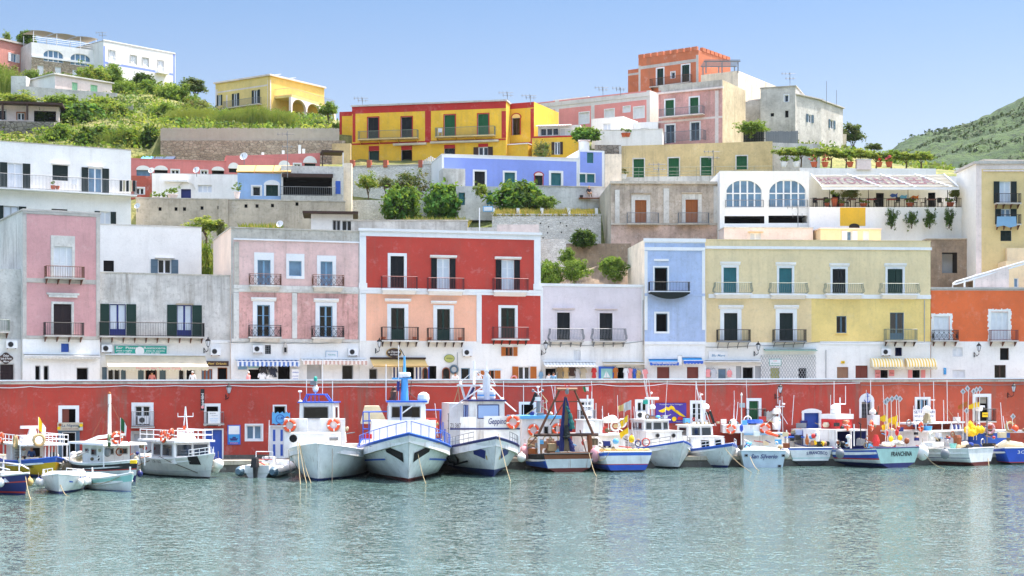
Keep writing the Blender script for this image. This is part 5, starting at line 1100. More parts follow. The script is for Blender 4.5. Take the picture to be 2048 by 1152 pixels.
for a in ((488,313,8,163.2,'white satellite dish above the blue cottage roof'),(303,341,6,162.5,'grey satellite dish at the left end of the cottage roof'),(393,340,6.5,163.3,'satellite dish in the middle of the cottage roof'),(18,462,10,130,'large grey satellite dish on the terrace at the left edge','iron_grey'),(275,412,6,155,'satellite dish beside the white terrace house'),(560,448,7,150,'white satellite dish on the pink house roof line')): dish(*a)
# tilted solar panels on the cottage roof
mb=MB(); o=W(525,346,165)
for k in range(3): mb.prismx([(.2,.2),(.5,.05),(1.5,.95),(1.35,1.0)],-2.8+1.95*k,-.95+1.95*k,'canvas_beige')
tag(mb.build('reed_screen',loc=o),'row of pale screens leaning on the blue cottage roof','screen')
mb=MB(); o=W(312,322,181)
for k in range(3): mb.prismx([(.2,.25),(.5,.1),(1.7,.6),(1.5,.75)],-1.9+1.3*k,-.65+1.3*k,'skyblue' if k==0 else 'pv')
tag(mb.build('solar_panel',loc=o),'row of solar panels on the rose house roof','solar panel')
mb=MB(); mb.tube([(0,0,0),(0,0,2.6)],.06,'white_metal',6); tag(mb.build('garden_pole',loc=W(959,470,149)),'thin white pole in front of the garden house','pole')
mb=MB(); mb.box(-.5,.5,0,.06,0,.55,'skyblue'); mb.box(-.42,.42,-.01,.001,.08,.47,'pwhite'); tag(mb.build('notice_board',loc=W(976,423,159)),'small blue framed notice on the wall below the garden house','sign')
# restaurant terrace
def rest_awning():
 A=lambda u,v,Y: W(u,v,Y)
 t=thing('awning','long slatted white restaurant awning with red broken lettering','awning',A(1622,350,158.3)); o=t.location
 z1=0; dz=(CH+(HZ-375)*152.5/F)-o.z; y1=152.5-o.y; L=A(1888,350,158.3).x-o.x; L2=A(1917,375,152.5).x-o.x; sl=Vector((0,y1,dz))
 mb=MB(); mb.poly([(0,0,-.03),(L,0,-.03),(L2,y1,dz-.03),(0,y1,dz-.03)],'canvas');
 n=9
 for k in range(n+1):
  f=k/n; y=y1*f; z=dz*f; x1=L+(L2-L)*f; mb.box(0,x1,y-.09,y+.09,z,z+.05,'white_metal')
 for f in (0,.27,.52,.78,1): mb.tube([(L*f-.0,0,.1),(L*f+ (L2-L) *f+ (2.2 if 0<f<1 else 0),y1,dz+.1)],.06,'white_metal',6)
 mb.box(-.05,L2+.05,y1-.1,y1+.06,dz-.22,dz-.02,'white_metal'); mb.build('slats',t)
 q=MB(); H=math.hypot(y1,dz)
 vs,fs=text_mesh('RISTORANTE-EEA',H*.72,bold=.055*H*.3); w0=min(v.x for v in vs); w1=max(v.x for v in vs); xa=A(1633,360,155.5).x-o.x; xb=A(1863,360,155.5).x-o.x
 base=[q.av((xa+(v.x-w0)/(w1-w0)*(xb-xa), y1*(.52-v.y/H), dz*(.52-v.y/H)+.03)) for v in vs]
 for f in fs: q.idx([base[i] for i in f],'letter_red')
 q.build('lettering',t)
 for u in (1625,1912):
  pass
rest_awning()
def lamp_post(u,label,st=[]):
 p=hter.fac.P(u,414,-.8)
 if not st:
  t=thing('terrace_lamp',label,'lamp post',p,0,'lamp posts on the restaurant terrace'); mb=MB(); mb.tube([(0,0,0),(0,0,1.75)],[.05,.03],'iron',6); mb.lathe((0,0,0),[(.12,0),(.09,.15),(.05,.2)],'iron',8); mb.build('post',t)
  q=MB(); q.lathe((0,0,1.75),[(.06,0),(.17,.32),(.17,.34),(.05,.45),(.02,.55)],'glass_skytint',6); q.lathe((0,0,2.09),[(.2,0),(.05,.14),(.02,.22)],'iron',6); q.build('lantern',t); st.append(t)
 else:
  t=copy_tree(st[0]); t.location=p; t['label']=label
for u,l in ((1659,'terrace lamp post above the yellow panel'),(1737,'terrace lamp post left of the middle doorway'),(1816,'terrace lamp post right of the middle doorway'),(1895,'terrace lamp post beside the ochre house')): lamp_post(u,l)
def cafe_table(u,label,m,st={}):
 p=hter.fac.P(u,414,-1.7)
 t=thing('cafe_table',label,'table',p,0,'tables on the restaurant terrace'); mb=MB(); mb.box(-.45,.45,-.45,.45,.72,.76,m); mb.build('tabletop',t)
 for x in (-.38,.38):
  for y in (-.38,.38): q=MB(); q.box(x-.03,x+.03,y-.03,y+.03,0,.717,'iron'); q.build('leg',t)
def chair(u,label,rz,st=[]):
 p=hter.fac.P(u,414,-1.7)
 if not st:
  t=thing('cafe_chair',label,'chair',p,rz,'chairs on the restaurant terrace'); mb=MB(); mb.box(-.22,.22,-.22,.22,.43,.47,'iron'); mb.build('seat',t); mb=MB(); mb.box(-.22,.22,.2,.23,.5,.95,'iron'); mb.build('backrest',t)
  for x in (-.19,.19):
   for y in (-.19,.19): q=MB(); q.box(x-.02,x+.02,y-.02,y+.02,0,.427,'iron'); q.build('leg',t)
  st.append(t)
 else: t=copy_tree(st[0]); t.location=p; t.rotation_euler=(0,0,rz); t['label']=label
for u,l,m in ((1640,'dark red table at the left end of the restaurant terrace','maroon'),(1702,'table under the grey olive tree on the terrace','maroon'),(1742,'red table beside the second terrace lamp','red_p'),(1783,'red table between the two middle terrace lamps','red_p'),(1818,'table under the third terrace lamp','maroon'),(1862,'dark table in front of the right doorway','maroon'),(1928,'grey table nearest the ochre house','iron_grey')): cafe_table(u,l,m)
for i,(u,l) in enumerate(((1630,'chair at the far left of the terrace'),(1651,'chair beside the first terrace lamp'),(1692,'chair left of the table under the olive'),(1715,'chair right of the table under the olive'),(1753,'chair in front of the middle doorway'),(1795,'chair below the blue wall fish'),(1830,'chair right of the third terrace lamp'),(1846,'chair left of the right doorway'),(1880,'chair right of the right doorway'),(1915,'chair left of the grey table'),(1940,'chair right of the grey table'))): chair(u,l,[0,3.1,1.6,-1.6][i%4])
for i,(u,w,h,k,l,pc) in enumerate(((1669,.8,1.9,'yellow','yellow green potted plant left of the first doorway','terracotta'),(1654,.6,.8,'light','terracotta pot by the first terrace lamp','terracotta'),(1683,.6,.7,'light','small pot right of the first doorway','terracotta'),(1727,.9,.7,'light','wide terracotta pot below the second lamp','terracotta'),(1820,.9,.8,'light','square terracotta planter below the third lamp','terracotta'),(1901,.9,.9,'light','square terracotta planter beside the fourth lamp','terracotta'))): pot_plant(hter.fac.P(u,413.5,-.6),w,h,k,l,pc,'potted plant','pots on the restaurant terrace')
bush(1700,414,155,44,40,'olive','grey olive tree in a pot on the terrace','tree','olive_tree',trunk=12); bush(1912,414,155,34,40,'olive','thin olive tree near the ochre house on the terrace','tree','olive_tree',trunk=12)
for u,v,m,l in ((1787,391,'pblue','blue ceramic fish on the restaurant wall'),(1806,394,'skyblue','pale blue ceramic fish right of the blue one'),(1829,395,'orange_sh','orange ceramic fish beside the third lamp')):
 p=h3.fac.P(u,v,.02); mb=MB(); mb.prism([(-.4,0),(-.15,.2),(.2,.12),(.42,.26),(.36,0),(.42,-.26),(.2,-.12),(-.15,-.2)],-.05,0,m); tag(mb.build('ceramic_fish',loc=p),l,'wall ornament')
# ================================================================ boats
class Boat:
 def __init__(s,name,label,u,v,deg,L,B,f,rake,levels,mats,tw=.8,pf=2.6,draft=.5,bul=.45,flare=1.0,cap='h_white',deck='deck',stern=False,cat='boat',full=.22,capr=.05,n=20):
  s.L,s.B,s.f,s.rake,s.tw,s.pf,s.draft,s.flare,s.full=L,B,f,rake,tw,pf,draft,flare,full; s.bul=bul
  Y=CH*F/(v-HZ); p=W(u,v,Y); a=math.radians(deg); h=Vector((math.cos(a),math.sin(a),0)); s.k=Y/F
  o=p+h*(L/2) if stern else p-h*(L/2-rake*.75); o.z=0; s.root=thing(name,label,cat,o,a); s.Mi=(Matrix.Translation(o)@Matrix.Rotation(a,4,'Z')).inverted(); s.a=a; s.o=o
  zs=lambda t:s.zs(t); mb=MB(); ts=[1-(1-k/n)**1.35 for k in range(n+1)]; ts[-1]=1.0; rows=[]
  def lev(q,t): return q[1] if isinstance(q,tuple) else q*zs(t)
  for sd in (1,-1):
   g=[]
   for t in ts: g.append([mb.av(s.pt(t,lev(q,t) if q!='k' else -draft,sd)) for q in levels])
   rows.append(g)
   for A,Bq in zip(g,g[1:]):
    for j in range(len(levels)-1):
     m=mats[j]; m=m if isinstance(m,str) else m[0 if sd>0 else 1]
     q=[A[j],Bq[j],Bq[j+1],A[j+1]]; mb.idx(q if sd>0 else q[::-1],m)
  for j in range(len(levels)-1):
   m=mats[j]; m=m if isinstance(m,str) else (m[2] if len(m)>2 else m[0]); mb.idx([rows[0][0][j],rows[0][0][j+1],rows[1][0][j+1],rows[1][0][j]],m)
  s.hull=mb.build('hull',s.root,smooth=False)
  me=s.hull.data; me.polygons.foreach_set('use_smooth',[True]*(len(me.polygons)-(len(levels)-1))+[False]*(len(levels)-1))
  d=MB(); e=[]
  for t in ts:
   z=zs(t); x,y,_=s.pt(t,z,1); yi=max(.0,y-.10); xi=x-(.12 if t>.9 else 0)+(.08 if t<.02 else 0); e.append((xi,yi,z))
  for (x0,y0,z0),(x1,y1,z1) in zip(e,e[1:]):
   d.poly([(x0,-y0,z0-bul),(x1,-y1,z1-bul),(x1,y1,z1-bul),(x0,y0,z0-bul)],deck)
   for sd in (1,-1): d.poly([(x0,sd*y0,z0-bul),(x1,sd*y1,z1-bul),(x1,sd*y1,z1),(x0,sd*y0,z0)],'h_white')
  x0,y0,z0=e[0]; d.poly([(x0,-y0,z0-bul),(x0,y0,z0-bul),(x0,y0,z0),(x0,-y0,z0)],'h_white'); d.build('deck',s.root)
  c=MB(); P=[s.pt(t,zs(t),1) for t in ts]; Q=[s.pt(t,zs(t),-1) for t in ts]
  c.tube([Vector(p)+Vector((0,-.03,.02)) for p in P]+[Vector(p)+Vector((0,.03,.02)) for p in Q[::-1]],capr,cap,6,closed=True); c.build('gunwale',s.root)
 def zs(s,t):
  fs,fm,fb=s.f; return fm+(fs-fm)*((.42-t)/.42)**2 if t<.42 else fm+(fb-fm)*((t-.42)/.58)**2
 def b(s,t): return s.B/2*(s.tw+(1-s.tw)*math.sin(math.pi/2*t/.42) if t<.42 else max(.004,1-((t-.42)/.58)**s.pf))
 def pt(s,t,z,sd):
  zt=s.zs(t); h=max(0,min(1,(z+s.draft)/(zt+s.draft))); a=s.full+s.flare*max(0,(t-.4)/.6)**1.4
  return (-s.L/2+s.L*t-s.rake*(1-h)*t**5, sd*s.b(t)*h**a, z)
 def loc(s,u,v,x):  # local (y,z) where the sight line crosses the cross-section at x
  o=s.Mi@Vector((0,0,CH)); d=(s.Mi.to_3x3()@Vector(((u-1024)/F,1,(HZ-v)/F))); k=(x-o.x)/d.x; p=o+d*k; return p.y,p.z
 def locy(s,u,v,y):
  o=s.Mi@Vector((0,0,CH)); d=(s.Mi.to_3x3()@Vector(((u-1024)/F,1,(HZ-v)/F))); k=(y-o.y)/d.y; p=o+d*k; return p.x,p.z
 def add(s,name,fn,parent=None,smooth=False):
  mb=MB(); fn(mb); return mb.build(name,parent or s.root,smooth)
 def word(s,txt,t,z,size,sd,m,wid=None,shear=0,bold=0,rise=0):
  """lettering laid on the hull side sd (+1 port, -1 starboard), centred on station t"""
  def fn(x,y):
   tt=t+(x/s.L)*(1 if sd<0 else -1); zz=z+y+rise*(x)*(1 if sd<0 else -1); p=s.pt(tt,zz,sd); return (p[0],p[1]+sd*.02,zz)
  mb=MB(); add_text(mb,txt,0,0,0,size,m,shear,bold,wid,fn); return mb.build('lettering',s.root)
 def patch(s,name,pts,sd,m,off=.02):
  mb=MB(); n=5; q=[]
  (t0,z0),(t1,z1),(t2,z2),(t3,z3)=pts; g=[]
  for i in range(n+1):
   r=[]
   for j in range(n+1):
    a=i/n; c=j/n; t=(t0*(1-a)+t1*a)*(1-c)+(t3*(1-a)+t2*a)*c; z=(z0*(1-a)+z1*a)*(1-c)+(z3*(1-a)+z2*a)*c; p=s.pt(t,z,sd); r.append(mb.av((p[0]+off*.5*(t>.8),p[1]+sd*off,p[2])))
   g.append(r)
  for A,Bq in zip(g,g[1:]):
   for j in range(n): mb.idx([A[j],Bq[j],Bq[j+1],A[j+1]],m)
  return mb.build(name,s.root)
 def stern_word(s,txt,z,size,m,wid=None,shear=0,bold=0,y=0,arc=0):
  x=-s.L/2-.02; mb=MB(); add_text(mb,txt,0,0,0,size,m,shear,bold,wid,lambda a,b:(x,-(a+y),z+b-arc*(a/(wid or 1))**2)); return mb.build('lettering',s.root)
 def rail(s,t0,t1,h,m,sides=(1,-1),n=8,rows=2,name='railing',r=.025,inset=.1,join=False):
  mb=MB(); ends=[]
  for sd in sides:
   P=[]
   for k in range(n+1):
    t=t0+(t1-t0)*k/n; p=Vector(s.pt(t,s.zs(t),sd)); p.y-=sd*min(inset,abs(p.y)); P.append(p); mb.tube([p,p+Vector((0,0,h))],r*.8,m,5)
   for q in range(rows): mb.tube([p+Vector((0,0,h*(q+1)/rows)) for p in P],r,m,5)
   ends.append(P[-1])
  return mb.build(name,s.root)
 def cabin(s,x0,x1,w,z0,z1,m='h_white',rf='h_white',front=(),side=(),back=(),tap=.1,frk=.0,ov=.1,rh=.1,wm='glass_dark',fm='pgrey',y=0,name='cabin'):
  """box deckhouse; front/back windows (y0,y1,z0,z1) as fractions, side windows (x0,x1,z0,z1) as fractions"""
  mb=MB(); a=(x0,x1,y-w/2,y+w/2); b=(x0+frk*.3,x1-frk,y-w/2+tap,y+w/2-tap); mb.frus(a,b,z0,z1,m); ob=mb.build(name,s.root)
  r=MB(); r.box(b[0]-ov,b[1]+ov*1.6,b[2]-ov,b[3]+ov,z1+.003,z1+rh,rf); r.build('roof',ob)
  H=z1-z0
  def win(c,n):
   q=MB(); q.poly(c,wm); ax=[Vector(p) for p in c]
   for i in range(4): q.tube([ax[i],ax[(i+1)%4]],.035,fm,4)
   q.build('window',ob)
  for (p0,p1,q0,q1) in front:
   f=lambda p,q:(x1-frk*q+.02,(y-w/2+tap*q)+(w-2*tap*q)*p,z0+H*q); win([f(p0,q0),f(p1,q0),f(p1,q1),f(p0,q1)],1)
  for (p0,p1,q0,q1) in back:
   f=lambda p,q:(x0+frk*.3*q-.02,(y-w/2+tap*q)+(w-2*tap*q)*p,z0+H*q); win([f(p0,q0),f(p1,q0),f(p1,q1),f(p0,q1)],1)
  for sd in (1,-1):
   for (p0,p1,q0,q1) in side:
    f=lambda p,q:(x0+(x1-x0-frk*q)*p,y+sd*(w/2-tap*q+.02),z0+H*q); win([f(p0,q0),f(p1,q0),f(p1,q1),f(p0,q1)],1)
  return ob
 def world(s,x,y,z): return s.Mi.inverted()@Vector((x,y,z))
def lifebuoy(B,x,y,z,label,yaw=0,r=.36,m='buoy_orange',seg='buoy_white',tilt=0,grp='life rings on the boats',cache={}):
 k=(m,seg)
 if k not in cache:
  t=thing('lifebuoy',label,'life ring',(0,0,0),0,grp); mb=MB(); mb.torus((0,0,0),.36,.10,'y',m,24,8,seg); mb.build('ring',t,smooth=True); q=MB(); q.torus((0,0,0),.49,.016,'y','rope',24,5); q.build('grab_line',t); cache[k]=t
 else: t=copy_tree(cache[k])
 t.location=B.world(x,y,z) if B else Vector((x,y,z)); t.rotation_euler=(tilt,0,(B.a+math.pi/2 if B else 0)+yaw); t.scale=(r/.42,)*3; t['label']=label; return t
def fender(B,x,y,z,label,m='buoy_white',r=.3,sz=1.15,grp='fenders hanging between the boats',top=.5,tip=None):
 t=thing('fender',label,'fender',B.world(x,y,z),B.a,grp); mb=MB(); mb.ball((0,0,0),r,m,12,sz); mb.lathe((0,0,r*sz*.92),[(r*.28,0),(r*.22,r*.3),(.02,r*.34)],tip or m,8); mb.build('float',t,smooth=True); q=MB(); q.tube([(0,0,r*sz),(0,0,r*sz+top)],.02,'rope',5); q.build('rope',t); return t
def rope(label,pts,m='rope',r=.025,sag=.22,name='mooring_rope'):
 o=Vector(pts[0]); P=[]; n=10
 a,b=Vector(pts[0]),Vector(pts[-1])
 if len(pts)==2: P=[a.lerp(b,k/n)-Vector((0,0,sag*math.sin(math.pi*k/n)))-o for k in range(n+1)]
 else: P=[Vector(p)-o for p in pts]
 mb=MB(); mb.tube(P,r,m,5); tag(mb.build(name,loc=o),label,'rope')
def flag(P,w,h,cols,label,pole=1.2,rz=0,vertical=True,droop=.2,name='flag'):
 t=thing(name,label,'flag',P,rz); mb=MB(); mb.tube([(0,0,0),(0,0,pole)],.02,'white_metal',5); mb.build('pole',t); q=MB(); n=len(cols)*3
 for i in range(n):
  a=i/n; b=(i+1)/n; ya=.08*math.sin(a*7); yb=.08*math.sin(b*7)
  g=lambda s:pole-h*(1-.15*s)-droop*s**1.4-.05*math.sin(9*s); k=lambda s:pole-droop*.9*s**1.2+.04*math.sin(8*s+1)
  q.poly([(w*a*(1-.2*a)+.02,ya,g(a)),(w*b*(1-.2*b)+.02,yb,g(b)),(w*b+.02,yb,k(b)),(w*a+.02,ya,k(a))],cols[i//3])
 q.build('cloth',t); return t
def radar(mb,x,y,z,w=.9,m='white_metal'): mb.lathe((x,y,z),[(.16,0),(.14,.22),(.2,.25),(.2,.34)],m,10); mb.box(x-.1,x+.1,y-w,y+w,z+.345,z+.46,m)
def dome(mb,x,y,z,r,m='buoy_white'): mb.lathe((x,y,z),[(r*.9,0),(r,r*.3),(r,r*.7),(r*.75,r*1.15),(r*.35,r*1.35),(.01,r*1.4)],m,12)
WH='h_white'; wm='white_metal'
def clutter(b,x0,x1,ua,ub,va,vb,n,seed,poles=3):
 rr=random.Random(seed); mb=MB()
 for i in range(n):
  x=rr.uniform(x0,x1); y,z=b.loc(rr.uniform(ua,ub),rr.uniform(va,vb),x); s=rr.uniform(.08,.26); m=rr.choice(['canvas','buoy_white','iron_grey','rope','navy','tan_door','black_rub','silverp','wood','h_redl','skyblue','net_brown']); k=rr.random()
  if k<.3: mb.box(x-s,x+s,y-s*1.3,y+s*1.3,z-s,z+s,m)
  elif k<.6: mb.ball((x,y,z),s,m,8,rr.uniform(.6,1.3))
  elif k<.75: mb.torus((x,y,z),s*1.2,.05,'x',m,12,5)
  else: mb.tube([(x,y-s*2,z-s),(x,y+s*2,z+s*rr.uniform(-1,1.5))],.04,m,5)
 mb.build('deck_gear',b.root)
 for i in range(poles):
  q=MB(); x=rr.uniform(x0,x1); u=rr.uniform(ua,ub); y,z=b.loc(u,va,x); _,zt=b.loc(u,va-rr.uniform(25,80),x); q.tube([(x,y,z-1),(x+rr.uniform(-.3,.3),y+rr.uniform(-.3,.3),zt)],.022,wm,5); q.build('antenna',b.root)
# 8  white boat with two lifebuoys
b=Boat('fishing_boat','tall white fishing boat with a single wide wheelhouse window and ropes hanging off its bow',636,962,-92,14,5.7,(2.0,1.75,2.55),.7,['k',('z',.16),.5,.93,1],['antifoul_blue',WH,WH,WH],pf=4.2,flare=.45,tw=.85,bul=.5)
def px(b,u,v,x): return b.loc(u,v,x)
xw=-1.0; y0,z0=b.loc(667,868,xw); y1,z1=b.loc(597,806,xw)
wh=b.cabin(xw-3.2,xw,abs(y1-y0),1.4,z1,WH,'h_blue',front=[(.12,.86,.70,.93)],side=[(.3,.7,.7,.92)],tap=.06,frk=.12,ov=.12,rh=.09,y=(y0+y1)/2,name='wheelhouse')
def f(mb):
 for (ua,ub) in ((568,615),(640,690)):
  a,c=b.loc(ua,868,.6); d,e=b.loc(ub,838,.6); mb.box(.5,.62,min(a,d),max(a,d),1.3,e,WH); mb.tube([(.56,a,e),(.56,d,e)],.05,wm,6)
 a,c=b.loc(575,872,2.2); d,e=b.loc(688,872,2.2); mb.box(1.4,3.3,min(a,d)+.35,max(a,d)-.35,1.2,c+.25,WH)
b.add('bulwark',f)
def f(mb):
 P=[b.loc(u,v,xw-.6) for u,v in ((605,806),(614,789),(650,789),(662,806))]
 for dx in (-.6,-1.6): mb.tube([(xw+dx,y,z) for y,z in P],.06,'h_blue',6)
 for u in (622,630,638): y,z=b.loc(u,789,xw-.6); mb.tube([(xw-.6,y,z1),(xw-.6,y,z)],.03,'h_blue',5)
 y,z=b.loc(631,789,xw-.6); mb.box(xw-1.6,xw-.6,y-.7,y+.7,z-.03,z+.05,'h_blue')
b.add('gantry',f)
def f(mb):
 y,z=b.loc(631,788,xw-1); mb.tube([(xw-1,y,z),(xw-1,y,z+.9)],.05,wm); mb.ball((xw-1,y,z+.38),.22,'buoy_white',10,1.3); mb.box(xw-1.25,xw-.75,y-.35,y+.1,z+.65,z+.95,'iron_grey'); mb.lathe((xw-1,y,z+.9),[(.13,0),(.13,.3),(.05,.4)],'seagreen',8)
b.add('light_mast',f)
def f(mb):
 for u,v,vb in ((613,757,806),(645,718,790),(665,762,806),(600,783,806)): y,z=b.loc(u,vb,xw-.8); _,zt=b.loc(u,v,xw-.8); mb.tube([(xw-.8,y,z),(xw-.8,y,zt)],.025,wm,5)
 y,z=b.loc(600,783,xw-.8); mb.ball((xw-.8,y,z),.16,'buoy_white',8,.5); y,z=b.loc(601,806,xw-.8); dome(mb,xw-.8,y,z,.16)
b.add('antenna',f)
def f(mb):
 y,z=b.loc(690,872,-2.5); P=[]
 for k in range(9): a=math.pi*k/8; P.append((y-.6-.55*math.cos(a),z-.5+1.45*math.sin(a)))
 mb.prismx([(p,q) for p,q in P],-3.8,-1.5,WH)
b.add('net_drum_cover',f)
def f(mb):
 y,z=b.loc(586,877,5.5); mb.lathe((5.4,y,z),[(.25,-.06),(.28,0),(.25,.06)],'interior',12,'x')
 y,z=b.loc(668,880,4); mb.cyl((4,y-.3,z+.1),(4,y+.3,z+.1),.14,'iron_grey'); mb.box(3.85,4.15,y-.4,y-.3,z-.4,z+.4,wm); mb.box(3.85,4.15,y+.3,y+.4,z-.4,z+.4,wm)
b.add('windlass',f)
for i,(u,v,l) in enumerate(((579,851,'orange and white life ring on the left bulwark of the tall white boat'),(667,850,'faded rusty orange life ring on the right bulwark of the tall white boat'))):
 y,z=b.loc(u,v,.75); lifebuoy(b,.75,y,z,l,r=.42)
for i,(u0,v0,u1,v1) in enumerate(((595,884,601,970),(598,885,613,967),(599,887,622,966),(652,885,657,960),(665,890,664,966),(577,900,584,962),(620,905,627,950))):
 p=b.world(6.6-abs(u0-636)*.022,*b.loc(u0,v0,6.6-abs(u0-636)*.022)); q=W(u1,min(v1,969),CH*F/(min(v1,969)-HZ)); rope(['pale mooring rope dropping straight from the tall white boat bow','pale rope next to it slanting to the right from the bow','third pale rope splaying furthest right from the bow','thin rope down the middle of the tall white boat hull','rope hanging at the right of the tall white boat hull','dark rope at the left edge of the tall white boat hull','short dark rope on the tall white boat hull'][i],[p,q],'rope' if i<3 else 'rope_dark',.026 if i<3 else .018)
clutter(b,-4,-1.5,600,700,846,870,14,81,0)
# 9  blue railed boat
b=Boat('fishing_boat','broad white fishing boat with sky blue rails, blue mast and two black hawse openings',817,964,-84,17,6.7,(2.3,2.0,3.3),1.5,['k',('z',.22),.5,.955,1],['antifoul_red','h_white',WH,'h_blue'],pf=2.9,flare=.85,tw=.9,bul=.6,cap='h_blue',capr=.07)
for sd in (1,-1):
 b.patch('hawse_opening',[(.865,1.95),(.962,1.30),(.966,1.95),(.87,2.42)],sd,'interior',.03)
 b.patch('rubbing_strake',[(.45,1.0),(.83,1.38),(.83,1.48),(.45,1.12)],sd,'h_blue',.05)
b.word('ZI-818',.80,2.15,.42,-1,'navy',1.5,shear=.1); b.word('ZI-818',.84,2.45,.3,1,'gold',.9)
b.rail(.52,.985,.85,'h_blue',n=10,rows=1,r=.03)
xw=1.2; y0,z0=b.loc(852,838,xw); y1,z1=b.loc(776,805,xw)
def f(mb):
 a,c=b.loc(737,842,2.6); d,e=b.loc(868,866,2.6); mb.frus((-2,2.6,min(a,d),max(a,d)),(-2,2.2,min(a,d)+.25,max(a,d)-.25),1.6,c,WH)
b.add('deckhouse',f)
wh=b.cabin(xw-2.6,xw,abs(y1-y0),2.4,z1,WH,'h_blue',front=[(.08,.32,.62,.9),(.62,.86,.62,.9)],side=[(.2,.45,.6,.9),(.55,.8,.6,.9)],tap=.05,frk=.05,ov=.14,rh=.12,y=(y0+y1)/2,name='wheelhouse')
def f(mb):
 a,c=b.loc(802,834,xw); d,e=b.loc(824,812,xw); mb.box(xw,xw+.03,min(a,d),max(a,d),c,e,'interior'); mb.box(xw,xw+.05,min(a,d)-.05,min(a,d)+.1,c,e,WH); mb.tube([(xw+.04,a,c+.2),(xw+.04,d,e)],.05,WH,4); mb.tube([(xw+.25,min(a,d)-.02,c-2),(xw+.25,min(a,d)-.02,e)],.05,'h_blue',6)
b.add('door',f)
def f(mb):
 y,z=b.loc(809,803,-.5); _,za=b.loc(809,757,-.5); _,zb=b.loc(809,712,-.5)
 mb.tube([(-.5,y,z),(-.5,y,za)],[.30,.24],'skyblue',10); mb.tube([(-.5,y,za),(-.5,y,zb)],[.13,.07],'skyblue',8); mb.lathe((-.5,y,za+.1),[(.42,0),(.46,.1),(.46,.26),(.4,.34)],'buoy_white',14); mb.tube([(-.5,y,zb),(-.35,y-.3,zb+.5)],.03,'iron',5); mb.tube([(-.6,y+.35,z),(-.6,y+.5,za-.2)],.03,'iron_rust',5); mb.box(-.8,-.2,y-.55,y-.35,za-.9,za-.2,'navy'); mb.box(-.65,-.3,y-.9,y+.5,za-.06,za+.06,'skyblue')
 y,z=b.loc(847,795,-.2); mb.lathe((-.2,y,z),[(.05,-.5),(.36,-.42),(.44,-.1),(.4,.2),(.2,.36),(.01,.4)],'buoy_white',14)
 for u,v,vb in ((772,728,802),(797,690,800)): y,z=b.loc(u,vb,-.3); _,zt=b.loc(u,v,-.3); mb.tube([(-.3,y,z),(-.3,y,zt)],.03,wm,5)
 y,z=b.loc(787,800,-1.5); mb.lathe((-1.5,y,z),[(.2,0),(.24,.6),(.12,.7),(.16,.9),(.04,1.0)],'iron_rust',8)
 for u0,v0,u1,v1 in ((806,770,775,803),(806,775,840,803),(806,760,790,803)): p=b.loc(u0,v0,-.5); q=b.loc(u1,v1,-.5); mb.tube([(-.5,*p),(-.5,*q)],.02,'rope_dark',4)
b.add('mast',f)
def f(mb):
 a,c=b.loc(727,842,-3); d,e=b.loc(775,812,-3); mb.frus((-6,-2.5,min(a,d)-.2,max(a,d)),(-5.6,-2.7,min(a,d)+.1,max(a,d)-.6),c-.2,e,'canvas')
b.add('tarpaulin',f)
def f(mb):
 for u in (726,738):
  y,z=b.loc(u,875,-1.2); _,zt=b.loc(u,824,-1.2); mb.tube([(-1.2,y,z),(-1.2,y,zt)],.05,'h_blue',5)
 for v in (824,842,858):
  p=b.loc(726,v,-1.2); q=b.loc(775,v-1,-1.2); mb.tube([(-1.2,*p),(-1.2,*q)],.05,'h_blue',5)
 P=[b.loc(u,v,-3.2) for u,v in ((848,820),(882,820),(882,866),(848,866))]
 for dx in (-3.2,-4.4):
  mb.tube([(dx,*p) for p in P],.07,'h_blue',6,closed=True)
 for p in P: mb.tube([(-3.2,*p),(-4.4,*p)],.06,'h_blue',5)
 for u,v in ((886,844),(890,858)): p=b.loc(u,v,-2); mb.tube([(-2,*p),(-2,p[0],p[1]-1)],.05,'h_blue',5)
b.add('work_frame',f)
def f(mb):
 a,c=b.loc(850,868,-1.0); d,e=b.loc(872,840,-1.0); mb.box(-2,-1,min(a,d),max(a,d),1.4,e,WH); mb.box(-1.98,-.99,min(a,d)-.06,max(a,d)+.06,e+.003,e+.12,'h_redl')
b.add('locker',f)
y,z=b.loc(868,850,-2.8); lifebuoy(b,-2.8,y,z,'dusty orange life ring on the blue work frame',r=.4,yaw=.9)
y,z=b.loc(737,874,2.2); mb=MB(); mb.box(-.25,.25,-.3,.3,0,.3,'cl_red'); tag(mb.build('fish_crate',loc=b.world(2.2,y,z-.1)),'red plastic crate on the blue railed boat','crate')
rope('pale mooring rope running from the starboard hawse of the blue railed boat',[b.world(7.3,*b.loc(836,908,7.3)),W(852,968,CH*F/198)],'rope',.022)
clutter(b,-5,-1.5,740,880,846,872,22,91,1)
# 10  Geppino
b=Boat('fishing_boat','white and navy fishing boat with striped curtains in its wheelhouse window',988,954,-80,16,5.7,(2.2,1.8,2.85),1.3,['k',('z',.52),.6,.95,1],['h_navy',WH,WH,'h_navy'],pf=2.9,flare=.8,tw=.9,bul=.6,cap='h_navy',capr=.06)
for sd in (1,-1):
 b.patch('bow_emblem',[(.86,1.55),(.93,1.25),(.945,1.85),(.875,2.15)],sd,'navy',.035); b.patch('rust_streak',[(.94,1.2),(.948,1.18),(.946,1.5),(.94,1.5)],sd,'gold',.03)
def f(mb):
 P=[b.pt(t,z,-1) for t,z in ((.55,1.35),(.6,1.6),(.68,1.5),(.7,1.1),(.66,.75),(.57,.8))]; mb.tube([(x,y-.05,z) for x,y,z in P],.09,'black_rub',6,closed=True); P=[b.pt(t,z,-1) for t,z in ((.6,.62),(.78,1.0))]; mb.tube([(x,y-.05,z) for x,y,z in P],.07,'black_rub',6)
b.add('tyre_fender',f)
xw=1.5; y0,z0=b.loc(1010,862,xw); y1,z1=b.loc(938,803,xw)
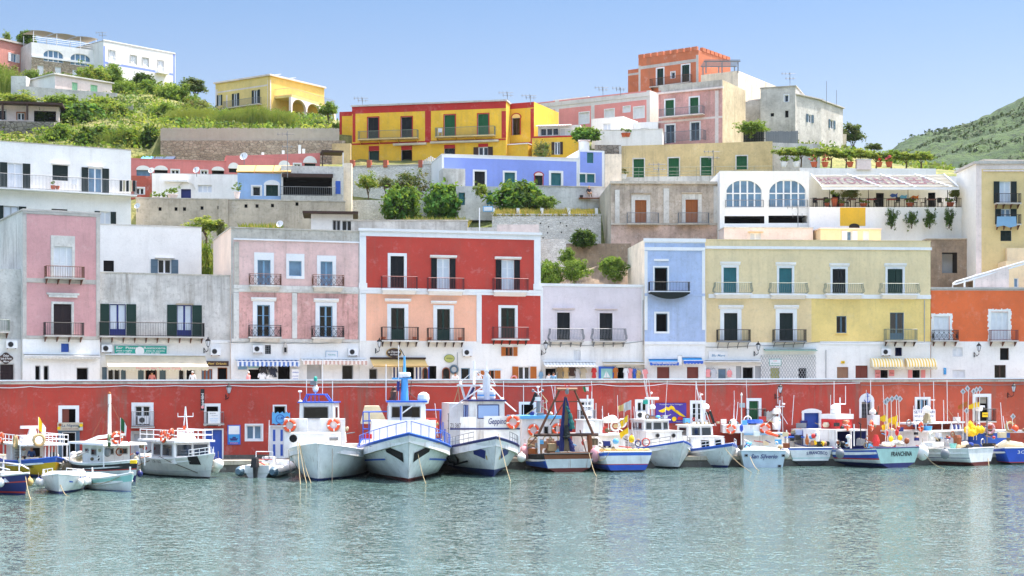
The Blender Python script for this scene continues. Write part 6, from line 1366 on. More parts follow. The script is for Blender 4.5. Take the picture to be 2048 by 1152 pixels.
b.cabin(xw-3.5,xw,abs(y1-y0),1.6,z1,'h_white','h_navy',front=[(.24,.84,.66,.93)],side=[(.2,.5,.65,.92),(.6,.85,.65,.92)],tap=.04,frk=.06,ov=.14,rh=.12,y=(y0+y1)/2,wm='st_curt',fm='navy',name='wheelhouse')
def f(mb):
 for ua,ub,va,vb in ((920,952,834,858),(968,1040,832,862)):
  a,c=b.loc(ua,vb,xw+.7); d,e=b.loc(ub,va,xw+.7); mb.box(xw+.55,xw+.7,min(a,d),max(a,d),1.5,e,WH)
 a,c=b.loc(900,858,xw+.72); d,e=b.loc(1040,860,xw+.72); mb.box(xw+.705,xw+.76,min(a,d),max(a,d),c-.06,c+.06,'h_navy')
 a,c=b.loc(897,858,xw-4); d,e=b.loc(938,806,xw-4); mb.box(xw-8,xw-3.5,min(a,d),max(a,d)+1.5,1.5,e,WH)
b.add('deckhouse',f)
def f(mb):
 y,z=b.loc(994,843,xw+.72); add_text(mb,'Geppino',0,0,0,.62,'navy',.25,.008,1.35,lambda x,w_:(xw+.72,y+x,z+w_))
b.add('lettering',f)
def f(mb): y,z=b.loc(911,852,xw+.72); add_text(mb,'ZI 387',0,0,0,.5,'signbrown',0,0,.8,lambda x,w_:(xw+.72,y+x,z+w_))
b.add('lettering',f)
y,z=b.loc(1026,844,xw+.9); lifebuoy(b,xw+.9,y,z,'bright orange life ring next to the lettered name panel',r=.46)
def f(mb):
 y,z=b.loc(973,802,-.5); _,za=b.loc(973,750,-.5); mb.tube([(-.5,y,z),(-.5,y,za)],[.34,.26],'white_metal',12); radar(mb,-.5,y,za,1.2); _,zt=b.loc(973,722,-.5); mb.tube([(-.5,y,za+.4),(-.5,y,zt)],.04,wm,5)
 for u in (962,983): yy,zz=b.loc(u,800,-.5); mb.lathe((-.5,yy,zz),[(.2,0),(.3,.12),(.3,.62),(.2,.74)],'buoy_white',12); mb.lathe((-.5,yy,zz),[(.305,.3),(.305,.42)],'skyblue',12)
 y2,z2=b.loc(948,722,-2); _,z3=b.loc(948,800,-2); mb.tube([(-2,y2,z3),(-2,y2,z2)],.1,wm,8)
 p=b.loc(915,771,-1.5); q=b.loc(990,768,-1.5); mb.box(-1.9,-1.1,min(p[0],q[0]),max(p[0],q[0]),p[1]-.06,p[1]+.08,wm)
 for u0,v0,u1,v1 in ((968,772,905,815),(978,770,1005,800),(1003,798,1032,823),(945,770,930,802),(948,740,990,768),(948,740,915,771),(990,768,975,745),(960,770,985,808)): p=b.loc(u0,v0,-1); q=b.loc(u1,v1,-1); mb.tube([(-1,*p),(-1,*q)],.06 if v1>790 else .025,wm,6)
 for u0,v0,u1,v1 in ((918,772,908,805),(916,772,920,806)): p=b.loc(u0,v0,-1.8); q=b.loc(u1,v1,-1.8); mb.tube([(-1.8,*p),(-1.8,*q)],.03,'rope',4)
 p=b.loc(920,762,-1.6); q=b.loc(931,802,-1.6); mb.tube([(-1.6,*p),(-1.6,*q)],.09,wm,6); p=b.loc(948,775,-1.6); q=b.loc(935,800,-1.6); mb.tube([(-1.6,*p),(-1.6,*q)],.1,'navy',6)
 y,z=b.loc(1004,799,-.8); mb.ball((-.8,y,z),.16,'buoy_white'); y,z=b.loc(947,799,-.8); mb.ball((-.8,y,z),.2,'buoy_white')
 for u,v in ((1007,762),(1047,772)): y,z=b.loc(u,800,-1); _,zt=b.loc(u,v,-1); mb.tube([(-1,y,z),(-1,y,zt)],.025,wm,5)
b.add('mast',f)
b.rail(.62,.88,.7,'iron_grey',n=7,rows=2)
def f(mb):
 for u in (897,906,914,922):
  y,z=b.loc(u,872,-2.2); _,zt=b.loc(u,828,-2.2); mb.tube([(-2.2,y,z),(-2.2,y,zt)],.03,'iron_grey',5)
 for v in (828,842,857): p=b.loc(895,v,-2.2); q=b.loc(938,v-8,-2.2); mb.tube([(-2.2,*p),(-2.2,*q)],.03,'iron_grey',5)
b.add('side_rail',f)
rope('long mooring rope from the bow of the navy trimmed boat',[b.world(7.6,*b.loc(997,868,7.6)),W(1021,963,CH*F/193)],'rope',.025)
clutter(b,-6,-2.5,900,1030,846,868,18,101,1)
# 11  net trawler
b=Boat('trawler','rusty white trawler seen from astern with an A frame gallows and hanging nets',1138,944,106,11,4.3,(1.35,1.15,1.9),.6,['k',('z',.30),.72,1],['antifoul_red',('h_royal','h_royal','h_dirty'),('black_rub','black_rub','rust')],stern=True,tw=.92,bul=.5,cap='black_rub',capr=.07)
xs=-4.2
def f(mb):
 P=lambda u,v,x=xs:(x,*b.loc(u,v,x))
 for a,c in (((1076,870),(1120,778)),((1187,870),(1149,780))): mb.tube([P(*a),P(*c)],[.11,.08],'iron_rust',8)
 mb.tube([P(1113,778),P(1154,778)],.12,'tan_door',6); mb.tube([P(1108,803),P(1160,803)],.05,'iron_rust',6); mb.tube([P(1068,870),P(1196,869)],.13,'timber_dark',6)
 mb.tube([P(1178,870),P(1181,905)],.2,'rust',6); mb.tube([P(1077,870),P(1078,912)],.09,'white_metal',6); mb.tube([P(1100,907),P(1186,905)],.09,'tan_door',6)
 mb.lathe(P(1134,782),[(.1,-.25),(.16,-.1),(.16,.1),(.1,.25)],'iron_grey',8)
 for u in (1128,1141): mb.tube([P(1134,776),P(u,768)],.03,'cl_red',4)
 for a,c in (((1128,805),(1100,850)),((1076,870),(1056,892)),((1160,860),(1172,903))): mb.tube([P(*a),P(*c)],.05,'iron_rust',5)
b.add('gallows',f)
def f(mb):
 rr=random.Random(4)
 for i,(u,w,v0,v1,m) in enumerate(((1124,5,794,903,'net_blue'),(1129,4,793,903,'net_brown'),(1133,5,794,902,'net_brown'),(1137,4,796,900,'net_brown'),(1140,4,796,862,'net_blue'),(1143,5,812,858,'net_green'),(1144,5,870,903,'net_blue'),(1134,6,850,876,'net_dark'))):
  n=12; pr=[]
  for k in range(n+1):
   g=k/n; uu=u+(1132-u)*(1-g)**2*.9+rr.uniform(-.7,.7); v=v0+(v1-v0)*g; x=xs-.25-.04*i; y,z=b.loc(uu,v,x); pr.append(((x,y,z),1.55*w*b.k*(.4+.6*g)*rr.uniform(.9,1.15)))
  mb.tube([p for p,_ in pr],[r*.85 for _,r in pr],m,7)
mbn=MB(); f(mbn); o=b.world(xs,0,0); nn=mbn.build('fishing_net'); nn.location=b.o; nn.rotation_euler=(0,0,b.a); tag(nn,'bundle of blue brown and green nets hanging from the rusty gallows','fishing net')
xw=0.3
y0,z0=b.loc(1120,870,xw); y1,z1=b.loc(1043,838,xw)
b.cabin(xw,xw+3.4,abs(y1-y0),.9,z1,WH,'skyblue',back=[(.1,.22,.55,.8),(.3,.42,.55,.8)],tap=.05,ov=.2,rh=.25,y=(y0+y1)/2,name='wheelhouse')
def f(mb):
 P=lambda u,v,x=xw+1:(x,*b.loc(u,v,x))
 mb.tube([P(1077,832),P(1077,790)],[.22,.12],'iron_grey',8); mb.tube([P(1077,790),P(1076,776)],.05,wm,5); mb.ball(P(1076,774),.14,'buoy_white',8,.5); mb.box(P(1075,800)[0]-.2,P(1075,800)[0]+.2,P(1080,800)[1],P(1070,800)[1],P(1075,802)[2],P(1075,794)[2],'buoy_white')
 for u in (1066,1085): mb.ball(P(u,781),.12,'iron_grey',8); mb.tube([P(1076,786),P(u,781)],.03,wm,4)
 for a,c in (((1080,785),(1095,803)),((1080,810),(1108,832)),((1076,812),(1052,830)),((1095,803),(1085,808))): mb.tube([P(*a),P(*c)],.04,'rope',4)
 mb.poly([P(1070,783),P(1075,790),P(1066,806),P(1062,802)],'net_dark'); mb.poly([P(1064,798),P(1068,804),P(1062,812),P(1059,808)],'net_dark')
 for u,v in ((1047,770),(1110,772),(1103,770),(1086,800)): mb.tube([P(u if u!=1103 else 1117,850),P(u,v)],.025,wm,5)
b.add('mast',f)
for i,(u,v,l) in enumerate(((1067,860,'red orange life ring on the trawler wheelhouse wall'),(1115,858,'life ring half hidden behind the trawler nets'))): y,z=b.loc(u,v,xw-.15); lifebuoy(b,xw-.15,y,z,l,r=.42)
def f(mb):
 rr=random.Random(9)
 for i in range(26):
  u=rr.uniform(1055,1120); v=rr.uniform(880,905); x=rr.uniform(-3.6,-1); y,z=b.loc(u,v,x); s=rr.uniform(.12,.3); mb.box(x-s,x+s,y-s,y+s,z-s,z+s,rr.choice(['tan_door','rust','iron_grey','rope','wood2','net_brown','skyblue']))
 for u,v in ((1066,882),(1073,886),(1095,880),(1108,878)): x=-2; y,z=b.loc(u,v,x); mb.torus((x,y,z),.35,.05,'x','rope',14,5)
 mb.box(-3.9,-3.7,-1.9,1.9,.9,1.2,'tan_door')
b.add('deck_gear',f)
fender(b,-1.5,*b.loc(1050,905,-1.5),'big pale pink round fender at the left of the trawler','pinkbuoy',.55,1.0)
fender(b,-3.5,*b.loc(1043,915,-3.5),'smaller whitish fender under the pink one by the trawler','buoy_white',.35,1.0)
fender(b,-5.3,*b.loc(1190,910,-5.3),'pale fender between the trawler and the blue bottomed boat','pinkbuoy',.4,1.5)
rope('slack rope hanging from the trawler corner into the water',[b.world(-5.4,*b.loc(1178,905,-5.4)),W(1193,953,CH*F/183)],'rope',.022)
clutter(b,-3.6,0,1050,1185,872,908,20,111,1); clutter(b,.4,3,1045,1120,826,834,10,112,2)
# 12 blue bottomed stern boat
b=Boat('fishing_boat','white fishing boat seen from astern with a royal blue lower hull and yellow flags',1256,944,102,10.5,4.4,(1.5,1.25,2.0),.6,['k',('z',.14),.36,.40,.82,.97,1],['antifoul_black','h_royal','h_redl','h_white','h_blue','h_white'],stern=True,tw=.86,bul=.45,full=.3)
y0,z0=b.loc(1252,905,.5); y1,z1=b.loc(1166,872,.5)
b.cabin(.5,4.2,abs(y1-y0)*.98,.8,z1,WH,WH,back=[(.34,.42,.45,.62),(.46,.54,.45,.62)],tap=.03,ov=.25,rh=.14,y=(y0+y1)/2)
y0,z0=b.loc(1205,868,1.0); y1,z1=b.loc(1166,842,1.0)
b.cabin(1.0,3.4,abs(y1-y0),z0-.2,z1,WH,WH,tap=.05,y=(y0+y1)/2,name='wheelhouse')
def f(mb):
 P=lambda u,v,x=1.2:(x,*b.loc(u,v,x))
 for u,v,r in ((1189,851,.32),(1231,852,.36),(1244,846,.3)):
  mb.torus(P(u,v),r,.08,'x','buoy_white',16,6); mb.lathe(P(u,v),[(r*.5,-.12),(r*.5,.12)],'ratan',10,'x')
 for u,v,h in ((1214,838,.35),(1224,838,.45),(1180,845,.4)): dome(mb,*P(u,v+8),h)
 for u,v in ((1192,806),(1205,812),(1217,826)): mb.tube([P(u,860),P(u,v)],.03,wm,5)
 mb.lathe(P(1244,872),[(.12,-.16),(.12,.16)],'buoy_orange',8,'x')
b.add('winch',f)
def f(mb):
 P=lambda u,v,x=3.0:(x,*b.loc(u,v,x))
 mb.tube([P(1175,842),P(1175,790)],.07,wm,6); mb.box(2.8,3.2,P(1185,812)[1],P(1165,812)[1],P(1175,814)[2],P(1175,810)[2],wm); mb.tube([P(1184,842),P(1183,762)],.025,wm,5); mb.lathe(P(1175,826),[(.3,-.2),(.34,0),(.3,.2)],'buoy_white',10)
b.add('mast',f)
def f(mb):
 y,z=b.loc(1258,888,-4.9);
 for i in range(9): x=-3.5+.3*(i%3); yy,zz=b.loc(1205+i*11,900,x); mb.ball((x,yy,zz),.26,'canvas_beige',8,.5)
b.add('net_pile',f)
flag(b.world(-3,*b.loc(1257,905,-3)),.7,.45,['yellow_f'],'yellow flag hanging low beside the blue bottomed boat',1.9,math.pi-.3,droop=.5)
flag(b.world(-2.8,*b.loc(1256,880,-2.8)),.6,.5,['yellow_f'],'upper yellow flag beside the grey pennant',1.9,math.pi-.4,droop=.6)
flag(b.world(-2.6,*b.loc(1248,850,-2.6)),.45,.5,['canvas_beige'],'small faded orange flag on a thin pole behind the blue bottomed boat',1.6,math.pi,droop=.2)
fl=flag(b.world(-2.4,*b.loc(1262,845,-2.4)),.55,.7,['silverp'],'grey pennant next to the yellow flags',1.7,math.pi,droop=.3)
fender(b,-4.6,*b.loc(1263,878,-4.6),'yellow float with an orange collar on the blue bottomed boat','yellow_f',.22,1.3,top=.2,tip='buoy_orange')
flag(b.world(2.2,*b.loc(1184,810,2.2)),.75,.42,['red_p','buoy_white','bgreen'],'small Italian tricolour flying before the red wall',1.5,math.pi,droop=.1)
rope('looped rope across the stern of the blue bottomed boat',[b.world(-5.3,*b.loc(1194,902,-5.3)),b.world(-5.35,*b.loc(1200,922,-5.35)),b.world(-5.4,*b.loc(1210,918,-5.4)),b.world(-5.4,*b.loc(1219,904,-5.4))],'rope',.022)
clutter(b,-4.5,0,1180,1300,880,902,16,121,1); clutter(b,.5,3.5,1165,1250,856,870,9,122,2)
# 13 white wheelhouse boat
b=Boat('fishing_boat','white fishing boat with three wheelhouse windows, two portholes and a long radar bar',1357,937,-70,12,5.2,(1.45,1.3,2.15),1.2,['k',('z',.12),.5,.95,1],['antifoul_black',WH,WH,'h_blue'],pf=3.0,flare=.45,tw=.88,bul=.4,cap='h_blue',capr=.045)
def cab(b,xf,ua,ub,vt,zb,dl,**k):
 y0,_=b.loc(ub,vt,xf); y1,z1=b.loc(ua,vt,xf); return b.cabin(xf-dl,xf,abs(y1-y0),zb,z1,y=(y0+y1)/2,**k)
cab(b,1.6,1292,1366,864,.9,4.2,tap=.05,frk=.1,ov=.06,rh=.08,name='deckhouse')
def f(mb):
 for u in (1315,1347): y,z=b.loc(u,871,1.62); mb.lathe((1.62,y,z),[(.17,-.03),(.17,.03),(.12,.04)],'interior',14,'x'); mb.torus((1.64,y,z),.17,.03,'x','iron_grey',14,5)
b.add('porthole',f)
cab(b,.5,1288,1340,841,1.7,2.6,front=[(.06,.30,.62,.93),(.36,.70,.62,.93),(.76,.96,.62,.93)],side=[(.15,.45,.62,.9),(.55,.85,.62,.9)],tap=.08,frk=.1,ov=.12,rh=.1,wm='glass',name='wheelhouse')
def f(mb):
 P=lambda u,v,x=-.3:(x,*b.loc(u,v,x))
 p=P(1304,838); mb.tube([p,P(1304,812)],.09,wm,8); dome(mb,*P(1304,818),.28); mb.tube([P(1304,808),P(1304,800)],.08,wm,6); q=P(1290,797); r=P(1317,797); mb.tube([q,r],.11,wm,8)
 for u0,v0,u1,v1 in ((1297,795,1284,740),(1294,795,1288,762),(1301,795,1297,757)): mb.tube([P(u0,v0),P(u1,v1)],.022,wm,5)
 for u in (1292,1299,1308): mb.tube([P(u,840),P(u,800)],.03,wm,5)
 mb.box(-.5,-.1,P(1294,808)[1],P(1288,808)[1],P(1291,808)[2],P(1291,800)[2],'seagreen'); mb.ball(P(1303,786),.1,'buoy_white',8)
b.add('mast',f)
b.rail(.45,.93,.55,'iron_grey',n=8,rows=2);
for i,(u,v,l) in enumerate(((1332,800,'yellow flag on a tall pole in front of the purple map sign'),(1341,806,'second yellow flag next to the purple map sign'))): flag(b.world(-3.4,*b.loc(u,850,-3.4)),.5,.7,['yellow_f'],l,1.9,math.pi+.4*i,droop=.5)
rope('rusty anchor chain down the stem of the white boat with portholes',[b.world(4.9,*b.loc(1367,888,4.9)),b.world(4.0,*b.loc(1357,936,4.0))],'rust',.05)
clutter(b,-3,0,1255,1300,845,885,10,131,1); clutter(b,-.5,.4,1285,1342,828,838,10,132,2)
# 14 small white cabin boat
b=Boat('cabin_boat','small white cabin boat with a royal blue gunwale and a stubby mast',1456,935,-68,10.5,4.5,(1.3,1.2,1.9),1.0,['k',('z',.16),.5,.9,1],['h_navy',WH,WH,'h_blue'],pf=3.0,flare=.45,tw=.88,bul=.3,cap='h_blue')
cab(b,1.9,1386,1452,875,.9,4.4,front=[(.26,.52,.3,.85),(.7,.9,.2,.9)],tap=.08,frk=.25,ov=.04,rh=.07,name='deckhouse')
cab(b,.4,1378,1428,852,1.4,2.2,front=[(.1,.46,.55,.93),(.52,.92,.55,.93)],side=[(.2,.8,.55,.92)],tap=.08,frk=.12,ov=.1,rh=.1,wm='glass',name='wheelhouse')
def f(mb):
 P=lambda u,v,x=-.6:(x,*b.loc(u,v,x))
 mb.tube([P(1404,852),P(1403,800)],[.14,.08],wm,8); mb.tube([P(1403,800),P(1401,790)],.04,wm,5); mb.ball(P(1403,789),.14,'buoy_white',8,.5); dome(mb,*P(1411,818),.32); mb.tube([P(1404,815),P(1411,815)],.06,wm,5)
 for u0,v0,u1,v1 in ((1391,845,1392,762),(1392,762,1397,800),(1392,774,1403,806),(1411,805,1411,730),(1420,820,1432,852),(1412,824,1422,852)): mb.tube([P(u0,v0),P(u1,v1)],.028,wm,5)
 mb.poly([P(1412,822),P(1419,826),P(1416,834),P(1410,828)],'net_dark'); mb.tube([P(1420,822),P(1428,846)],.12,'net_dark',6)
 for i in range(8): mb.ball(P(1388+i*4,847),.16,'rope' if i%2 else 'buoy_white',7)
b.add('mast',f); b.rail(.45,.95,.5,'white_metal',n=8,rows=2)
rope('mooring rope slanting right from the small white cabin boat',[b.world(4.0,*b.loc(1443,888,4.0)),W(1503,945,CH*F/175)],'rope',.022)
y,z=b.loc(1433,852,-2.5); lifebuoy(b,-2.5,y,z,'bare tan coil like ring behind the small cabin boat mast',r=.34,m='ratan',seg='ratan',grp='beige life rings')
clutter(b,-3,-.4,1372,1440,838,850,10,141,1)
# 15 pale blue transom boat
b=Boat('fishing_boat','boat seen from astern with a flat pale blue lettered transom and a covered net',1527,935,87,9,3.75,(1.32,1.2,1.7),.6,['k',('z',.02),.9,1],['h_pale',('h_white','h_white','h_pale'),('h_pale','h_pale','h_pale')],stern=True,tw=.93,bul=.35,full=.12)
b.stern_word('San Silverio',.86,.46,'navy',2.1,shear=.35,bold=.008,y=.02); b.stern_word('II',.63,.2,'navy')
def f(mb):
 for y,z in ((-1.35,.95),(1.55,.95),(1.25,.12)): mb.box(-4.53,-4.505,-y-.14,-y+.14,z-.1,z+.1,'iron_grey'); mb.box(-4.54,-4.531,-y-.08,-y+.08,z-.06,z+.06,'interior')
b.add('hawse_plate',f)
def f(mb):
 mb.tube([(-3.9,-1.1,1.2),(-3.9,.6,1.28),(-3.9,1.5,1.2)],[.34,.4,.3],'h_pgreen',9); mb.tube([(-3.4,-1.4,1.15),(-3.4,1.3,1.2)],.3,'canvas',8)
b.add('net_cover',f)
def f(mb):
 for q,(ua,ub,va,vb) in enumerate(((1448,1534,848,868),(1512,1575,848,866))): pass
 a,c=b.loc(1446,866,0); d,e=b.loc(1540,850,0); mb.box(0,3,min(a,d),max(a,d),c,e,WH); a2,c2=b.loc(1488,900,-.2); d2,e2=b.loc(1570,867,-.2); mb.box(.2,2.8,min(a2,d2),max(a2,d2),.8,c-.004,WH); mb.box(-.4,.0,min(a2,d2)-.2,max(a2,d2),c-.16,c-.01,'lightblue')
b.add('wheelhouse',f)
def f(mb):
 P=lambda u,v,x=-3.6:(x,*b.loc(u,v,x))
 mb.tube([P(1483,890),P(1483,792)],.045,'buoy_white',6); mb.box(*sorted((P(1490,810)[0]-.03,P(1490,810)[0]+.03)),*sorted((P(1490,810)[1],P(1479,810)[1])),P(1483,815)[2],P(1483,806)[2],'silverp'); mb.lathe(P(1483,790),[(.03,-.1),(.09,0),(.03,.2)],'buoy_white',8); mb.lathe(P(1483,856),[(.05,-.3),(.14,-.15),(.14,.15),(.05,.3)],'h_royal',8)
 for u0,v0,u1,v1 in ((1467,840,1469,800),(1473,840,1476,804)): mb.tube([P(u0,v0,1),P(u1,v1,1)],.03,wm,5)
 dome(mb,*P(1466,848,1),.3); mb.lathe(P(1508,843,1),[(.7,-.15),(.75,0),(.7,.15)],'h_blue',12)
b.add('mast',f)
y,z=b.loc(1462,858,-.15); lifebuoy(b,-.15,y,z,'orange life ring with a yellow patch on the white hardtop',r=.36)
y,z=b.loc(1530,857,-.2); lifebuoy(b,-.2,y,z,'bright orange life ring above the lettered pale blue transom',r=.40)
fender(b,-2.5,*b.loc(1472,910,-2.5),'large white fender left of the pale blue transom','buoy_white',.5,1.1)
mb=MB(); p=b.world(-1.5,*b.loc(1533,864,-1.5)); q=b.world(-1.5,*b.loc(1556,872,-1.5)); mb.tube([(0,0,0),q-p],[.16,.1],'buoy_orange',8); tag(mb.build('marker_buoy',loc=p),'long orange marker float lying beside the orange ring','buoy')
rope('mooring rope from the left plate of the pale blue transom',[b.world(-4.6,*b.loc(1500,913,-4.6)),W(1519,942,CH*F/172)],'rope',.028)
clutter(b,-3.5,.5,1482,1575,866,896,14,151,1); clutter(b,0,2.5,1446,1572,838,850,12,152,2)
# 16 arched name stern boat
b=Boat('fishing_boat','white boat seen from astern with blue gunwale and arched blue lettering under a roofed shelter',1622,932,99,9.5,4.0,(1.45,1.25,1.8),.6,['k',('z',.42),.42,.46,.9,1],['antifoul_black',WH,'h_aqua',WH,'h_blue'],stern=True,tw=.9,bul=.4,full=.28)
b.stern_word('S.FRANCESCO',1.06,.34,'navy',1.75,bold=.008,y=.5,arc=.3)
def f(mb):
 P=lambda u,v,x=-.5:(x,*b.loc(u,v,x))
 a=P(1572,876); c=P(1628,876); y0,y1=sorted((a[1],c[1])); mb.box(-.6,3,y0,y1,a[2],a[2]+.12,'h_blue'); mb.box(.6,2.8,y0+.1,y1-.1,.9,a[2]-.004,WH)
 for y in (y0+.08,y1-.08): mb.tube([(-.5,y,1),(-.5,y,a[2])],.05,wm,6)
b.add('shelter',f)
def f(mb):
 P=lambda u,v,x=.3:(x,*b.loc(u,v,x)); rr=random.Random(2)
 mb.box(*sorted((.2,1.2)),*sorted((P(1590,856)[1],P(1612,856)[1])),P(1600,870)[2],P(1600,858)[2],WH); mb.box(.1,.19,*sorted((P(1591,856)[1],P(1611,856)[1])),P(1600,856)[2],P(1600,846)[2],'iron_grey')
 for i in range(16): u=rr.uniform(1575,1625); v=rr.uniform(862,874); s=rr.uniform(.12,.28); p=P(u,v,rr.uniform(0,1.5)); mb.ball(p,s,rr.choice(['net_dark','iron_grey','canvas','net_dark','rope','h_redl']),7,.7)
b.add('roof_gear',f)
def f(mb):
 P=lambda u,v,x=1.2:(x,*b.loc(u,v,x))
 mb.tube([P(1557,870),P(1559,812)],.09,wm,8); mb.tube([P(1559,812),P(1560,800)],.05,wm,5); mb.tube([P(1551,813),P(1569,813)],.05,wm,5); mb.ball(P(1567,808),.16,'buoy_white',8,.5); dome(mb,*P(1553,828),.38); mb.lathe(P(1553,845),[(.34,-.6),(.38,0),(.3,.5)],'buoy_white',10)
 for u0,v0,u1,v1 in ((1556,808,1555,778),(1584,850,1588,790),(1559,822,1575,848),(1552,828,1532,848)): mb.tube([P(u0,v0),P(u1,v1)],.028,wm,5)
b.add('mast',f)
def f(mb):
 P=lambda u,v,x=-3.6:(x,*b.loc(u,v,x)); rr=random.Random(8)
 for i in range(7): mb.ball(P(1625+i*5,rr.uniform(884,892)),.2,rr.choice(['yellow_f','net_dark','rope','tan_door']),8)
 mb.tube([P(1576,890),P(1573,860)],.05,wm,5); mb.lathe(P(1614,880),[(.03,-.4),(.15,-.3),(.18,0),(.1,.2),(.03,.5)],'wood2',8); mb.prismz([(-3.8,P(1643,890)[1]),(-3.2,P(1636,890)[1]),(-3.2,P(1650,890)[1])],1.1,1.9,'black_rub'); mb.lathe(P(1634,868),[(.2,-.6),(.24,0),(.12,.3)],'buoy_white',10); mb.ball(P(1627,872),.2,'red_p',8)
b.add('deck_gear',f)
fender(b,-4.7,*b.loc(1572,907,-4.7),'white fender with a blue tip between the two lettered sterns','buoy_white',.3,1.4,tip='h_royal')
fender(b,-3.5,*b.loc(1667,905,-3.5),'dusty pink fender right of the arched lettering','pinkbuoy',.5,1.1)
clutter(b,-4,1,1575,1662,868,896,14,161,1); clutter(b,0,3,1570,1650,846,872,12,162,2)
# 17 big lettered stern with navy shelter
b=Boat('fishing_boat','fishing boat with bold black stern lettering and a navy lined shelter',1796,935,122,12.5,5.3,(1.55,1.35,2.0),.7,['k',('z',.36),.42,.5,.93,1],['h_navy',('h_white','h_white','h_pgreen'),('h_redl','h_redl','h_pgreen'),('h_royal','h_royal','h_pgreen'),('h_white','h_white','h_pgreen')],stern=True,tw=.9,bul=.45,full=.3,cap='h_navy')
b.stern_word('FRANCHINA',1.05,.5,'antifoul_black',2.3,shear=.15,bold=.012,y=.35)
def f(mb):
 P=lambda u,v,x:(x,*b.loc(u,v,x))
 X0,X1=-1.2,2.8; w=1.75; zr=b.loc(1720,862,-1.2)[1]
 mb.box(X0,X1,-w,w,zr,zr+.14,WH); mb.box(X1-.1,X1,-w,w,.95,zr-.003,'navy'); mb.box(X0+.1,X1-.103,w-.1,w,.95,zr-.003,WH); mb.box(X0+.1,X1-.103,-w,-w+.1,.95,zr-.003,'navy'); mb.box(X0+.6,X1-.11,w-.13,w-.103,1,zr-.01,'navy')
 for y in (-w+.05,0.1,w-.05): mb.box(X0,X0+.12,y-.05,y+.05,.95,zr-.003,WH)
b.add('shelter',f)
def f(mb):
 P=lambda u,v,x=1.2:(x,*b.loc(u,v,x))
 a=P(1658,858); mb.box(.4,2.0,*sorted((P(1656,858)[1],P(1690,858)[1])),P(1670,858)[2],P(1670,838)[2],'red_p'); mb.box(.3,2.1,*sorted((P(1657,838)[1],P(1692,838)[1])),P(1670,838)[2]+.003,P(1670,828)[2],WH)
 mb.lathe(P(1670,826),[(.3,-.1),(.42,.1),(.3,.3),(.4,.5),(.25,.7)],'buoy_white',12); mb.tube([P(1680,838),P(1680,795)],.06,wm,6); mb.tube([P(1668,808),P(1691,808)],.06,wm,6)
 for u,v in ((1668,762),(1691,772),(1700,818)): mb.tube([P(u,808 if v<800 else 850),P(u,v)],.03,wm,5)
 mb.tube([P(1742,850),P(1741,760)],.03,wm,5); mb.box(1.0,1.6,*sorted((P(1742,850)[1],P(1756,850)[1])),P(1750,850)[2],P(1750,830)[2],WH); dome(mb,*P(1745,828),.3)
 mb.tube([P(1747,826),P(1747,806)],.05,wm,5); mb.tube([P(1755,840),P(1757,812)],.05,'rust',5); mb.poly([P(1748,818),P(1756,826),P(1753,832),P(1746,824)],'net_dark')
 mb.lathe(P(1652,852),[(.2,-.1),(.3,.1),(.2,.3)],'canvas',10)
b.add('wheelhouse',f)
for u,v,l in ((1696,851,'pale orange life ring next to the red wheelhouse'),(1743,851,'orange and white life ring on the navy lined shelter roof')): y,z=b.loc(u,v,-1.35); lifebuoy(b,-1.35,y,z,l,r=.42 if u>1700 else .40,yaw=.55)
y,z=b.loc(1780,850,-.9); lifebuoy(b,-.9,y,z,'rusty red life ring behind the marker poles',r=.38,yaw=1.3)
def f(mb):
 P=lambda u,v,x=-3.2:(x,*b.loc(u,v,x)); rr=random.Random(12)
 mb.lathe(P(1697,878),[(.08,-.6),(.1,0),(.22,.1),(.2,.25),(.1,.35)],'buoy_white',8); mb.box(*sorted((-3.4,-2.9)),*sorted((P(1718,885)[1],P(1727,885)[1])),P(1720,891)[2],P(1720,878)[2],'iron_grey'); mb.tube([P(1708,892),P(1708,848)],.06,WH,6); mb.tube([P(1722,890),P(1721,850)],.04,'iron',5)
 mb.lathe(P(1752,882),[(.25,-.4),(.32,0),(.15,.5)],'red_p',9); mb.torus(P(1676,887),.25,.03,'x','iron_grey',12,5)
 for i in range(6): p=P(1770+i*6,rr.uniform(884,892)); mb.ball(p,.3,'buoy_white',8,.6)
b.add('deck_gear',f)
fender(b,-4.2,*b.loc(1680,907,-4.2),'grey round fender on the navy stripe of the lettered boat','iron_grey',.36,1.1)
fender(b,-5.8,*b.loc(1845,905,-5.8),'big pale fender at the right corner of the lettered stern','buoy_white',.5,1.3)
DAN=[]
def dan(u,vt,vb,B,x,label,grp,fl='yellow_f',dia=True,fv=.42,cache={}):
 y,z=B.loc(u,vb,x); p=B.world(x,y,z); H=(vb-vt)*B.k; key=(fl,dia,round(H))
 t=thing('marker_pole',label,'marker pole',p,0,grp); mb=MB(); mb.tube([(0,0,0),(R.uniform(-.1,.1),0,H)],.03,'buoy_white',5); mb.build('pole',t)
 if dia: q=MB(); s=.26; q.prism([(0,H-s),(s*.85,H),(0,H+s),(-s*.85,H)],-.03,.03,'silverp'); q.prism([(0,H-s*.6),(s*.3,H),(0,H+s*.6),(-s*.3,H)],-.035,.035,'iron_grey'); q.build('reflector',t)
 if fl: q=MB(); h=H*(1-fv); q.poly([(0,0,h),(-.42,.06,h-.22),(-.4,.03,h-.52),(-.02,0,h-.45)],fl); q.poly([(0,.01,h),(-.3,-.08,h-.3),(-.1,-.05,h-.56)],fl); q.build('flag',t)
 return t
ld=['leftmost marker pole with a diamond on the lettered boat','second marker pole from the left on the lettered boat','third marker pole, above the pale cloth, on the lettered boat','fourth marker pole with two yellow flags on the lettered boat','rightmost tall marker pole on the lettered boat']
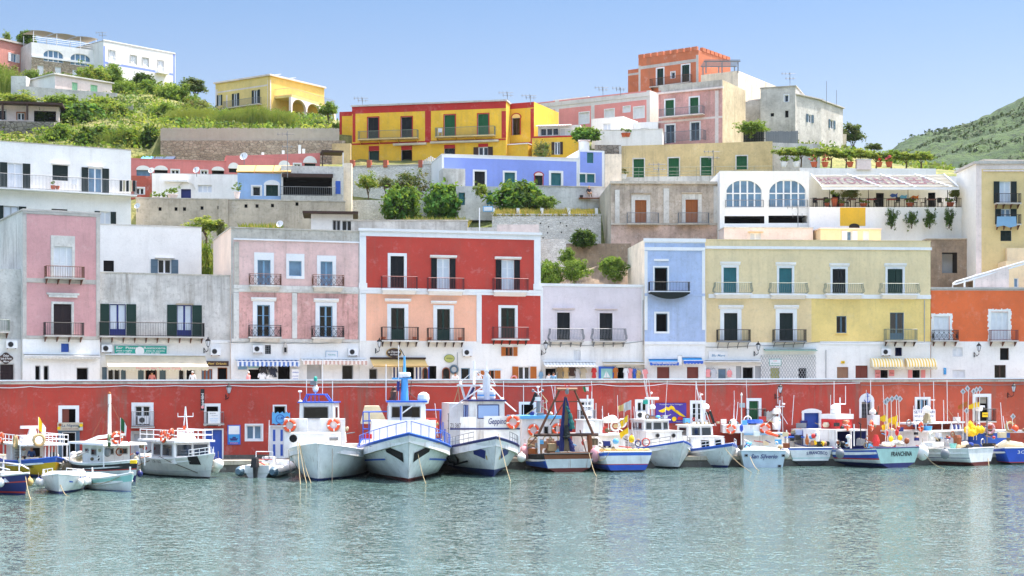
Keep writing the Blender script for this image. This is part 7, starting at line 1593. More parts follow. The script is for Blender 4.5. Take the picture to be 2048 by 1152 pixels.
for i,(u,vt) in enumerate(((1771,802),(1775,798),(1784,795),(1793,792),(1800,794))): dan(u,vt,888,b,-4.0+.3*i,ld[i],'marker poles on the lettered boat',fv=.3+.05*i)
for u,v,l in ((1778,858,'yellow cloth flag lower left among the marker poles'),(1795,843,'yellow cloth flag lower right among the marker poles')): flag(b.world(-3.4,*b.loc(u,v+12,-3.4)),.7,.5,['yellow_f'],l,1.0,math.pi+.3,droop=.3)
for u,v,l in ((1773,867,'red and white striped float on the lettered boat'),(1794,865,'second red and white float further right on the lettered boat')): fender(b,-3.6,*b.loc(u,v,-3.6),l,'red_p',.16,1.8,top=.3,tip='buoy_white')
for u,v,l in ((1782,878,'small yellow float left of the orange one'),(1800,876,'small orange and yellow float near the right marker pole')): fender(b,-4.2,*b.loc(u,v,-4.2),l,'yellow_f',.2,1.1,top=.2,tip='buoy_orange')
rope('rope from the lettered stern down to the water',[b.world(-5.6,*b.loc(1800,918,-5.6)),W(1818,934,CH*F/164)],'rope',.025)
clutter(b,-4.5,-1.5,1670,1800,872,894,14,171,0); clutter(b,-1,3,1655,1790,842,858,10,172,1); clutter(b,-5,-2,1760,1840,846,892,12,173,1)
# 18 white boat at the right
b=Boat('fishing_boat','white fishing boat with a brown red bottom and a heap of yellow floats',1962,931,132,11.5,4.4,(1.4,1.25,1.9),.6,['k',('z',.30),.44,.48,1],['antifoul_red',WH,('h_navy','h_navy','h_white'),WH],stern=True,tw=.88,bul=.4,full=.3)
y0,z0=b.loc(1940,890,-.6); y1,z1=b.loc(1850,865,-.6)
b.cabin(-.6,3.2,abs(y0-y1)*.92,.9,z1,WH,WH,back=[(.68,.8,.40,.68)],tap=.02,ov=.35,rh=.13,y=(y0+y1)/2,wm='interior')
def f(mb):
 P=lambda u,v,x=-.2:(x,*b.loc(u,v,x))
 a=P(1828,862); mb.box(-.1,1.6,*sorted((P(1830,846)[1],P(1935,846)[1])),P(1870,848)[2],P(1870,845)[2]+.03,WH)
 for u in (1832,1852,1884,1903,1925): mb.tube([P(u,864),P(u,847)],.04,wm,5)
 mb.lathe(P(1855,858),[(.3,-.25),(.4,.25)],'cyan_p',10)
 for u,v,vb in ((1842,767,845),(1849,785,830),(1868,762,848),(1888,800,848),(1895,760,848),(1917,826,848)): mb.tube([P(u,vb),P(u-(3 if u==1842 else 1),v)],.03,wm,5)
 mb.tube([P(1862,800),P(1870,800)],.03,wm,5); mb.tube([P(1888,818),P(1905,848)],.02,'rope',4); mb.tube([P(1895,818),P(1918,848)],.02,'rope',4)
 mb.tube([P(1850,846),P(1853,822)],.2,'rope',8); mb.ball(P(1853,820),.36,'buoy_white',10); mb.tube([P(1860,846),P(1857,828)],.12,'canvas',6); mb.ball(P(1866,842),.2,'buoy_white',8)
 for i in range(5): mb.lathe(P(1903+i*4,856),[(.12,-.3),(.16,0),(.1,.3)],'navy' if i%2 else 'silverp',8)
b.add('mast',f)
y,z=b.loc(1842,854,-.9); lifebuoy(b,-.9,y,z,'orange life ring left of the turquoise bucket',r=.38,yaw=1.0)
def f(mb):
 P=lambda u,v,x=-3.5:(x,*b.loc(u,v,x))
 mb.lathe(P(1906,893),[(.2,-.2),(.3,.25),(.26,.25),(.2,-.1)],'aqua',10); mb.tube([P(1912,892),P(1932,888),P(1936,893)],[.2,.25,.15],'canvas',8); mb.tube([P(1928,893),P(1955,894)],[.3,.25],'black_rub',8); mb.ball(P(1940,889),.3,'h_royal',10,.7); mb.lathe(P(1915,880),[(.3,-.4),(.34,.2),(.25,.4)],'wood',9); mb.box(*sorted((-3.2,-2.2)),*sorted((P(1870,890)[1],P(1894,890)[1])),P(1880,893)[2],P(1880,885)[2],WH); mb.lathe(P(1977,890),[(.5,-.15),(.62,.15),(.55,.15),(.45,-.1)],'black_rub',12); mb.tube([P(1974,895),P(1974,840)],.06,'iron_grey',6)
b.add('deck_gear',f)
for i,(u,v) in enumerate(((1940,850),(1934,860),(1938,866),(1947,858),(1951,864),(1956,860),(1963,860),(1945,866))): fender(b,-2.6-.15*i,*b.loc(u,v,-2.6-.15*i),'yellow float in the heap on the white boat with the brown red bottom','yellow_f',.26,1.2,'heap of yellow floats',top=.1)
lr=['leftmost grey diamond marker pole at the far right','tall marker pole second from the left at the far right','marker pole in front of the right hand doorway, left one','marker pole in front of the right hand doorway, middle one','marker pole in front of the right hand doorway, right one']
for i,(u,vt) in enumerate(((1926,781),(1935,774),(1947,779),(1953,775),(1960,773))): dan(u,vt,880,b,-3.2+.25*i,lr[i],'marker poles at the far right','orange_sh' if i<2 else 'yellow_f',fv=.24)
dan(1933,820,880,b,-3.0,'short marker pole with a grey reflector at the far right','marker poles at the far right',None)
def f(mb):
 P=lambda u,v,x=-1.0:(x,*b.loc(u,v,x)); mb.tube([P(1957,848),P(1957,815)],.1,wm,6); mb.box(-1.2,-.8,*sorted((P(1951,813)[1],P(1966,813)[1])),P(1958,815)[2],P(1958,811)[2],wm); dome(mb,*P(1958,822),.3)
b.add('radar',f)
fender(b,-4.9,*b.loc(1890,908,-4.9),'grey fender on the side of the white boat with the brown red bottom','iron_grey',.36,1.2)
rope('long rope slanting from the lettered boat corner to the water at right',[b.world(-5,*b.loc(1848,908,-5)),W(1890,938,CH*F/168)],'rope',.022)
rope('rope hanging over the stern of the white boat with floats',[b.world(-5.6,*b.loc(1971,895,-5.6)),b.world(-5.65,*b.loc(1976,915,-5.65)),W(1978,932,CH*F/162)],'rope',.025)
clutter(b,-5,-1,1860,1985,868,896,18,181,0); clutter(b,-.5,3,1830,1940,838,860,12,182,2)
# 19 blue boat at the right edge
b=Boat('fishing_boat','royal blue boat cut off by the right edge with a tarpaulined deck',2050,929,104,10,4.2,(1.35,1.2,1.8),.6,['k',('z',.16),('z',.22),.93,1],['antifoul_black','h_redl','h_royal','h_royal','h_white'],stern=True,tw=.9,bul=.4,full=.3)
b.stern_word('3GR 4',1.0,.4,'signwhite',1.6,y=.1)
def f(mb):
 P=lambda u,v,x=-.5:(x,*b.loc(u,v,x)); mb.box(-.5,2.5,*sorted((P(1968,866)[1],P(2020,866)[1])),.8,P(1990,866)[2],'h_blue'); mb.box(-.6,2.6,*sorted((P(1964,866)[1],P(2048,866)[1])),P(1990,866)[2]+.003,P(1990,863)[2]+.1,WH)
b.add('cabin',f)
def f(mb):
 P=lambda u,v,x=-2.6:(x,*b.loc(u,v,x)); mb.tube([P(1992,895),P(2010,888),P(2035,892),P(2060,894)],[.2,.36,.36,.2],'canvas',9)
 for u,v in ((2001,805),(2013,842),(2006,832)): mb.tube([P(u+4,860),P(u,v)],.03,wm,5)
b.add('net_cover',f)
y,z=b.loc(1980,857,-.8); lifebuoy(b,-.8,y,z,'pale faded life ring on the roof of the blue boat',r=.44,m='pinkbuoy')
y,z=b.loc(2020,853,-.8); lifebuoy(b,-.8,y,z,'tan life ring at the right edge of the blue boat roof',r=.40,m='ratan',seg='ratan',grp='beige life rings')
fender(b,-.9,*b.loc(2030,857,-.9),'orange float at the right edge on the blue boat','buoy_orange',.3,1.0)
dan(2026,832,860,b,-.9,'grey reflector marker lying at the right edge','marker poles at the far right',None)
clutter(b,-4,1,1965,2060,850,892,20,191,2)
# ================================================================ boats at the left
# 2 yellow excursion boat
b=Boat('tour_boat','yellow hulled tour boat with a white canopy and roof rails',108,957,-58,11,3.7,(1.2,1.05,1.5),.7,['k',('z',.2),.78,1],['h_navy','h_yellow','h_blue'],pf=2.2,flare=.7,tw=.8,bul=.35,cap='h_blue',capr=.06)
b.word('I SA 4861',.74,.75,.3,-1,'antifoul_black',1.3)
zc=b.loc(80,889,0)[1]
def f(mb): mb.box(-4.6,2.6,-1.75,1.75,zc,zc+.12,WH)
b.add('canopy',f)
for x in (-4.4,-2.2,0,2.4):
 for y in (-1.65,1.65): b.add('post',lambda mb:mb.tube([(x,y,.75),(x,y,zc-.003)],.05,wm,6))
def f(mb):
 for sd in (-1.7,1.7):
  for k in range(8): x=-4.5+7*k/7; mb.tube([(x,sd,zc+.12),(x,sd,zc+.75)],.03,wm,5)
  for h in (.42,.75): mb.tube([(-4.5,sd,zc+h),(2.5,sd,zc+h)],.035,wm,5)
 for h in (.42,.75): mb.tube([(2.5,-1.7,zc+h),(2.5,1.7,zc+h)],.035,wm,5)
b.add('railing',f)
def f(mb):
 x=-.6; mb.frus((x-.6,x+.6,-.8,.8),(x-.5,x+.5,-.7,.7),zc+.123,zc+.6,WH); mb.frus((x-.3,x+.3,-.3,.3),(x-.18,x+.18,-.18,.18),zc+.603,zc+1.15,WH); mb.box(x-.15,x+.15,-.85,.85,zc+1.153,zc+1.35,wm)
b.add('radar',f)
def f(mb):
 mb.box(-3.6,-1.6,-1.1,1.1,.7,zc-.003,WH); mb.box(-1.59,-1.55,.2,.8,.75,zc-.3,'interior')
 for k in range(7): mb.box(-1.3,-1.22,-1.1,-.3,.8+.2*k,.84+.2*k,'iron_grey')
 for y in (-1.1,-.3): mb.tube([(-1.26,y,.7),(-1.26,y,zc)],.03,wm,5)
b.add('cabin',f)
y,z=b.loc(31,882,1.7); lifebuoy(b,*(lambda p:(p[0],-1.85,p[1]))(b.locy(31,884,-1.85)),'beige life ring at the left of the tour boat roof',r=.44,yaw=math.pi/2,m='ratan',seg='ratan',grp='beige life rings')
p=b.locy(113,882,-1.0); lifebuoy(b,2.62,-.4,zc+.42,'tan life ring at the front of the tour boat roof',r=.42,m='ratan',seg='ratan',grp='beige life rings')
p=b.locy(3,876,-1.85); lifebuoy(b,p[0],-1.85,p[1],'orange life ring cut off by the left edge',r=.4,yaw=math.pi/2)
flag(b.world(1.0,0,zc+.1),.5,.9,['yellow_f','buoy_white'],'yellow and white flag on the tour boat roof',1.9,.2,droop=.9)
def f(mb):
 for k in range(4): mb.tube([(1.6+.25*k,1.0-.3*k,.8),(1.3+.2*k,1.15-.3*k,zc-.1)],.06,wm,5)
b.add('gangway',f)
tb=b
clutter(b,-3.5,2,20,140,905,935,18,21,0)
# 1 navy boat bottom left
b=Boat('day_boat','navy boat with a red stripe in the bottom left corner',50,990,-38,7.5,2.7,(1.15,1.0,1.3),.5,['k',('z',.10),('z',.2),.60,.66,1],['h_navy','h_redl','h_navy','h_redl','h_navy'],pf=2.2,flare=.6,tw=.7,bul=.3,cap='h_white',capr=.07,deck='deck')
def f(mb):
 for sd in (1,-1): mb.tube([(x,sd*(1.1-.25*max(0,x-1)),z) for x,z in ((-3,1.75),(0,1.75),(1.6,1.7),(2.8,1.5))],.04,wm,6);
 for x in (-2.5,-.5,1.2):
  for sd in (1,-1): mb.tube([(x,sd*1.1,1.0),(x,sd*1.1,1.75)],.035,wm,5)
 mb.box(-3.4,-.2,-1.15,1.15,2.2,2.28,'canvas')
 for x in (-3.2,-.4):
  for sd in (1,-1): mb.tube([(x,sd*1.1,.9),(x,sd*1.1,2.2)],.04,wm,5)
b.add('awning_frame',f)
def f(mb): mb.frus((.2,2.6,-.8,.8),(.3,2.2,-.6,.6),.75,1.3,'h_white'); mb.box(-1.5,0,-.5,.5,.7,1.5,'h_royal')
b.add('console',f)
for i,(t,sd,l) in enumerate(((.80,-1,'white fender at the bow of the navy boat'),(.88,1,'yellowish fender right of the navy boat bow'))):
 p=b.pt(t,.75,sd); fender(b,p[0]+.1,p[1]+sd*.22,.72,l,'buoy_white' if i==0 else 'canvas_beige',.22,1.2)
rope('thin rope off the bow of the navy boat',[b.world(3.4,0,1.2),W(62,1000,CH*F/230)],'rope',.025)
# 3 small white motor boat
b=Boat('small_boat','small white boat with a navy bottom and dolphin like bow mark',118,988,-79,6.2,2.6,(1.0,.9,1.2),.5,['k',('z',.15),.6,.94,1],['h_navy',WH,WH,WH],pf=2.6,flare=.7,tw=.8,bul=.22,deck='h_white',capr=.06)
b.patch('bow_mark',[(.80,.62),(.86,.66),(.87,.75),(.81,.70)],1,'pblue',.02)
b.rail(.45,.9,.42,'white_metal',n=5,rows=1,r=.025)
def f(mb): mb.frus((-.6,1.2,-.8,.8),(-.4,.6,-.6,.6),.66,1.05,WH)
b.add('foredeck_hatch',f)
for t,sd,l,m in ((.6,-1,'white fender with blue ends at the left of the small white boat','buoy_white'),(.75,-1,'second blue ended fender on the small white boat','buoy_white'),(.62,1,'white fender at the right of the small white boat','buoy_white'),(.74,1,'blue and white fender between the two small boats','buoy_white')):
 p=b.pt(t,.8,sd); fender(b,p[0],p[1]+sd*.2,.62,l,m,.19,1.3,top=.3,tip='h_royal')
rope('short rope from the small white boat stem to the water',[b.world(2.7,0.05,.6),W(139,992,CH*F/222)],'rope',.025)
# 4 aqua rowing boat
b=Boat('rowing_boat','open white rowing boat with an aqua band and blue forefoot',262,983,-50,5.8,2.4,(.85,.72,1.15),.25,['k',('z',.02),('z',.12),.55,.92,1],['h_blue',WH,WH,'h_aqua',WH],pf=2.0,flare=.6,tw=.55,bul=.42,draft=.35,deck='deck',capr=.05)
def f(mb):
 for x in (-1.4,0,1.3): w=b.b((x+2.8)/5.6)*.92; mb.box(x-.13,x+.13,-w,w,.55,.6,WH)
b.add('thwart',f)
def f(mb): mb.tube([(2.55,0,.9),(2.6,0,1.5)],.06,WH,6); mb.tube([(-2.6,0,.7),(-2.7,0,1.25)],.05,WH,6); mb.frus((1.2,2.2,-.4,.4),(1.3,2.0,-.3,.3),.6,.85,WH)
b.add('stem_post',f)
for t,l in ((.35,'blue and white fender on the aqua banded rowing boat'),(.45,'second small fender on the aqua banded rowing boat')): p=b.pt(t,.5,-1); fender(b,p[0],p[1]-.18,.5,l,'buoy_white',.17,1.2,top=.2,tip='h_royal')
rope('rope draped along the aqua banded rowing boat',[(lambda q:b.world(q[0],q[1]-.06,q[2]))(b.pt(t,z,-1)) for t,z in ((.3,.62),(.45,.42),(.6,.4),(.75,.6),(.88,.9))],'rope',.02)
# 5 gozzo with mast
b=Boat('sailing_boat','traditional boat with a black and white hull, white mast and lowered yard',271,964,-50,9.5,3.3,(1.3,1.1,1.5),.4,['k',('z',.05),.30,.56,.62,.9,1],['h_navy','h_navy',WH,'h_redl',('h_navy','h_dark'),WH],pf=2.1,flare=.6,tw=.6,bul=.35,cap=WH,capr=.06)
zc=b.loc(245,887,0)[1]
def f(mb): mb.frus((-2.8,3.0,-1.6,1.6),(-2.7,2.9,-1.55,1.55),zc,zc+.14,WH)
b.add('canopy',f)
for x in (-2.6,2.8):
 for y in (-1.5,1.5): b.add('post',lambda mb:mb.tube([(x,y,1.0),(x,y,zc-.003)],.045,wm,6))
cb=b.cabin(-1.6,1.6,2.0,.8,zc-.006,WH,WH,front=[(.1,.4,.6,.85),(.6,.9,.6,.85)],side=[(.15,.3,.65,.8),(.45,.7,.55,.8)],tap=.0,ov=.0,rh=.002)
def f(mb):
 x,z=b.locy(219,880,0); _,zt=b.locy(219,788,0); mb.tube([(x,0,.9),(x,0,zt)],[.13,.11],'buoy_white',10); mb.lathe((x,0,zt),[(.12,0),(.1,.1),(.02,.16)],'wood2',8)
 P=[(*b.locy(u,v,-.3),) for u,v in ((168,884),(195,875),(225,871),(255,869))]; mb.tube([(px_,-.3,pz) for px_,pz in P],[.05,.12,.12,.06],'buoy_white',8)
 for u0,v0,u1,v1 in ((218,808,180,880),(217,812,205,868),(221,805,240,842)): a=b.locy(u0,v0,-.1); c=b.locy(u1,v1,-.1); mb.tube([(a[0],-.1,a[1]),(c[0],-.1,c[1])],.018,'rust',4)
 for k in range(3): a=b.locy(170+2*k,886,-.5); c=b.locy(160+4*k,915,-.5); mb.tube([(a[0],-.5,a[1]),(c[0],-.5,c[1])],.025,'rust',4)
b.add('mast',f)
p=b.locy(222,881,-1.62); lifebuoy(b,p[0],-1.75,p[1],'dark green life ring on the canopy under the white mast',r=.42,yaw=math.pi/2-.5,m='buoy_green',seg='buoy_white')
p=b.locy(275,878,-1.62); lifebuoy(b,2.9,-.6,zc+.5,'orange life ring at the front of the masted boat canopy',r=.40,yaw=0)
p=b.locy(241,868,-1.2); flag(b.world(p[0],-1.2,zc+.1),.75,.8,['bgreen','buoy_white','red_p'],'drooping Italian tricolour on the masted boat',1.8,-.3,droop=1.0)
mb=MB(); mb.box(-.2,.2,-.14,.14,0,.22,'yellow_f'); tag(mb.build('plastic_crate',loc=b.world(*(lambda p:(p[0],-1.3,p[1]))(b.locy(267,927,-1.3)))),'yellow plastic crate on the masted boat side deck','crate')
def f(mb):
 rr=random.Random(6)
 for i in range(14): x=rr.uniform(-4.2,-2.4); mb.ball((x,rr.uniform(-1,.6),1.2+rr.uniform(0,.4)),rr.uniform(.2,.4),rr.choice(['canvas','buoy_white','silverp','canvas','net_dark']),8,.7)
b.add('deck_gear',f)
p=b.pt(.25,.7,-1); fender(b,p[0],p[1]-.3,.6,'dark grey fender at the stern of the masted boat','net_brown',.4,1.3)
p=b.pt(.9,.5,1); fender(b,p[0]+.1,p[1]+.3,.5,'navy and white fender by the masted boat stem','h_navy',.2,1.2,tip='buoy_white')
clutter(b,-4.3,2.5,165,300,885,925,26,51,0)
# 6 white hardtop boat
b=Boat('motor_boat','white motor boat with a hardtop, roof rails and a black hawse pocket',420,957,-50,9.5,3.4,(1.4,1.25,1.75),.8,['k',('z',.1),.30,.32,.96,1],['antifoul_black','h_grey','pgrey','h_grey',WH],pf=2.2,flare=.9,tw=.8,bul=.3,deck='h_white',capr=.05)
b.word('I SA 1062',.44,1.05,.3,-1,'antifoul_black',1.2)
b.patch('hawse_pocket',[(.80,.95),(.90,.95),(.88,1.55),(.80,1.5)],-1,'interior',.025)
zc=b.loc(370,883,0)[1]
def f(mb): mb.box(-3.6,2.0,-1.6,1.6,zc,zc+.14,WH)
b.add('hardtop',f)
b.cabin(-1.8,1.7,2.9,.95,zc-.006,WH,WH,front=[(.06,.48,.35,.92),(.52,.94,.35,.92)],side=[(.1,.42,.35,.9),(.5,.92,.35,.9)],tap=.05,frk=.1,ov=0,rh=.002,wm='glass')
for y in (-1.5,1.5): b.add('post',lambda mb:mb.tube([(-3.5,y,.9),(-3.5,y,zc-.003)],.06,wm,6))
def f(mb):
 for sd in (-1.5,1.5):
  for k in range(6): x=-3.4+5.2*k/5; mb.tube([(x,sd,zc+.14),(x,sd,zc+.85)],.03,wm,5)
  for h in (.5,.85): mb.tube([(-3.4,sd,zc+h),(1.8,sd,zc+h)],.035,wm,5)
 for k in range(5): mb.tube([(1.8,-1.5+.75*k,zc+.14),(1.8,-1.5+.75*k,zc+.85)],.03,wm,5)
 for h in (.5,.85): mb.tube([(1.8,-1.5,zc+h),(1.8,1.5,zc+h)],.035,wm,5)
b.add('railing',f)
def f(mb):
 x,z=b.locy(371,862,0); _,zt=b.locy(371,813,0); mb.tube([(x-.15,-.12,zc+.3),(x,0,zt)],.05,wm,6); mb.tube([(x+.15,.12,zc+.3),(x,0,zt)],.05,wm,6); mb.box(x-.04,x+.04,-.6,.6,z+1.0,z+1.06,wm); mb.box(x-.04,x+.04,-.6,.6,z-.1,z-.04,wm)
 for y in (-.6,.6): mb.tube([(x,y,z+1.0),(x,y,z+1.3)],.025,wm,5); mb.tube([(x,y,z-.1),(x,y,z+.15)],.025,wm,5)
 mb.frus((x-.5,x+.7,-.5,.5),(x-.3,x+.5,-.4,.4),zc+.14,zc+.55,WH); mb.lathe((x,-.1,z),[(.1,0),(.1,.35),(.03,.4)],'buoy_orange',8)
b.add('mast',f)
p=b.locy(327,873,-1.62); lifebuoy(b,p[0],-1.65,p[1],'orange life ring at the left end of the motor boat roof rail',r=.42,yaw=math.pi/2)
p=b.locy(357,868,-1.0); lifebuoy(b,p[0],-1.62,p[1],'second orange life ring on the motor boat roof, near the mast',r=.38,yaw=math.pi/2,tilt=.3)
b.rail(.80,.97,.5,'white_metal',n=4,rows=2)
p=b.pt(.86,1.0,1); fender(b,p[0]+.3,p[1]+.35,.95,'round white fender right of the motor boat bow','buoy_white',.38,1.05,tip='h_navy')
p=b.pt(.8,.8,1); fender(b,p[0]+.3,p[1]+.3,.6,'lower white fender under the motor boat bow','buoy_white',.3,1.1)
for i,(t,m,l) in enumerate(((.08,'canvas_beige','cream plank like fender at the motor boat stern'),(.14,'buoy_white','white fender near the motor boat stern'))): p=b.pt(t,.8,-1); fender(b,p[0],p[1]-.25,.75,l,m,.24,2.0)
rope('dark line from the hawse to the bow on the motor boat side',[(lambda q:b.world(q[0],q[1]-.05,q[2]))(b.pt(t,z,-1)) for t,z in ((.5,1.45),(.62,1.1),(.75,.7),(.86,.35))],'rope_dark',.025)
clutter(b,-3.5,-1.5,315,360,885,908,12,61,0)
# blue covered boat behind between masted and motor boat
b=Boat('covered_boat','small boat under a blue cover behind the masted boat',312,935,-60,6,2.4,(1.3,1.1,1.4),.4,['k',('z',.1),1],['antifoul_black',WH],bul=.2)
def f(mb): mb.prism([(-2.6,1.2),(2.4,1.3),(2.0,2.0),(0,2.5),(-2.2,2.0)],-1.0,1.0,'cyan_p')
b.add('cover',f)
# 7 inflatable
def rib():
 v=955; u=513; Y=CH*F/(v-HZ); p=W(u,v,Y); a=math.radians(80); t=thing('inflatable_boat','white inflatable boat with a black outboard motor and centre console','boat',p+Vector((math.cos(a)*2.8,math.sin(a)*2.8,0)),a); t.location.z=0
 mb=MB(); P=[(-3.1,1.25,.42),(-2.6,1.25,.42),(0,1.25,.45),(1.6,1.1,.5),(2.5,.6,.62),(2.85,0,.68),(2.5,-.6,.62),(1.6,-1.1,.5),(0,-1.25,.45),(-2.6,-1.25,.42),(-3.1,-1.25,.42)]
 mb.tube(P,[.12]+[.36]*9+[.12],'buoy_white',12); mb.build('tube',t,smooth=True)
 q=MB(); q.tube([(x,y*1.27,z-.05) for x,y,z in P[1:5]],.07,'iron_grey',6); q.tube([(x,y*1.27,z-.05) for x,y,z in P[6:10]],.07,'iron_grey',6); q.lathe((-3.1,1.25,.42),[(.2,-.02),(.36,.35)],'bluegrey',10,'x'); q.lathe((-3.1,-1.25,.42),[(.2,-.02),(.36,.35)],'bluegrey',10,'x'); q.build('rubbing_strip',t)
 q=MB(); q.prismx([(-.95,.5),(.95,.5),(.5,-.25),(-.5,-.25)],-2.7,2.2,WH); q.box(-2.75,-2.6,-.9,.9,.3,.85,WH); q.build('hull',t)
 q=MB(); q.frus((-.6,.5,-.45,.45),(-.4,.3,-.4,.4),.5,1.35,WH); q.box(-1.9,-1.3,-.45,.45,.5,.95,'canvas'); q.torus((-.65,0,1.3),.2,.03,'x','iron',14,5); q.build('console',t)
 q=MB();
 for y in (-.62,.62): q.tube([(-1.2,y,.5),(-1.1,y,1.75)],.035,wm,6)
 q.tube([(-1.1,-.62,1.75),(-1.1,.62,1.75)],.035,wm,6); q.tube([(-1.15,-.62,1.2),(-1.15,.62,1.2)],.03,'cl_red',6); q.tube([(-1.1,-.3,1.75),(-1.1,-.35,4.0)],.025,wm,5); q.build('roll_bar',t)
 o=thing('x',None,None); o.name='outboard_motor'; o.parent=t;
 q=MB(); q.frus((-3.45,-2.8,-.22,.22),(-3.35,-2.85,-.17,.17),.72,1.35,'black_rub'); q.frus((-3.35,-2.9,-.17,.17),(-3.3,-2.95,-.1,.1),1.352,1.45,'black_rub'); q.frus((-3.2,-2.9,-.08,.08),(-3.25,-2.85,-.12,.12),-.4,.718,'black_rub'); q.build('cowling',o)
 q=MB(); q.tube([(-2.4,-.5,.85),(-2.5,-.2,1.05),(-2.5,.2,1.05),(-2.4,.5,.85)],.04,'red_p',6); q.build('fuel_line',t)
 return t
rib()
# ================================================================ promenade details
def on(fac,u,v,d=.0): return fac.P(u,v,d)
def awning(label,fac,u0,u1,vt,vb,proj,mat,vmat=None,vh=.25,group=None,scal=True,frame='white_metal'):
 a=fac.S(u0); L=fac.S(u1)-a; um=(u0+u1)/2; zt=fac.Z(um,vt); zb=fac.Z(um,vb,proj); p=fac.o+fac.t*a
 t=thing('awning',label,'awning',(p.x,p.y,zt),fac.ang,group); dz=zb-zt
 mb=MB(); n=8
 for k in range(n):
  f0,f1=k/n,(k+1)/n; s=lambda f:-.12*math.sin(math.pi*f)*min(1,proj)
  mb.poly([(.0,-proj*f0-.02,dz*f0+s(f0)),(L,-proj*f0-.02,dz*f0+s(f0)),(L,-proj*f1-.02,dz*f1+s(f1)),(0,-proj*f1-.02,dz*f1+s(f1))],mat)
 mb.build('canopy',t)
 q=MB(); m=max(4,int(L/.28)) if scal else 1; w=L/m
 for k in range(m):
  x=k*w; pts=[(x,dz),(x+w,dz),(x+w,dz-vh*.75)]+([(x+w*.75,dz-vh),(x+w*.25,dz-vh)] if scal else [])+[(x,dz-vh*.75)]
  q.poly([(a_,-proj-.02-.02*math.sin(k*1.3),b_) for a_,b_ in pts],vmat or mat)
 q.build('valance',t)
 fr=MB(); fr.box(-.05,L+.05,-.16,-.01,0,.14,frame); fr.tube([(0,-proj-.02,dz),(L,-proj-.02,dz)],.03,frame,6)
 for x in (.1,L-.1): fr.tube([(x,-.02,dz-.2),(x,-proj,dz)],.022,frame,5)
 fr.build('frame',t); return t,L,dz
fAp,fGp,fBp,fRp,fVp,fUp,fCp,fOp=[f for f in (fA,fG,fB,fR,fV,fU,fC,fO)]
awning('narrow grey white awning rolled in on the mauve house',fA,47,198,709,712,.45,'white_old','white_old',.22)
t,L,dz=awning('big white canvas awning under the teal pizzeria sign',fG,211,410,711,733,1.7,'canvas','canvas',.32)
mb=MB(); add_text(mb,'Pizzeria Bar Tavola Calda',L/2,dz-.15,-1.75,.22,'cl_pink',0,.002,3.6); mb.build('lettering',t)
awning('blue and white striped awning valance over the souvenir shop',fB,472,597,720,723,.6,'st_blue','st_blue',.42)
t,L,dz=awning('pink and cream striped awning with a lettered valance',fB,602,731,718,721,.9,'st_wh','st_pink',.36)
awning('tan yellow canvas awning below the oval brown sign',fR,741,850,718,732,1.6,'canvas_beige','canvas_beige',.12,scal=False,frame='timber_dark')
awning('white ribbed awning over the clothes stall of the lilac house',fV,1086,1190,724,732,1.1,'st_wh','st_wh',.12,scal=False)
awning('thin white awning over the racks at the right of the lilac house',fV,1205,1286,724,728,.5,'canvas','canvas',.1,scal=False)
t,L,dz=awning('bright blue awning with white lettering on the blue house',fU,1297,1355,718,724,.7,'cyan_p','h_blue',.3)
mb=MB(); add_text(mb,'VECCHIO MAGAZZINO',L/2,dz-.12,-.76,.2,'signwhite',0,.003,L*.85); mb.build('lettering',t)
awning('second bright blue awning nearest the cream house',fU,1364,1403,715,721,.7,'cyan_p','h_blue',.3)
awning('slim sea green awning on the cream house',fC,1527,1632,698,700,.5,'seagreen','seagreen',.1,scal=False)
awning('plain white rolled awning over the boutique of the cream house',fC,1392,1520,721,723,.5,'white_old','white_old',.1,scal=False)
def dutch(label,u0,u1,txt):
 f=fC; a=f.S(u0); L=f.S(u1)-a; z=f.Z((u0+u1)/2,716.5); p=f.o+f.t*a; t=thing('awning',label,'awning',(p.x,p.y,z),f.ang,'yellow striped dome awnings'); mb=MB(); n=8; Rr=.85; H=.78
 pf=[(-Rr*math.sin(math.pi/2*k/n),-H*(1-math.cos(math.pi/2*k/n))) for k in range(n+1)]
 for (y0,z0),(y1,z1) in zip(pf,pf[1:]): mb.poly([(.25*abs(z0)*0,y0-.01,z0),(L,y0-.01,z0),(L,y1-.01,z1),(0,y1-.01,z1)],'st_yellow')
 for x in (0,L): mb.poly([(x,-.01,0)]+[(x,y-.01,z_) for y,z_ in pf[1:]]+[(x,-.01,-H)],'st_yellow')
 mb.build('canopy',t); q=MB(); m=9; w=L/m
 for k in range(m): q.poly([(k*w,-Rr-.02,-H),(k*w+w,-Rr-.02,-H),(k*w+w,-Rr-.02,-H-.2),(k*w+w/2,-Rr-.02,-H-.27),(k*w,-Rr-.02,-H-.2)],'canvas')
 q.build('valance',t); q=MB(); add_text(q,txt,L/2,-H-.1,-Rr-.03,.2,'iron_grey',0,.003,L*.6); q.build('lettering',t)
dutch('yellow and white striped dome awning lettered for the ice cream shop',1740,1801,'GELATERIA'); dutch('yellow and white striped dome awning nearest the orange house',1809,1868,"ALL' MARINA")
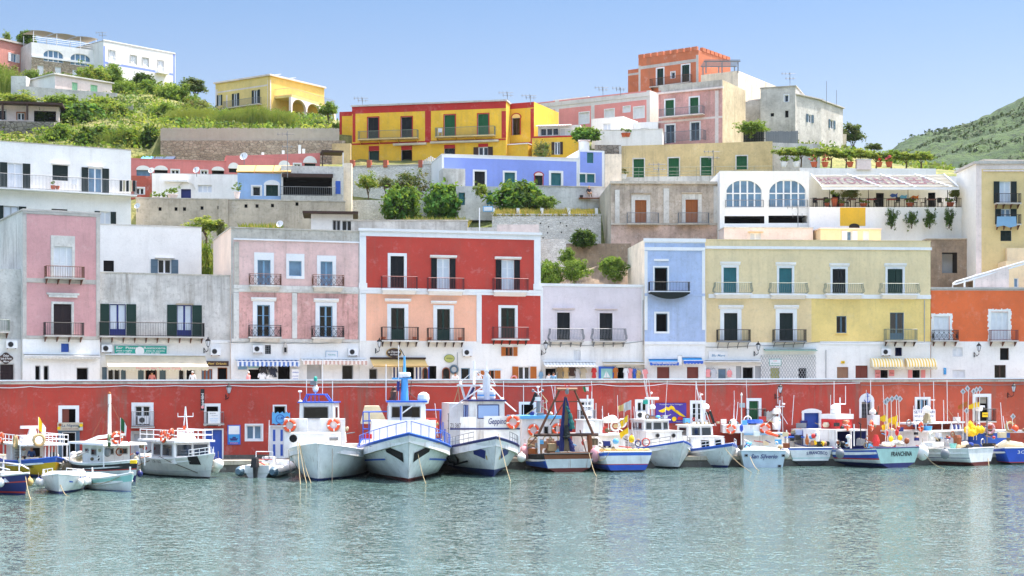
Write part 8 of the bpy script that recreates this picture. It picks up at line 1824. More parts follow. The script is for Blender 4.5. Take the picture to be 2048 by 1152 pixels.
# signs
def board(label,fac,u0,v0,u1,v1,m,name='sign',cat='sign',d=.08,shape='rect',border=None,cut=.0):
 a=fac.S(u0); L=fac.S(u1)-a; um=(u0+u1)/2; z0=fac.Z(um,v1); H=fac.Z(um,v0)-z0; p=fac.o+fac.t*a+fac.n*.004; t=thing(name,label,cat,(p.x,p.y,z0),fac.ang); mb=MB()
 if shape=='oval': P=[(L/2+L/2*math.cos(2*math.pi*k/28),H/2+H/2*math.sin(2*math.pi*k/28)) for k in range(28)]
 elif shape=='lobed': P=[(L/2+L/2*(1+.12*math.cos(4*w))*.9*math.cos(w),H/2+H/2*(1+.12*math.cos(4*w))*.9*math.sin(w)) for w in [2*math.pi*k/36 for k in range(36)]]
 elif shape=='wavy': P=[(L*k/12,H+.09*math.sin(k*2.1)) for k in range(13)][::-1]+[(L*k/12,.06*math.sin(k*1.7)) for k in range(13)]
 else: P=[(0,0),(L,0),(L,H),(0,H)]
 mb.prism(P,-d,0,m); mb.build('panel',t)
 if border:
  q=MB(); n=len(P); c=(L/2,H/2); I=[(c[0]+(x-c[0])*.93,c[1]+(z-c[1])*(.93 if shape!='rect' else 1-.07*L/H)) for x,z in P]
  for k in range(n): q.poly([(P[k][0],-d-.006,P[k][1]),(P[(k+1)%n][0],-d-.006,P[(k+1)%n][1]),(I[(k+1)%n][0],-d-.006,I[(k+1)%n][1]),(I[k][0],-d-.006,I[k][1])],border)
  q.build('border',t)
 return t,L,H,-d-.01
def lines(t,L,H,y,rows,name='lettering'):
 """rows: (text, height fraction centre, size fraction of H, width fraction, material, shear)"""
 mb=MB()
 for (s,c,sz,w,m,sh) in rows: add_text(mb,s,L*(.5 if not isinstance(w,tuple) else w[1]),H*c,y-.004,H*sz,m,sh,.012*H*sz,(w[0] if isinstance(w,tuple) else w)*L)
 return mb.build(name,t)
q=board('brown lobed sign with pale lettering at the left edge',fL.off(.1),-3,705,26,728,'signbrown',shape='lobed'); lines(*q,[('Odon',.72,.28,.4,'signwhite',.1),('Isola di Ponza',.47,.24,.75,'signwhite',.1),('Mare',.22,.22,.36,'signwhite',.1)])
q=board('long teal pizzeria sign above the big white awning',fG.off(.05),229,692,333,708.5,'seagreen'); lines(*q,[('Bar  Pizzeria  Rosticceria',.76,.40,.95,'signwhite',0),('pizza a taglio',.42,.27,(.3,.18),'signwhite',.1),('pizza da asporto',.42,.27,(.36,.78),'signwhite',.1),('calzoni  ripieni',.15,.22,(.26,.18),'signwhite',.1),('0771 80 9889',.15,.2,(.3,.72),'signwhite',.1)])
t=q[0]; mb=MB(); mb.lathe((q[1]*.48,q[3],q[2]*.38),[(.36,0),(.36,-.012)],'signwhite',20,'y'); mb.build('emblem',t)
q=board('dark brown shop sign with gold lettering beside the wall lantern',fG.off(.25),411,722,457,732.5,'timber_dark'); lines(*q,[('Fiori  Orlando',.48,.55,.8,'gold',.2)])
q=board('pale blue painted notice panel on the pink house ground floor',fB,651,702,675,717,'trim_white',border='lightblue'); lines(*q,[('Ponza Diving',.5,.25,.6,'seagreen',.1)])
q=board('oval brown sign with white script above the tan awning',fR,772,696,803,715.5,'signbrown',shape='oval',border='gold'); lines(*q,[('La Dispensa',.6,.3,.78,'signwhite',.25),('del Porto',.32,.24,.5,'signwhite',.25)])
q=board('small oval olive green sign on the red house ground floor',fR,888,709,909,725,'olive',shape='oval',border='bgreen'); lines(*q,[('ANTIQUA',.5,.22,.6,'bgreen',0)])
q=board('blue framed picture of a sailing boat in front of the lilac house',fV,1197,733,1229,764,'h_blue',cat='picture');
t,L,H,y=q; mb=MB(); mb.poly([(L*.14,y,H*.05),(L*.86,y,H*.05),(L*.86,y,H*.86),(L*.14,y,H*.86)],'h_aqua'); mb.poly([(L*.3,y-.006,H*.3),(L*.47,y-.006,H*.3),(L*.47,y-.006,H*.75)],'signwhite'); mb.poly([(L*.5,y-.006,H*.3),(L*.72,y-.006,H*.3),(L*.5,y-.006,H*.68)],'signwhite'); mb.poly([(L*.26,y-.006,H*.26),(L*.76,y-.006,H*.26),(L*.66,y-.006,H*.18),(L*.34,y-.006,H*.18)],'wood2'); mb.build('picture',t)
q=board('narrow black and white vertical sign between the blue awnings',fU.off(.4),1355,711,1364,732,'signwhite',border='black_rub');
q=board('white lettered panel over the boutique on the cream house',fC,1417,703,1455,719,'trim_white'); lines(*q,[('Blu Mare',.5,.42,.7,'lightblue',.2)])
q=board('small yellow house number plate above the tan door',fC,1682,722,1689,727,'yellow_f'); lines(*q,[('22',.5,.7,.5,'black_rub',0)])
q=board('narrow bright blue poster on the white wall of the orange house',fO,1887,736,1892,749,'cyan_p'); lines(*q,[('TAXI',.7,.14,.7,'signwhite',0)])
q=board('white menu sign over the yellow green door of the cream house',fC,1538,718,1562,731,'trim_white',border='seagreen'); lines(*q,[('BAR',.7,.2,.3,'cl_pink',0),('caffe letterario',.35,.24,.75,'seagreen',.1)])
q=board('pink menu poster left of the ice cream shop door',fC,1750,740,1760,770,'cl_pink'); lines(*q,[('gelati',.8,.1,.7,'maroon',0),('coni',.55,.1,.5,'maroon',0)])
q=board('pink menu poster right of the ice cream shop door',fC,1778,740,1788,752,'cl_pink'); lines(*q,[('frutta',.5,.3,.7,'maroon',0)])
q=board('pink poster left of the window under the right dome awning',fC,1816,740,1824,770,'cl_pink'); q=board('pink poster right of the window under the right dome awning',fC,1842,740,1850,770,'cl_pink')
# lattice of the cream house
t=thing('trellis','white diamond trellis screen on the ground floor of the cream house','trellis',fC.P(1520,764,.03),fC.ang); mb=MB(); L=fC.S(1632)-fC.S(1520); H=2.4
n=20
for k in range(-8,n+8):
 for s in (1,-1):
  x0=L*k/n; x1=x0+s*H*.6; za,zb=0,H
  def cl(x0,z0,x1,z1):
   if x0==x1: return None
   a=max(0,min(1,(0-x0)/(x1-x0))); c=max(0,min(1,(L-x0)/(x1-x0))); lo,hi=min(a,c),max(a,c)
   if hi-lo<.02: return None
   return (x0+(x1-x0)*lo,z0+(z1-z0)*lo,x0+(x1-x0)*hi,z0+(z1-z0)*hi)
  c=cl(x0,0,x1,H)
  if c: mb.tube([(c[0],0.0,c[1]),(c[2],0.0,c[3])],.018,'pgrey',4)
mb.build('lattice',t)
mb=MB()
for z in (0,H): mb.tube([(0,0,z),(L,0,z)],.03,'pwhite',4)
mb.build('frame',t)
# red wall signs
q=board('pale lettered restaurant sign with fruit over the grey framed door',FW.off(.06),115,845,166,861,'canvas'); lines(*q,[('La Nigetta',.62,.44,.66,'bluegrey',.05),('Cucina Tipica Locale',.22,.2,.6,'wood2',0)])
mb=MB()
for x,z,r,m in ((.06,.3,.13,'yellow_f'),(.1,.7,.12,'wood2'),(.93,.65,.14,'yellow_f'),(.92,.25,.14,'silverp'),(.86,.45,.08,'bgreen')): mb.lathe((q[1]*x,q[3],q[2]*z),[(r,0),(r,-.02)],m,12,'y')
mb.build('emblem',q[0])
q=board('white printed notice over the blue door',FW.off(.5),416,823,440,847,'signwhite'); lines(*q,[('BIGLIETTERIA',.85,.09,(.5,.4),'black_rub',0),('orari partenze',.68,.09,(.5,.55),'bluegrey',0),('ponza  formia',.42,.08,.7,'skyblue',0),('palmarola',.28,.08,.6,'skyblue',0),('ventotene',.14,.08,.6,'skyblue',0)])
q=board('blue framed boat trip poster on the red wall',FW,455,850,481,889,'h_blue'); t,L,H,y=q
mb=MB(); mb.poly([(L*.08,y,H*.53),(L*.92,y,H*.53),(L*.92,y,H*.96),(L*.08,y,H*.96)],'signwhite'); mb.poly([(L*.08,y,H*.12),(L*.92,y,H*.12),(L*.92,y,H*.525),(L*.08,y,H*.525)],'cyan_p'); mb.poly([(L*.15,y-.006,H*.32),(L*.82,y-.006,H*.32),(L*.7,y-.006,H*.2),(L*.25,y-.006,H*.2)],'navy'); mb.poly([(L*.36,y-.006,H*.325),(L*.66,y-.006,H*.325),(L*.62,y-.006,H*.4),(L*.4,y-.006,H*.4)],'navy'); mb.build('picture',t); lines(t,L,H,y,[('PONZA',.07,.1,.6,'cl_pink',.1)])
q=board('sky blue wavy sign over the small white framed window',FW.off(.05),544,825,580,848,'skyblue',shape='wavy'); lines(*q,[('A.MAR',.5,.34,(.5,.55),'pblue',.25)]); mb=MB(); mb.torus((q[1]*.45,q[3],q[2]*.45),q[2]*.36,.03,'y','pblue',16,5); mb.lathe((q[1]*.85,q[3],q[2]*.5),[(.16,0),(.16,-.02)],'orange_sh',12,'y'); mb.build('emblem',q[0])
q=board('purple sign with a yellow island map on the red wall',FW,1311,806,1372,846,'purple'); t,L,H,y=q; mb=MB()
isl=[(.08,.62),(.14,.55),(.22,.52),(.3,.56),(.34,.66),(.42,.6),(.5,.7),(.56,.66),(.64,.6),(.72,.62),(.8,.48),(.88,.42),(.94,.36),(.98,.30),(.93,.30),(.86,.36),(.78,.38),(.72,.5),(.64,.68),(.58,.82),(.5,.88),(.42,.78),(.34,.82),(.26,.72),(.16,.66)]
mb.poly([(L*x,y,H*(z)) for x,z in isl],'yellow_f'); mb.lathe((L*.6,y,H*.2),[(.2,0),(.2,-.01)],'yellow_f',12,'y'); mb.poly([(L*.7,y,H*.16),(L*.9,y,H*.16),(L*.88,y,H*.32),(L*.74,y,H*.32)],'red_p'); mb.build('picture',t); lines(t,L,H,y,[('Ponzamare Isole Noleggio',.93,.08,.75,'silverp',0),('bellamare',.06,.07,(.3,.82),'silverp',0)])
q=board('small cloud shaped white sign right of the green door',FW.off(.05),1528,823,1553,841,'trim_grey',shape='wavy'); lines(*q,[('pesca turismo',.5,.2,.7,'silverp',0)])
q=board('white boat rental sign hanging under the blue shuttered window',FW.off(.5),1826,819,1870,846,'signwhite'); lines(*q,[('SETTE MARI',.8,.3,.94,'navy',0),('NOLEGGIO BARCHE',.5,.24,.9,'navy',0),('gite e servizi',.2,.2,.8,'bluegrey',0)])
q=board('small yellow sign on the dark balcony of the right doorway',FW.off(.5),1964,825,1975,834,'yellow_f'); lines(*q,[('VENDESI',.5,.4,.8,'black_rub',0)])
mb=MB();
for k in range(10):
 a=-2.2+4.4*k/9
o=FW.P(1735,797,.07); mb.tube([(0,-.01,.33),(0,-.01,-.3)],.035,'pblue',5); mb.torus((0,-.01,.40),.07,.025,'y','pblue',12,5); mb.tube([(-.16,-.01,.2),(.16,-.01,.2)],.03,'pblue',5); mb.tube([(.30*math.sin(w),-.01,-.02-.3*math.cos(w)) for w in [-1.3+.26*k for k in range(11)]],.035,'pblue',5)
t=mb.build('anchor_emblem',loc=o); t.rotation_euler=(0,0,FW.ang); tag(t,'blue anchor emblem in the arched head over the grille','emblem')
# balconies and grilles in the red wall
for r,m in (((264,823,308,853),'iron_grey'),((408,824,447,847),'iron_grey'),((1491,818,1528,845),'iron'),((1155,820,1187,846),'iron_grey'),((1950,818,1986,842),'iron')): HW.balc(*r,m=m,slab='trim_grey',brk='none',pr=.55)
# lanterns, air conditioners
LN=[]
def lantern(u,v,fac,label,side=1):
 p=fac.P(u,v,.0)
 if not LN:
  t=thing('wall_lantern',label,'wall lantern',p,fac.ang,'iron wall lanterns'); mb=MB(); mb.box(-.16,-.10,-.05,0,-.55,-.1,'iron'); mb.tube([(-.13,-.05,-.45),(0,-.45,-.45),(.1,-.62,-.3),(.1,-.62,-.05)],.03,'iron',6); mb.tube([(-.13,-.05,-.15),(0,-.3,-.4)],.022,'iron',5); mb.build('bracket',t)
  q=MB(); q.lathe((.1,-.62,0),[(.09,0),(.2,.42),(.17,.44)],'curtain',6); q.build('glass',t); q=MB(); q.lathe((.1,-.62,.441),[(.23,0),(.16,.12),(.06,.2),(.03,.32)],'iron',6); q.lathe((.1,-.62,-.06),[(.05,0),(.1,.06)],'iron',6)
  for k in range(6): a=math.pi/3*k; q.tube([(.1+.095*math.cos(a),-.62+.095*math.sin(a),0),(.1+.21*math.cos(a),-.62+.21*math.sin(a),.43)],.014,'iron',4)
  q.build('cage',t); LN.append(t)
 else: t=copy_tree(LN[0]); t.location=p; t.rotation_euler=(0,0,fac.ang); t['label']=label
for u,v,f,l in ((411,693,fG,'iron wall lantern between the grey rendered house and the pink house'),(754,694,fR,'iron wall lantern left of the oval brown sign'),(1086,698,fV,'iron wall lantern between the red and lilac houses'),(1511,700,fC,'iron wall lantern left of the sea green awning'),(1951,702,fO,'iron wall lantern between the windows of the orange house'),(455,786,FW,'iron lantern on the red wall above the blue poster'),(783,792,FW,'iron lantern on the red wall behind the blue mast'),(1553,785,FW,'iron lantern on the red wall right of the green door'),(2018,783,FW,'iron lantern at the far right of the red wall'),(560,412,fB,'x')):
 if l!='x': lantern(u,v,f,l)
AC=[]
def aircon(u,v,fac,label,d=.02):
 p=fac.P(u,v,d)
 if not AC:
  t=thing('air_conditioner',label,'air conditioner',p,fac.ang,'air conditioner units on the walls'); mb=MB(); mb.box(-.42,.42,-.34,0,-.3,.3,'pwhite'); mb.build('casing',t); q=MB(); q.lathe((-.1,-.342,0),[(.22,0),(.22,-.02)],'iron_grey',16,'y'); q.lathe((-.1,-.365,0),[(.19,0),(.05,-.01),(.05,-.02)],'iron',16,'y')
  q.build('fan_grille',t); q=MB()
  for x in (-.3,.3): q.box(x-.02,x+.02,-.36,0,-.35,-.305,'iron_rust')
  q.build('bracket',t); AC.append(t)
 else: t=copy_tree(AC[0]); t.location=p; t.rotation_euler=(0,0,fac.ang); t['label']=label
for u,v,f,l in ((22,689,fL.off(.1),'air conditioner over the lobed brown sign'),(213,697,fG,'air conditioner left of the teal sign'),(430,703,fG,'air conditioner right of the first wall lantern'),(515,698,fB,'air conditioner left of the barred opening on the pink house'),(705,704,fB,'air conditioner over the pink striped awning'),(934,705,fR,'air conditioner right of the oval olive sign'),(1771,704,fC,'air conditioner over the left dome awning'),(287,840,FW.off(.1),'air conditioner on the small balcony of the red wall'),(1280,830,FW.off(.1),'air conditioner left of the purple map sign'),(694,258,Fac(680,188,700,188),'air conditioner on the left wing of the yellow house')):
 if 'left wing' not in l: aircon(u,v,f,l)
# cables and wires on the walls
def cable(label,pts,fac,r=.03,m='pwhite'):
 o=fac.P(*pts[0],.05); P=[]
 for (u0,v0),(u1,v1) in zip(pts,pts[1:]):
  n=8
  for k in range(n): u=u0+(u1-u0)*k/n; v=v0+(v1-v0)*k/n+1.6*math.sin(math.pi*k/n); P.append(fac.P(u,v,.05)-o)
 P.append(fac.P(*pts[-1],.05)-o); mb=MB(); mb.tube(P,r,m,5); tag(mb.build('cable',loc=o),label,'cable')
cable('sagging white cable strung along the left of the red wall',[(-10,775),(60,773),(130,773.5),(250,771.5),(350,771.5),(460,771),(560,772),(700,773)],FW)
cable('sagging white cable strung along the middle of the red wall',[(700,773),(830,771.5),(980,771),(1110,771),(1200,768.5),(1265,772),(1330,767.5),(1460,768.5),(1560,767),(1720,766)],FW)
cable('dark cable along the orange right part of the red wall',[(1722,770),(1800,768),(1870,769),(1960,769),(2048,768)],FW,.025,'iron_grey')
cable('dark cable sagging under the lilac house balconies',[(1081,688),(1140,689),(1195,690),(1288,682)],fV,.02,'iron_grey')
cable('dark cable along the pink house ground floor',[(455,684),(500,684),(590,686),(680,685),(719,682)],fB,.02,'iron_grey')
cable('cable crossing the cream house ground floor',[(1412,694),(1500,692),(1640,684),(1760,683),(1861,684)],fC,.02,'iron_grey')
for i,(u,v0,v1,f,l) in enumerate(((463,590,684,fB.off(.02),'drain pipe between the grey rendered and pink houses'),(1286,600,690,fV,'drain pipe between the lilac and blue houses'),(1849,600,684,fC,'drain pipe at the right end of the cream house'),(915,705,760,fR,'thin drain pipe right of the oval olive sign'),(1652,700,762,fC,'drain pipe left of the tan door'))):
 a=f.P(u,v0,.06); c=f.P(u,v1,.06); mb=MB(); mb.tube([(0,0,0),c-a],.04,'pgrey',6); tag(mb.build('drain_pipe',loc=a),l,'pipe')
q=board('black feather banner with white lettering on the red wall',FW.off(.6),401,778,409,821,'black_rub',name='banner',cat='banner');
mb=MB(); add_text(mb,'aperitivi',0,0,0,.3,'signwhite',0,.004,1.0,lambda x,y_:(q[1]*.5-y_,q[3],q[2]*.5+x)); mb.lathe((q[1]*.5,q[3],q[2]*.16),[(.12,0),(.12,-.01)],'cl_pink',12,'y'); mb.build('lettering',q[0])
# painted masonry panels outlined on the red wall
for u,v,l in ((250,782,'small square hatch outlined on the left of the red wall'),(752,778,'square hatch outlined in the middle of the red wall'),(1213,785,'square hatch outlined right of the trawler gallows'),(1625,775,'square hatch outlined right of the red wall lantern')):
 a=FW.P(u,v,.012); mb=MB()
 for x0,x1,z0,z1 in ((-.28,.28,.2,.235),(-.28,.28,-.235,-.2),(-.28,-.245,-.2,.2),(.245,.28,-.2,.2)): mb.box(x0,x1,-.02,.01,z0,z1,'wallred')
 o=mb.build('hatch_frame',loc=a); o.rotation_euler=(0,0,FW.ang); tag(o,l,'hatch')
# clothes and goods outside the shops
def garment(u,v,fac,m,label,h=.95,w=.5,d=.25,long=True,group='garments hanging outside the shops'):
 p=fac.P(u,v,d); t=thing('garment',label,'garment',p,fac.ang,group); mb=MB(); rr=random.Random(int(u))
 P=[(-w*.22,0),(-w*.5,-.12),(-w*.62,-.4),(-w*.45,-.44),(-w*.33,-.25),(-w*.36,-h*.6),(-w*.5,-h),(0,-h-.04),(w*.5,-h),(w*.36,-h*.6),(w*.33,-.25),(w*.45,-.44),(w*.62,-.4),(w*.5,-.12),(w*.22,0),(0,-.06)]
 mb.prism(P,-.05,.05,m); mb.build('cloth',t); q=MB(); q.tube([(-w*.3,0,-.02),(0,0,.08),(w*.3,0,-.02)],.012,'iron',4); q.tube([(0,0,.08),(0,0,.16)],.01,'iron',4); q.build('hanger',t)
for a in ((527,729,fB,'black_rub','black printed t-shirt in the souvenir shop doorway',.8,.7),(546,735,fB,'cl_dark','second black t-shirt further right at the souvenir shop',.8,.65),(524,745,fB,'cl_white','white t-shirt under the first black one',.8,.6),(541,749,fB,'buoy_white','white shirt under the second black one',.7,.6),
 (1120,734,fV,'cl_khaki','dark olive dress on the lilac house stall',1.1,.55),(1132,734,fV,'ratan','beige dress right of the olive one',1.0,.5),(1144,733,fV,'timber_dark','brown top on the lilac house stall',.8,.6),(1155,737,fV,'silverp','grey patterned scarf right of the brown top',1.0,.5),(1166,736,fV,'canvas','pale printed cloth at the right of the lilac stall',1.1,.6),
 (1188,735,fV,'red_p','red and navy item beside the boat picture',.9,.4),(1231,735,fV,'orange_sh','orange dress right of the boat picture',1.1,.4),(1252,736,fV,'cl_white','white patterned dress on the right rack',1.1,.45),(1260,736,fV,'cl_pink','pink patterned dress on the right rack',1.1,.45),(1269,737,fV,'pblue','blue striped towel on the right rack',1.1,.35),(1276,740,fV,'canvas_beige','beige print on the right rack',1.0,.45),(1290,738,fU,'cl_pink','flowered dress at the left of the blue house',1.1,.45),
 (1416,738,fC,'cl_pink','pink top in the boutique display',.7,.45),(1427,738,fC,'silverp','grey patterned top in the boutique display',.8,.55),(1459,740,fC,'cl_pink','pink sun hat shaped item beside the boutique window',.6,.4),(1082,743,fV,'lightblue','blue and pink dress at the left of the lilac house',.9,.35)): garment(a[0],a[1],a[2],a[3],a[4],a[5],a[6])
q=board('white display board of badges right of the souvenir shop door',fB.off(.3),583,738,598,766,'signwhite',name='display_board',cat='display'); lines(*q,[('PONZA',.75,.14,.8,'pblue',.3),('souvenir',.5,.12,.8,'pblue',0),('magneti',.3,.12,.7,'pblue',0)])
q=board('blue framed postcard rack above the souvenir shop window',fB,476,727,494,739,'lightblue',cat='display',name='display_board'); q=board('striped sea painting over the souvenir shop door',fB,497,728,519,736,'h_aqua',cat='picture',name='picture')
for u0,u1,l in ((783,796,'navy striped curtain left of the doorway under the tan awning'),(828,842,'navy striped curtain right of the doorway under the tan awning')):
 a=fR.P(u0,733,.12); mb=MB(); L=fR.S(u1)-fR.S(u0); H=1.7; mb.box(0,L,-.02,.02,-H,0,'st_bw'); o=mb.build('curtain',loc=a); o.rotation_euler=(0,0,fR.ang); tag(o,l,'curtain')
for u0,u1,l in ((845,856,'arched brown shutter left of the dark doorway'),(884,900,'arched brown framed mirror right of the dark doorway')):
 a=fR.P(u0,766,.1); L=fR.S(u1)-fR.S(u0); mb=MB(); P=[(0,0),(L,0)]+arch_pts(0,L,1.0,.35,8); mb.prism(P,-.06,0,'wood'); P=[(.08,.08),(L-.08,.08)]+arch_pts(.08,L-.08,1.0,.26,8); mb.prism(P,-.07,-.061,'glass_dark'); o=mb.build('display_case',loc=a); o.rotation_euler=(0,0,fR.ang); tag(o,l,'display')
lifebuoy(None,*fR.P(908,739,.2),'dark blue decorative ring on the red house wall',r=.36,m='bluegrey',seg='bluegrey',grp='decorative rings'); lifebuoy(None,*fR.P(1028,757,.3),'pink ring below the right orange shutters',r=.26,m='cl_pink',seg='cl_pink',grp='decorative rings')
# small shrine lantern
mb=MB(); mb.prism([(-.18,0),(.18,0),(.2,.5),(.12,.75),(0,1.0),(-.12,.75),(-.2,.5)],-.2,0,'trim_grey'); mb.box(-.1,.1,-.21,-.201,.1,.5,'interior'); o=mb.build('wall_shrine',loc=fB.P(570,707,.0)); o.rotation_euler=(0,0,fB.ang); tag(o,'small pointed stone shrine on the pink house ground floor','shrine')
# pots on balconies
for u,v,f,l in ((767,679,fR,'left flower pot on the left salmon balcony'),(829,679,fR,'right flower pot on the left salmon balcony'),(859,680,fR,'left flower pot on the middle salmon balcony'),(920,680,fR,'right flower pot on the middle salmon balcony')):
 mb=MB(); mb.frus((-.14,.14,-.1,.1),(-.18,.18,-.12,.12),0,.26,'terracotta'); o=mb.build('flower_pot',loc=f.P(u,v+.8,.45)); tag(o,l,'flower pot',group='flower pots on the salmon balconies')
# net under the blue house balcony
a,b_,c,d=hU.rect(1297,583,1376,600); mb=MB(); n=14
for k in range(n):
 f0,f1=k/n,(k+1)/n; s=lambda f:.55*math.sin(math.pi*min(1,max(0,f)))**.6
 x0=a+(b_-a)*f0; x1=a+(b_-a)*f1
 for yy in (-.88,):
  mb.poly([(x0,yy,d-.1),(x1,yy,d-.1),(x1,yy+.1,d-.15-s(f1)),(x0,yy+.1,d-.15-s(f0))],'net_dark'); mb.poly([(x0,yy+.1,d-.15-s(f0)),(x1,yy+.1,d-.15-s(f1)),(x1,-.05,d-.2-.3*s(f1)),(x0,-.05,d-.2-.3*s(f0))],'net_dark')
for x in (a,b_): mb.poly([(x,-.88,d-.1),(x,-.05,d-.1),(x,-.05,d-.25),(x,-.8,d-.25)],'net_dark')
M4=Matrix.Translation(hU.root.location)@Matrix.Rotation(fU.ang,4,'Z'); o=mb.build('safety_net'); o.matrix_world=M4; o.location=hU.root.location; o.rotation_euler=(0,0,fU.ang); tag(o,'dark net slung like a hammock under the blue house balcony','net')
# laundry and chairs on balconies
o=hT1
for u,v,m,l in ((257,378,'net_dark','dark striped towels hung at the right end of the long white balcony'),(108,372,'terracotta','orange pot plants on the long white balcony'),(148,372,'pwhite','white plastic chair on the long white balcony')):
 p=hT1.fac.P(u,v+6,.75); mb=MB()
 if 'towels' in l:
  for k in range(5): mb.box(-.8+.33*k,-.55+.33*k,-.4,-.36,0,1.1,('net_dark','canvas')[k%2])
 elif 'pot' in l:
  mb.frus((-.25,.05,-.1,.2),(-.3,.1,-.15,.25),0,.35,m); mb.frus((.2,.45,-.1,.2),(.15,.5,-.15,.25),0,.3,m); crown(mb,(-.1,0,.6),.3,.2,.3,10,8,.08,['leaf_mid','leaf_light'],random.Random(3))
 else:
  mb.box(-.25,.25,-.25,.25,.42,.46,m); mb.box(-.25,.25,.21,.25,.463,.95,m)
  for x in (-.22,.22):
   for y in (-.22,.2): mb.box(x-.02,x+.02,y-.02,y+.02,0,.417,m)
 ob=mb.build({'o':'potted_plant','d':'towels','w':'plastic_chair'}[l[0]],loc=p); tag(ob,l,{'o':'potted plant','d':'towels','w':'chair'}[l[0]])
p=fy_=hy.fac.P(880,272,.5); mb=MB(); mb.box(-.25,.25,-.25,.25,.42,.46,'pwhite'); mb.box(-.25,.25,.21,.25,.463,.95,'pwhite')
for x in (-.22,.22):
 for y in (-.22,.2): mb.box(x-.02,x+.02,y-.02,y+.02,0,.417,'pwhite')
tag(mb.build('plastic_chair',loc=p),'white plastic chair on the right balcony of the yellow house','chair')
f=Fac(1955,149,2080,149); mb=MB(); q_=[(-.9,0),(.9,0),(.95,-.9),(.3,-1.05),(-.3,-.85),(-.95,-1.0)]; mb.prism(q_,-.03,.03,'lightblue'); tag(mb.build('bed_sheet',loc=f.P(2013,433,.95)),'pale blue sheet drying over the lower ochre balcony','laundry')
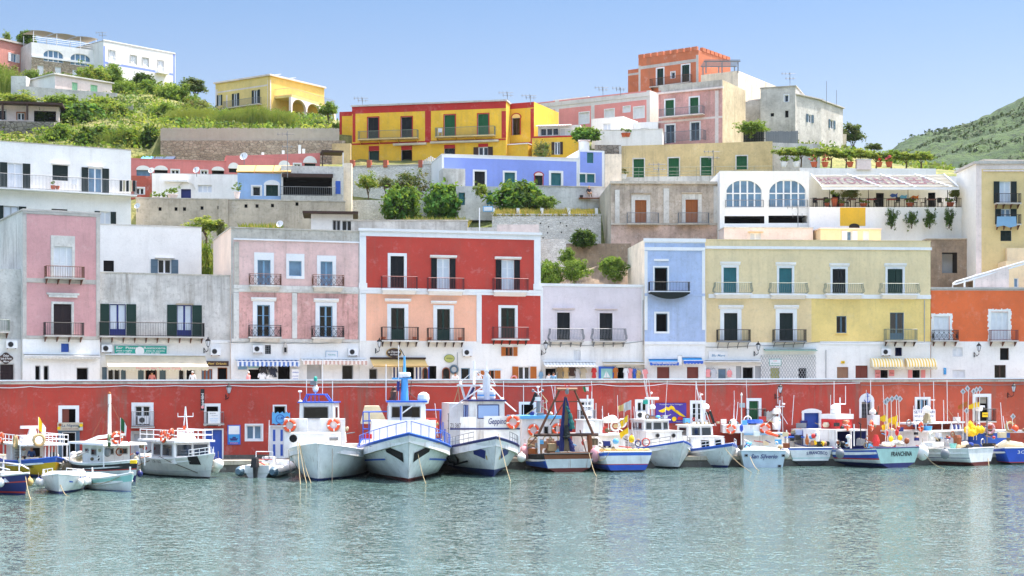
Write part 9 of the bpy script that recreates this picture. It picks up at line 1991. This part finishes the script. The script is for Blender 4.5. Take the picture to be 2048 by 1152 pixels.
# ================================================================ people
def person(P,rz,label,shirt,trous,hair='hair',pose='stand',skin='skin',bald=False,skirt=False):
 J={'pel':(0,0,.95),'sp':(0,.01,1.15),'ch':(0,0,1.35),'nk':(0,.01,1.48),'hd':(0,-.02,1.56),'ht':(0,-.02,1.70),
       'sl':(-.19,0,1.42),'sr':(.19,0,1.42),'el':(-.26,.02,1.14),'er':(.26,.02,1.14),'wl':(-.27,-.06,.90),'wr':(.27,-.06,.90),'hl':(-.27,-.09,.82),'hr':(.27,-.09,.82),
       'ql':(-.1,0,.92),'qr':(.1,0,.92),'kl':(-.11,-.02,.50),'kr':(.11,-.02,.50),'al':(-.11,.03,.09),'ar':(.11,.03,.09),'tl':(-.12,-.14,.03),'tr':(.12,-.14,.03)}
 if pose=='lean': J.update(el=(-.28,-.2,1.12),er=(.28,-.2,1.12),wl=(-.12,-.42,1.12),wr=(.12,-.42,1.12),hl=(-.05,-.47,1.13),hr=(.05,-.47,1.13),ch=(0,-.12,1.33),nk=(0,-.16,1.45),hd=(0,-.2,1.53),ht=(0,-.22,1.66),sl=(-.19,-.1,1.38),sr=(.19,-.1,1.38))
 if pose=='sit':
  for k in J: J[k]=(J[k][0],J[k][1],J[k][2]-.47)
  J.update(kl=(-.14,-.44,.50),kr=(.14,-.44,.50),al=(-.14,-.42,.09),ar=(.14,-.42,.09),tl=(-.14,-.58,.03),tr=(.14,-.58,.03),wl=(-.16,-.28,.55),wr=(.16,-.28,.55),hl=(-.15,-.36,.55),hr=(.15,-.36,.55))
 if pose=='reach': J.update(el=(-.4,-.15,1.3),wl=(-.62,-.3,1.25),hl=(-.70,-.34,1.24),ch=(-.08,-.1,1.33),nk=(-.1,-.12,1.46),hd=(-.12,-.15,1.54),ht=(-.13,-.16,1.67),sl=(-.26,-.1,1.4),sr=(.1,-.08,1.41))
 Rr={'pel':.145,'sp':.135,'ch':.155,'nk':.055,'hd':.085,'ht':.075,'sl':.07,'sr':.07,'el':.045,'er':.045,'wl':.03,'wr':.03,'hl':.036,'hr':.036,'ql':.095,'qr':.095,'kl':.062,'kr':.062,'al':.042,'ar':.042,'tl':.035,'tr':.035}
 E=[('pel','sp'),('sp','ch'),('ch','nk'),('nk','hd'),('hd','ht'),('ch','sl'),('ch','sr'),('sl','el'),('sr','er'),('el','wl'),('er','wr'),('wl','hl'),('wr','hr'),('pel','ql'),('pel','qr'),('ql','kl'),('qr','kr'),('kl','al'),('kr','ar'),('al','tl'),('ar','tr')]
 names=list(J); V=[Vector(J[n]) for n in names]; rad=[Rr[n] for n in names]; ed=[(names.index(a),names.index(c)) for a,c in E]
 for s in ('l','r'):   # five fingers on each hand
  h=Vector(J['h'+s]); d=(h-Vector(J['w'+s])).normalized(); sx=d.cross(Vector((0,0,1)));  sx=sx.normalized() if sx.length>.1 else Vector((0,1,0))
  for i in range(5):
   off=(i-1.5)*.017 if i<4 else .045; L=(.06,.07,.066,.052,.045)[i]; b0=h+sx*off+d*(.02 if i<4 else -.03); b1=b0+d*L*.6+sx*(.0 if i<4 else .02); b2=b1+d*L*.5-Vector((0,0,.012))
   k=len(V); V+= [b0,b1,b2]; rad+=[.011,.0095,.008]; ed+=[(names.index('h'+s),k),(k,k+1),(k+1,k+2)]; names+=['f','f','f']
 me=bpy.data.meshes.new('body'); me.from_pydata([tuple(v) for v in V],ed,[]); ob=bpy.data.objects.new('body',me); COL.objects.link(ob); md=ob.modifiers.new('s','SKIN'); md.use_smooth_shade=True
 for i,sv in enumerate(me.skin_vertices[0].data): sv.radius=(rad[i],rad[i]*(.78 if names[i] in('ch','sp','pel') else 1)); sv.use_root=(i==0)
 ob.modifiers.new('d','SUBSURF').levels=1; dg=bpy.context.evaluated_depsgraph_get(); m2=bpy.data.meshes.new_from_object(ob.evaluated_get(dg)); bpy.data.objects.remove(ob)
 mats=[shirt,trous,skin,'black_rub']; m2.materials.clear()
 for m in mats: m2.materials.append(M(m))
 cls={'pel':1,'sp':0,'ch':0,'sl':0,'sr':0,'el':0,'er':0,'nk':2,'hd':2,'ht':2,'wl':2,'wr':2,'hl':2,'hr':2,'ql':1,'qr':1,'kl':1,'kr':1,'al':3 ,'ar':3,'tl':3,'tr':3,'f':2}
 for p in m2.polygons: c=p.center; i=min(range(len(V)),key=lambda k:(V[k]-c).length_squared); p.material_index=cls[names[i]]
 t=thing('person',label,'person',P,rz); o=bpy.data.objects.new('body',m2); COL.objects.link(o); o.parent=t
 h=Vector(J['hd'])*.35+Vector(J['ht'])*.65
 if not bald: q=MB(); q.lathe(h+Vector((0,.018,.02)),[(.02,-.07),(.095,-.05),(.105,.0),(.095,.05),(.05,.09),(.01,.10)],hair,12); q.build('hair',t,smooth=True)
 q=MB(); f0=h+Vector((0,-.085,-.02)); q.ball(f0+Vector((0,-.012,-.01)),.016,skin,6,1.4)
 for x in (-.03,.03): q.ball(f0+Vector((x,.0,.02)),.010,'black_rub',6)
 q.box(f0.x-.022,f0.x+.022,f0.y-.006,f0.y+.01,f0.z-.05,f0.z-.043,'maroon')
 for x in (-.088,.088): q.ball(f0+Vector((x,.08,.0)),.02,skin,6,1.5)
 q.build('face',t)
 if skirt: q=MB(); q.lathe((0,0,.45),[(.26,0),(.2,.3),(.15,.55)],trous,12); q.build('skirt',t)
 return t
ZP=5.855
def stand(u,fac,d,label,*a,**k):
 p=fac.P(u,760,d); p.z=ZP; return person(p,k.pop('rz',0),label,*a,**k)
stand(385,fG,1.9,'white haired person in a white shirt beside the big white awning','cl_white','cl_khaki','hair_w')
stand(304,fG,.25,'person in a pale top standing in the doorway under the big awning','cl_pink','cl_dark')
stand(497,fB,1.6,'person in pink passing the souvenir shop','cl_pink','cl_white','hair_w',rz=1.2)
stand(910,fR,2.6,'man in a white shirt leaning on the harbour wall','cl_white','cl_dark','hair',pose='lean',rz=.2)
stand(957,fR,1.2,'dark haired person in white near the left orange shutters','cl_white','cl_dark','hair')
stand(1098,fV,1.0,'person in white browsing the lilac house stall','cl_white','cl_blue','hair',rz=2.6)
stand(1107,fV,1.3,'person in pale blue beside the lilac house doorway','lightblue','cl_dark','hair')
def bp(B,u,v,x): y,z=B.loc(u,v,x); return B.world(x,y,.75)
person(bp(tb,48,930,-1.0),-.6,'man in a white shirt sitting on the yellow tour boat','cl_white','cl_dark','hair_w',pose='sit')
person(bp(tb,63,930,-.2),.5,'balding man in a blue shirt sitting on the yellow tour boat','cl_blue','cl_dark',pose='sit',bald=True)
p=Fac(930,167,1212,169).P(1178,397,.3);
mb=MB(); mb.box(-1.1,1.1,-.25,.25,0,.08,'wood2'); tag(mb.build('plank',loc=p+Vector((0,0,-.01))),'short wooden plank against the terrace wall beneath the workman','plank')
person(p+Vector((0,0,.075)),.3,'workman with a cap sitting before the terrace wall under the blue house','cl_dark','cl_khaki','canvas_beige',pose='sit')
mb=MB(); mb.lathe((0,0,0),[(.15,0),(.19,.32),(.17,.32),(.13,.04)],'black_rub',12); tag(mb.build('bucket',loc=Fac(930,167,1212,169).P(1163,396.5,.3)),'black bucket beside the workman','bucket')
def haze():
 mb=MB(); mb.box(-420,420,-60,760,-1.5,150,'haze'); m=MATS['haze']; nt=m.node_tree; nt.nodes.remove(nt.nodes['Principled BSDF'])
 v=N(nt,'ShaderNodeVolumePrincipled'); v.inputs['Density'].default_value=.00004; v.inputs['Color'].default_value=(.86,.92,1,1); v.inputs['Anisotropy'].default_value=.2; nt.links.new(v.outputs[0],nt.nodes['Material Output'].inputs['Volume'])
 tag(mb.build('haze'),'thin summer haze over the harbour','haze',kind='stuff')
newmat('haze'); haze()
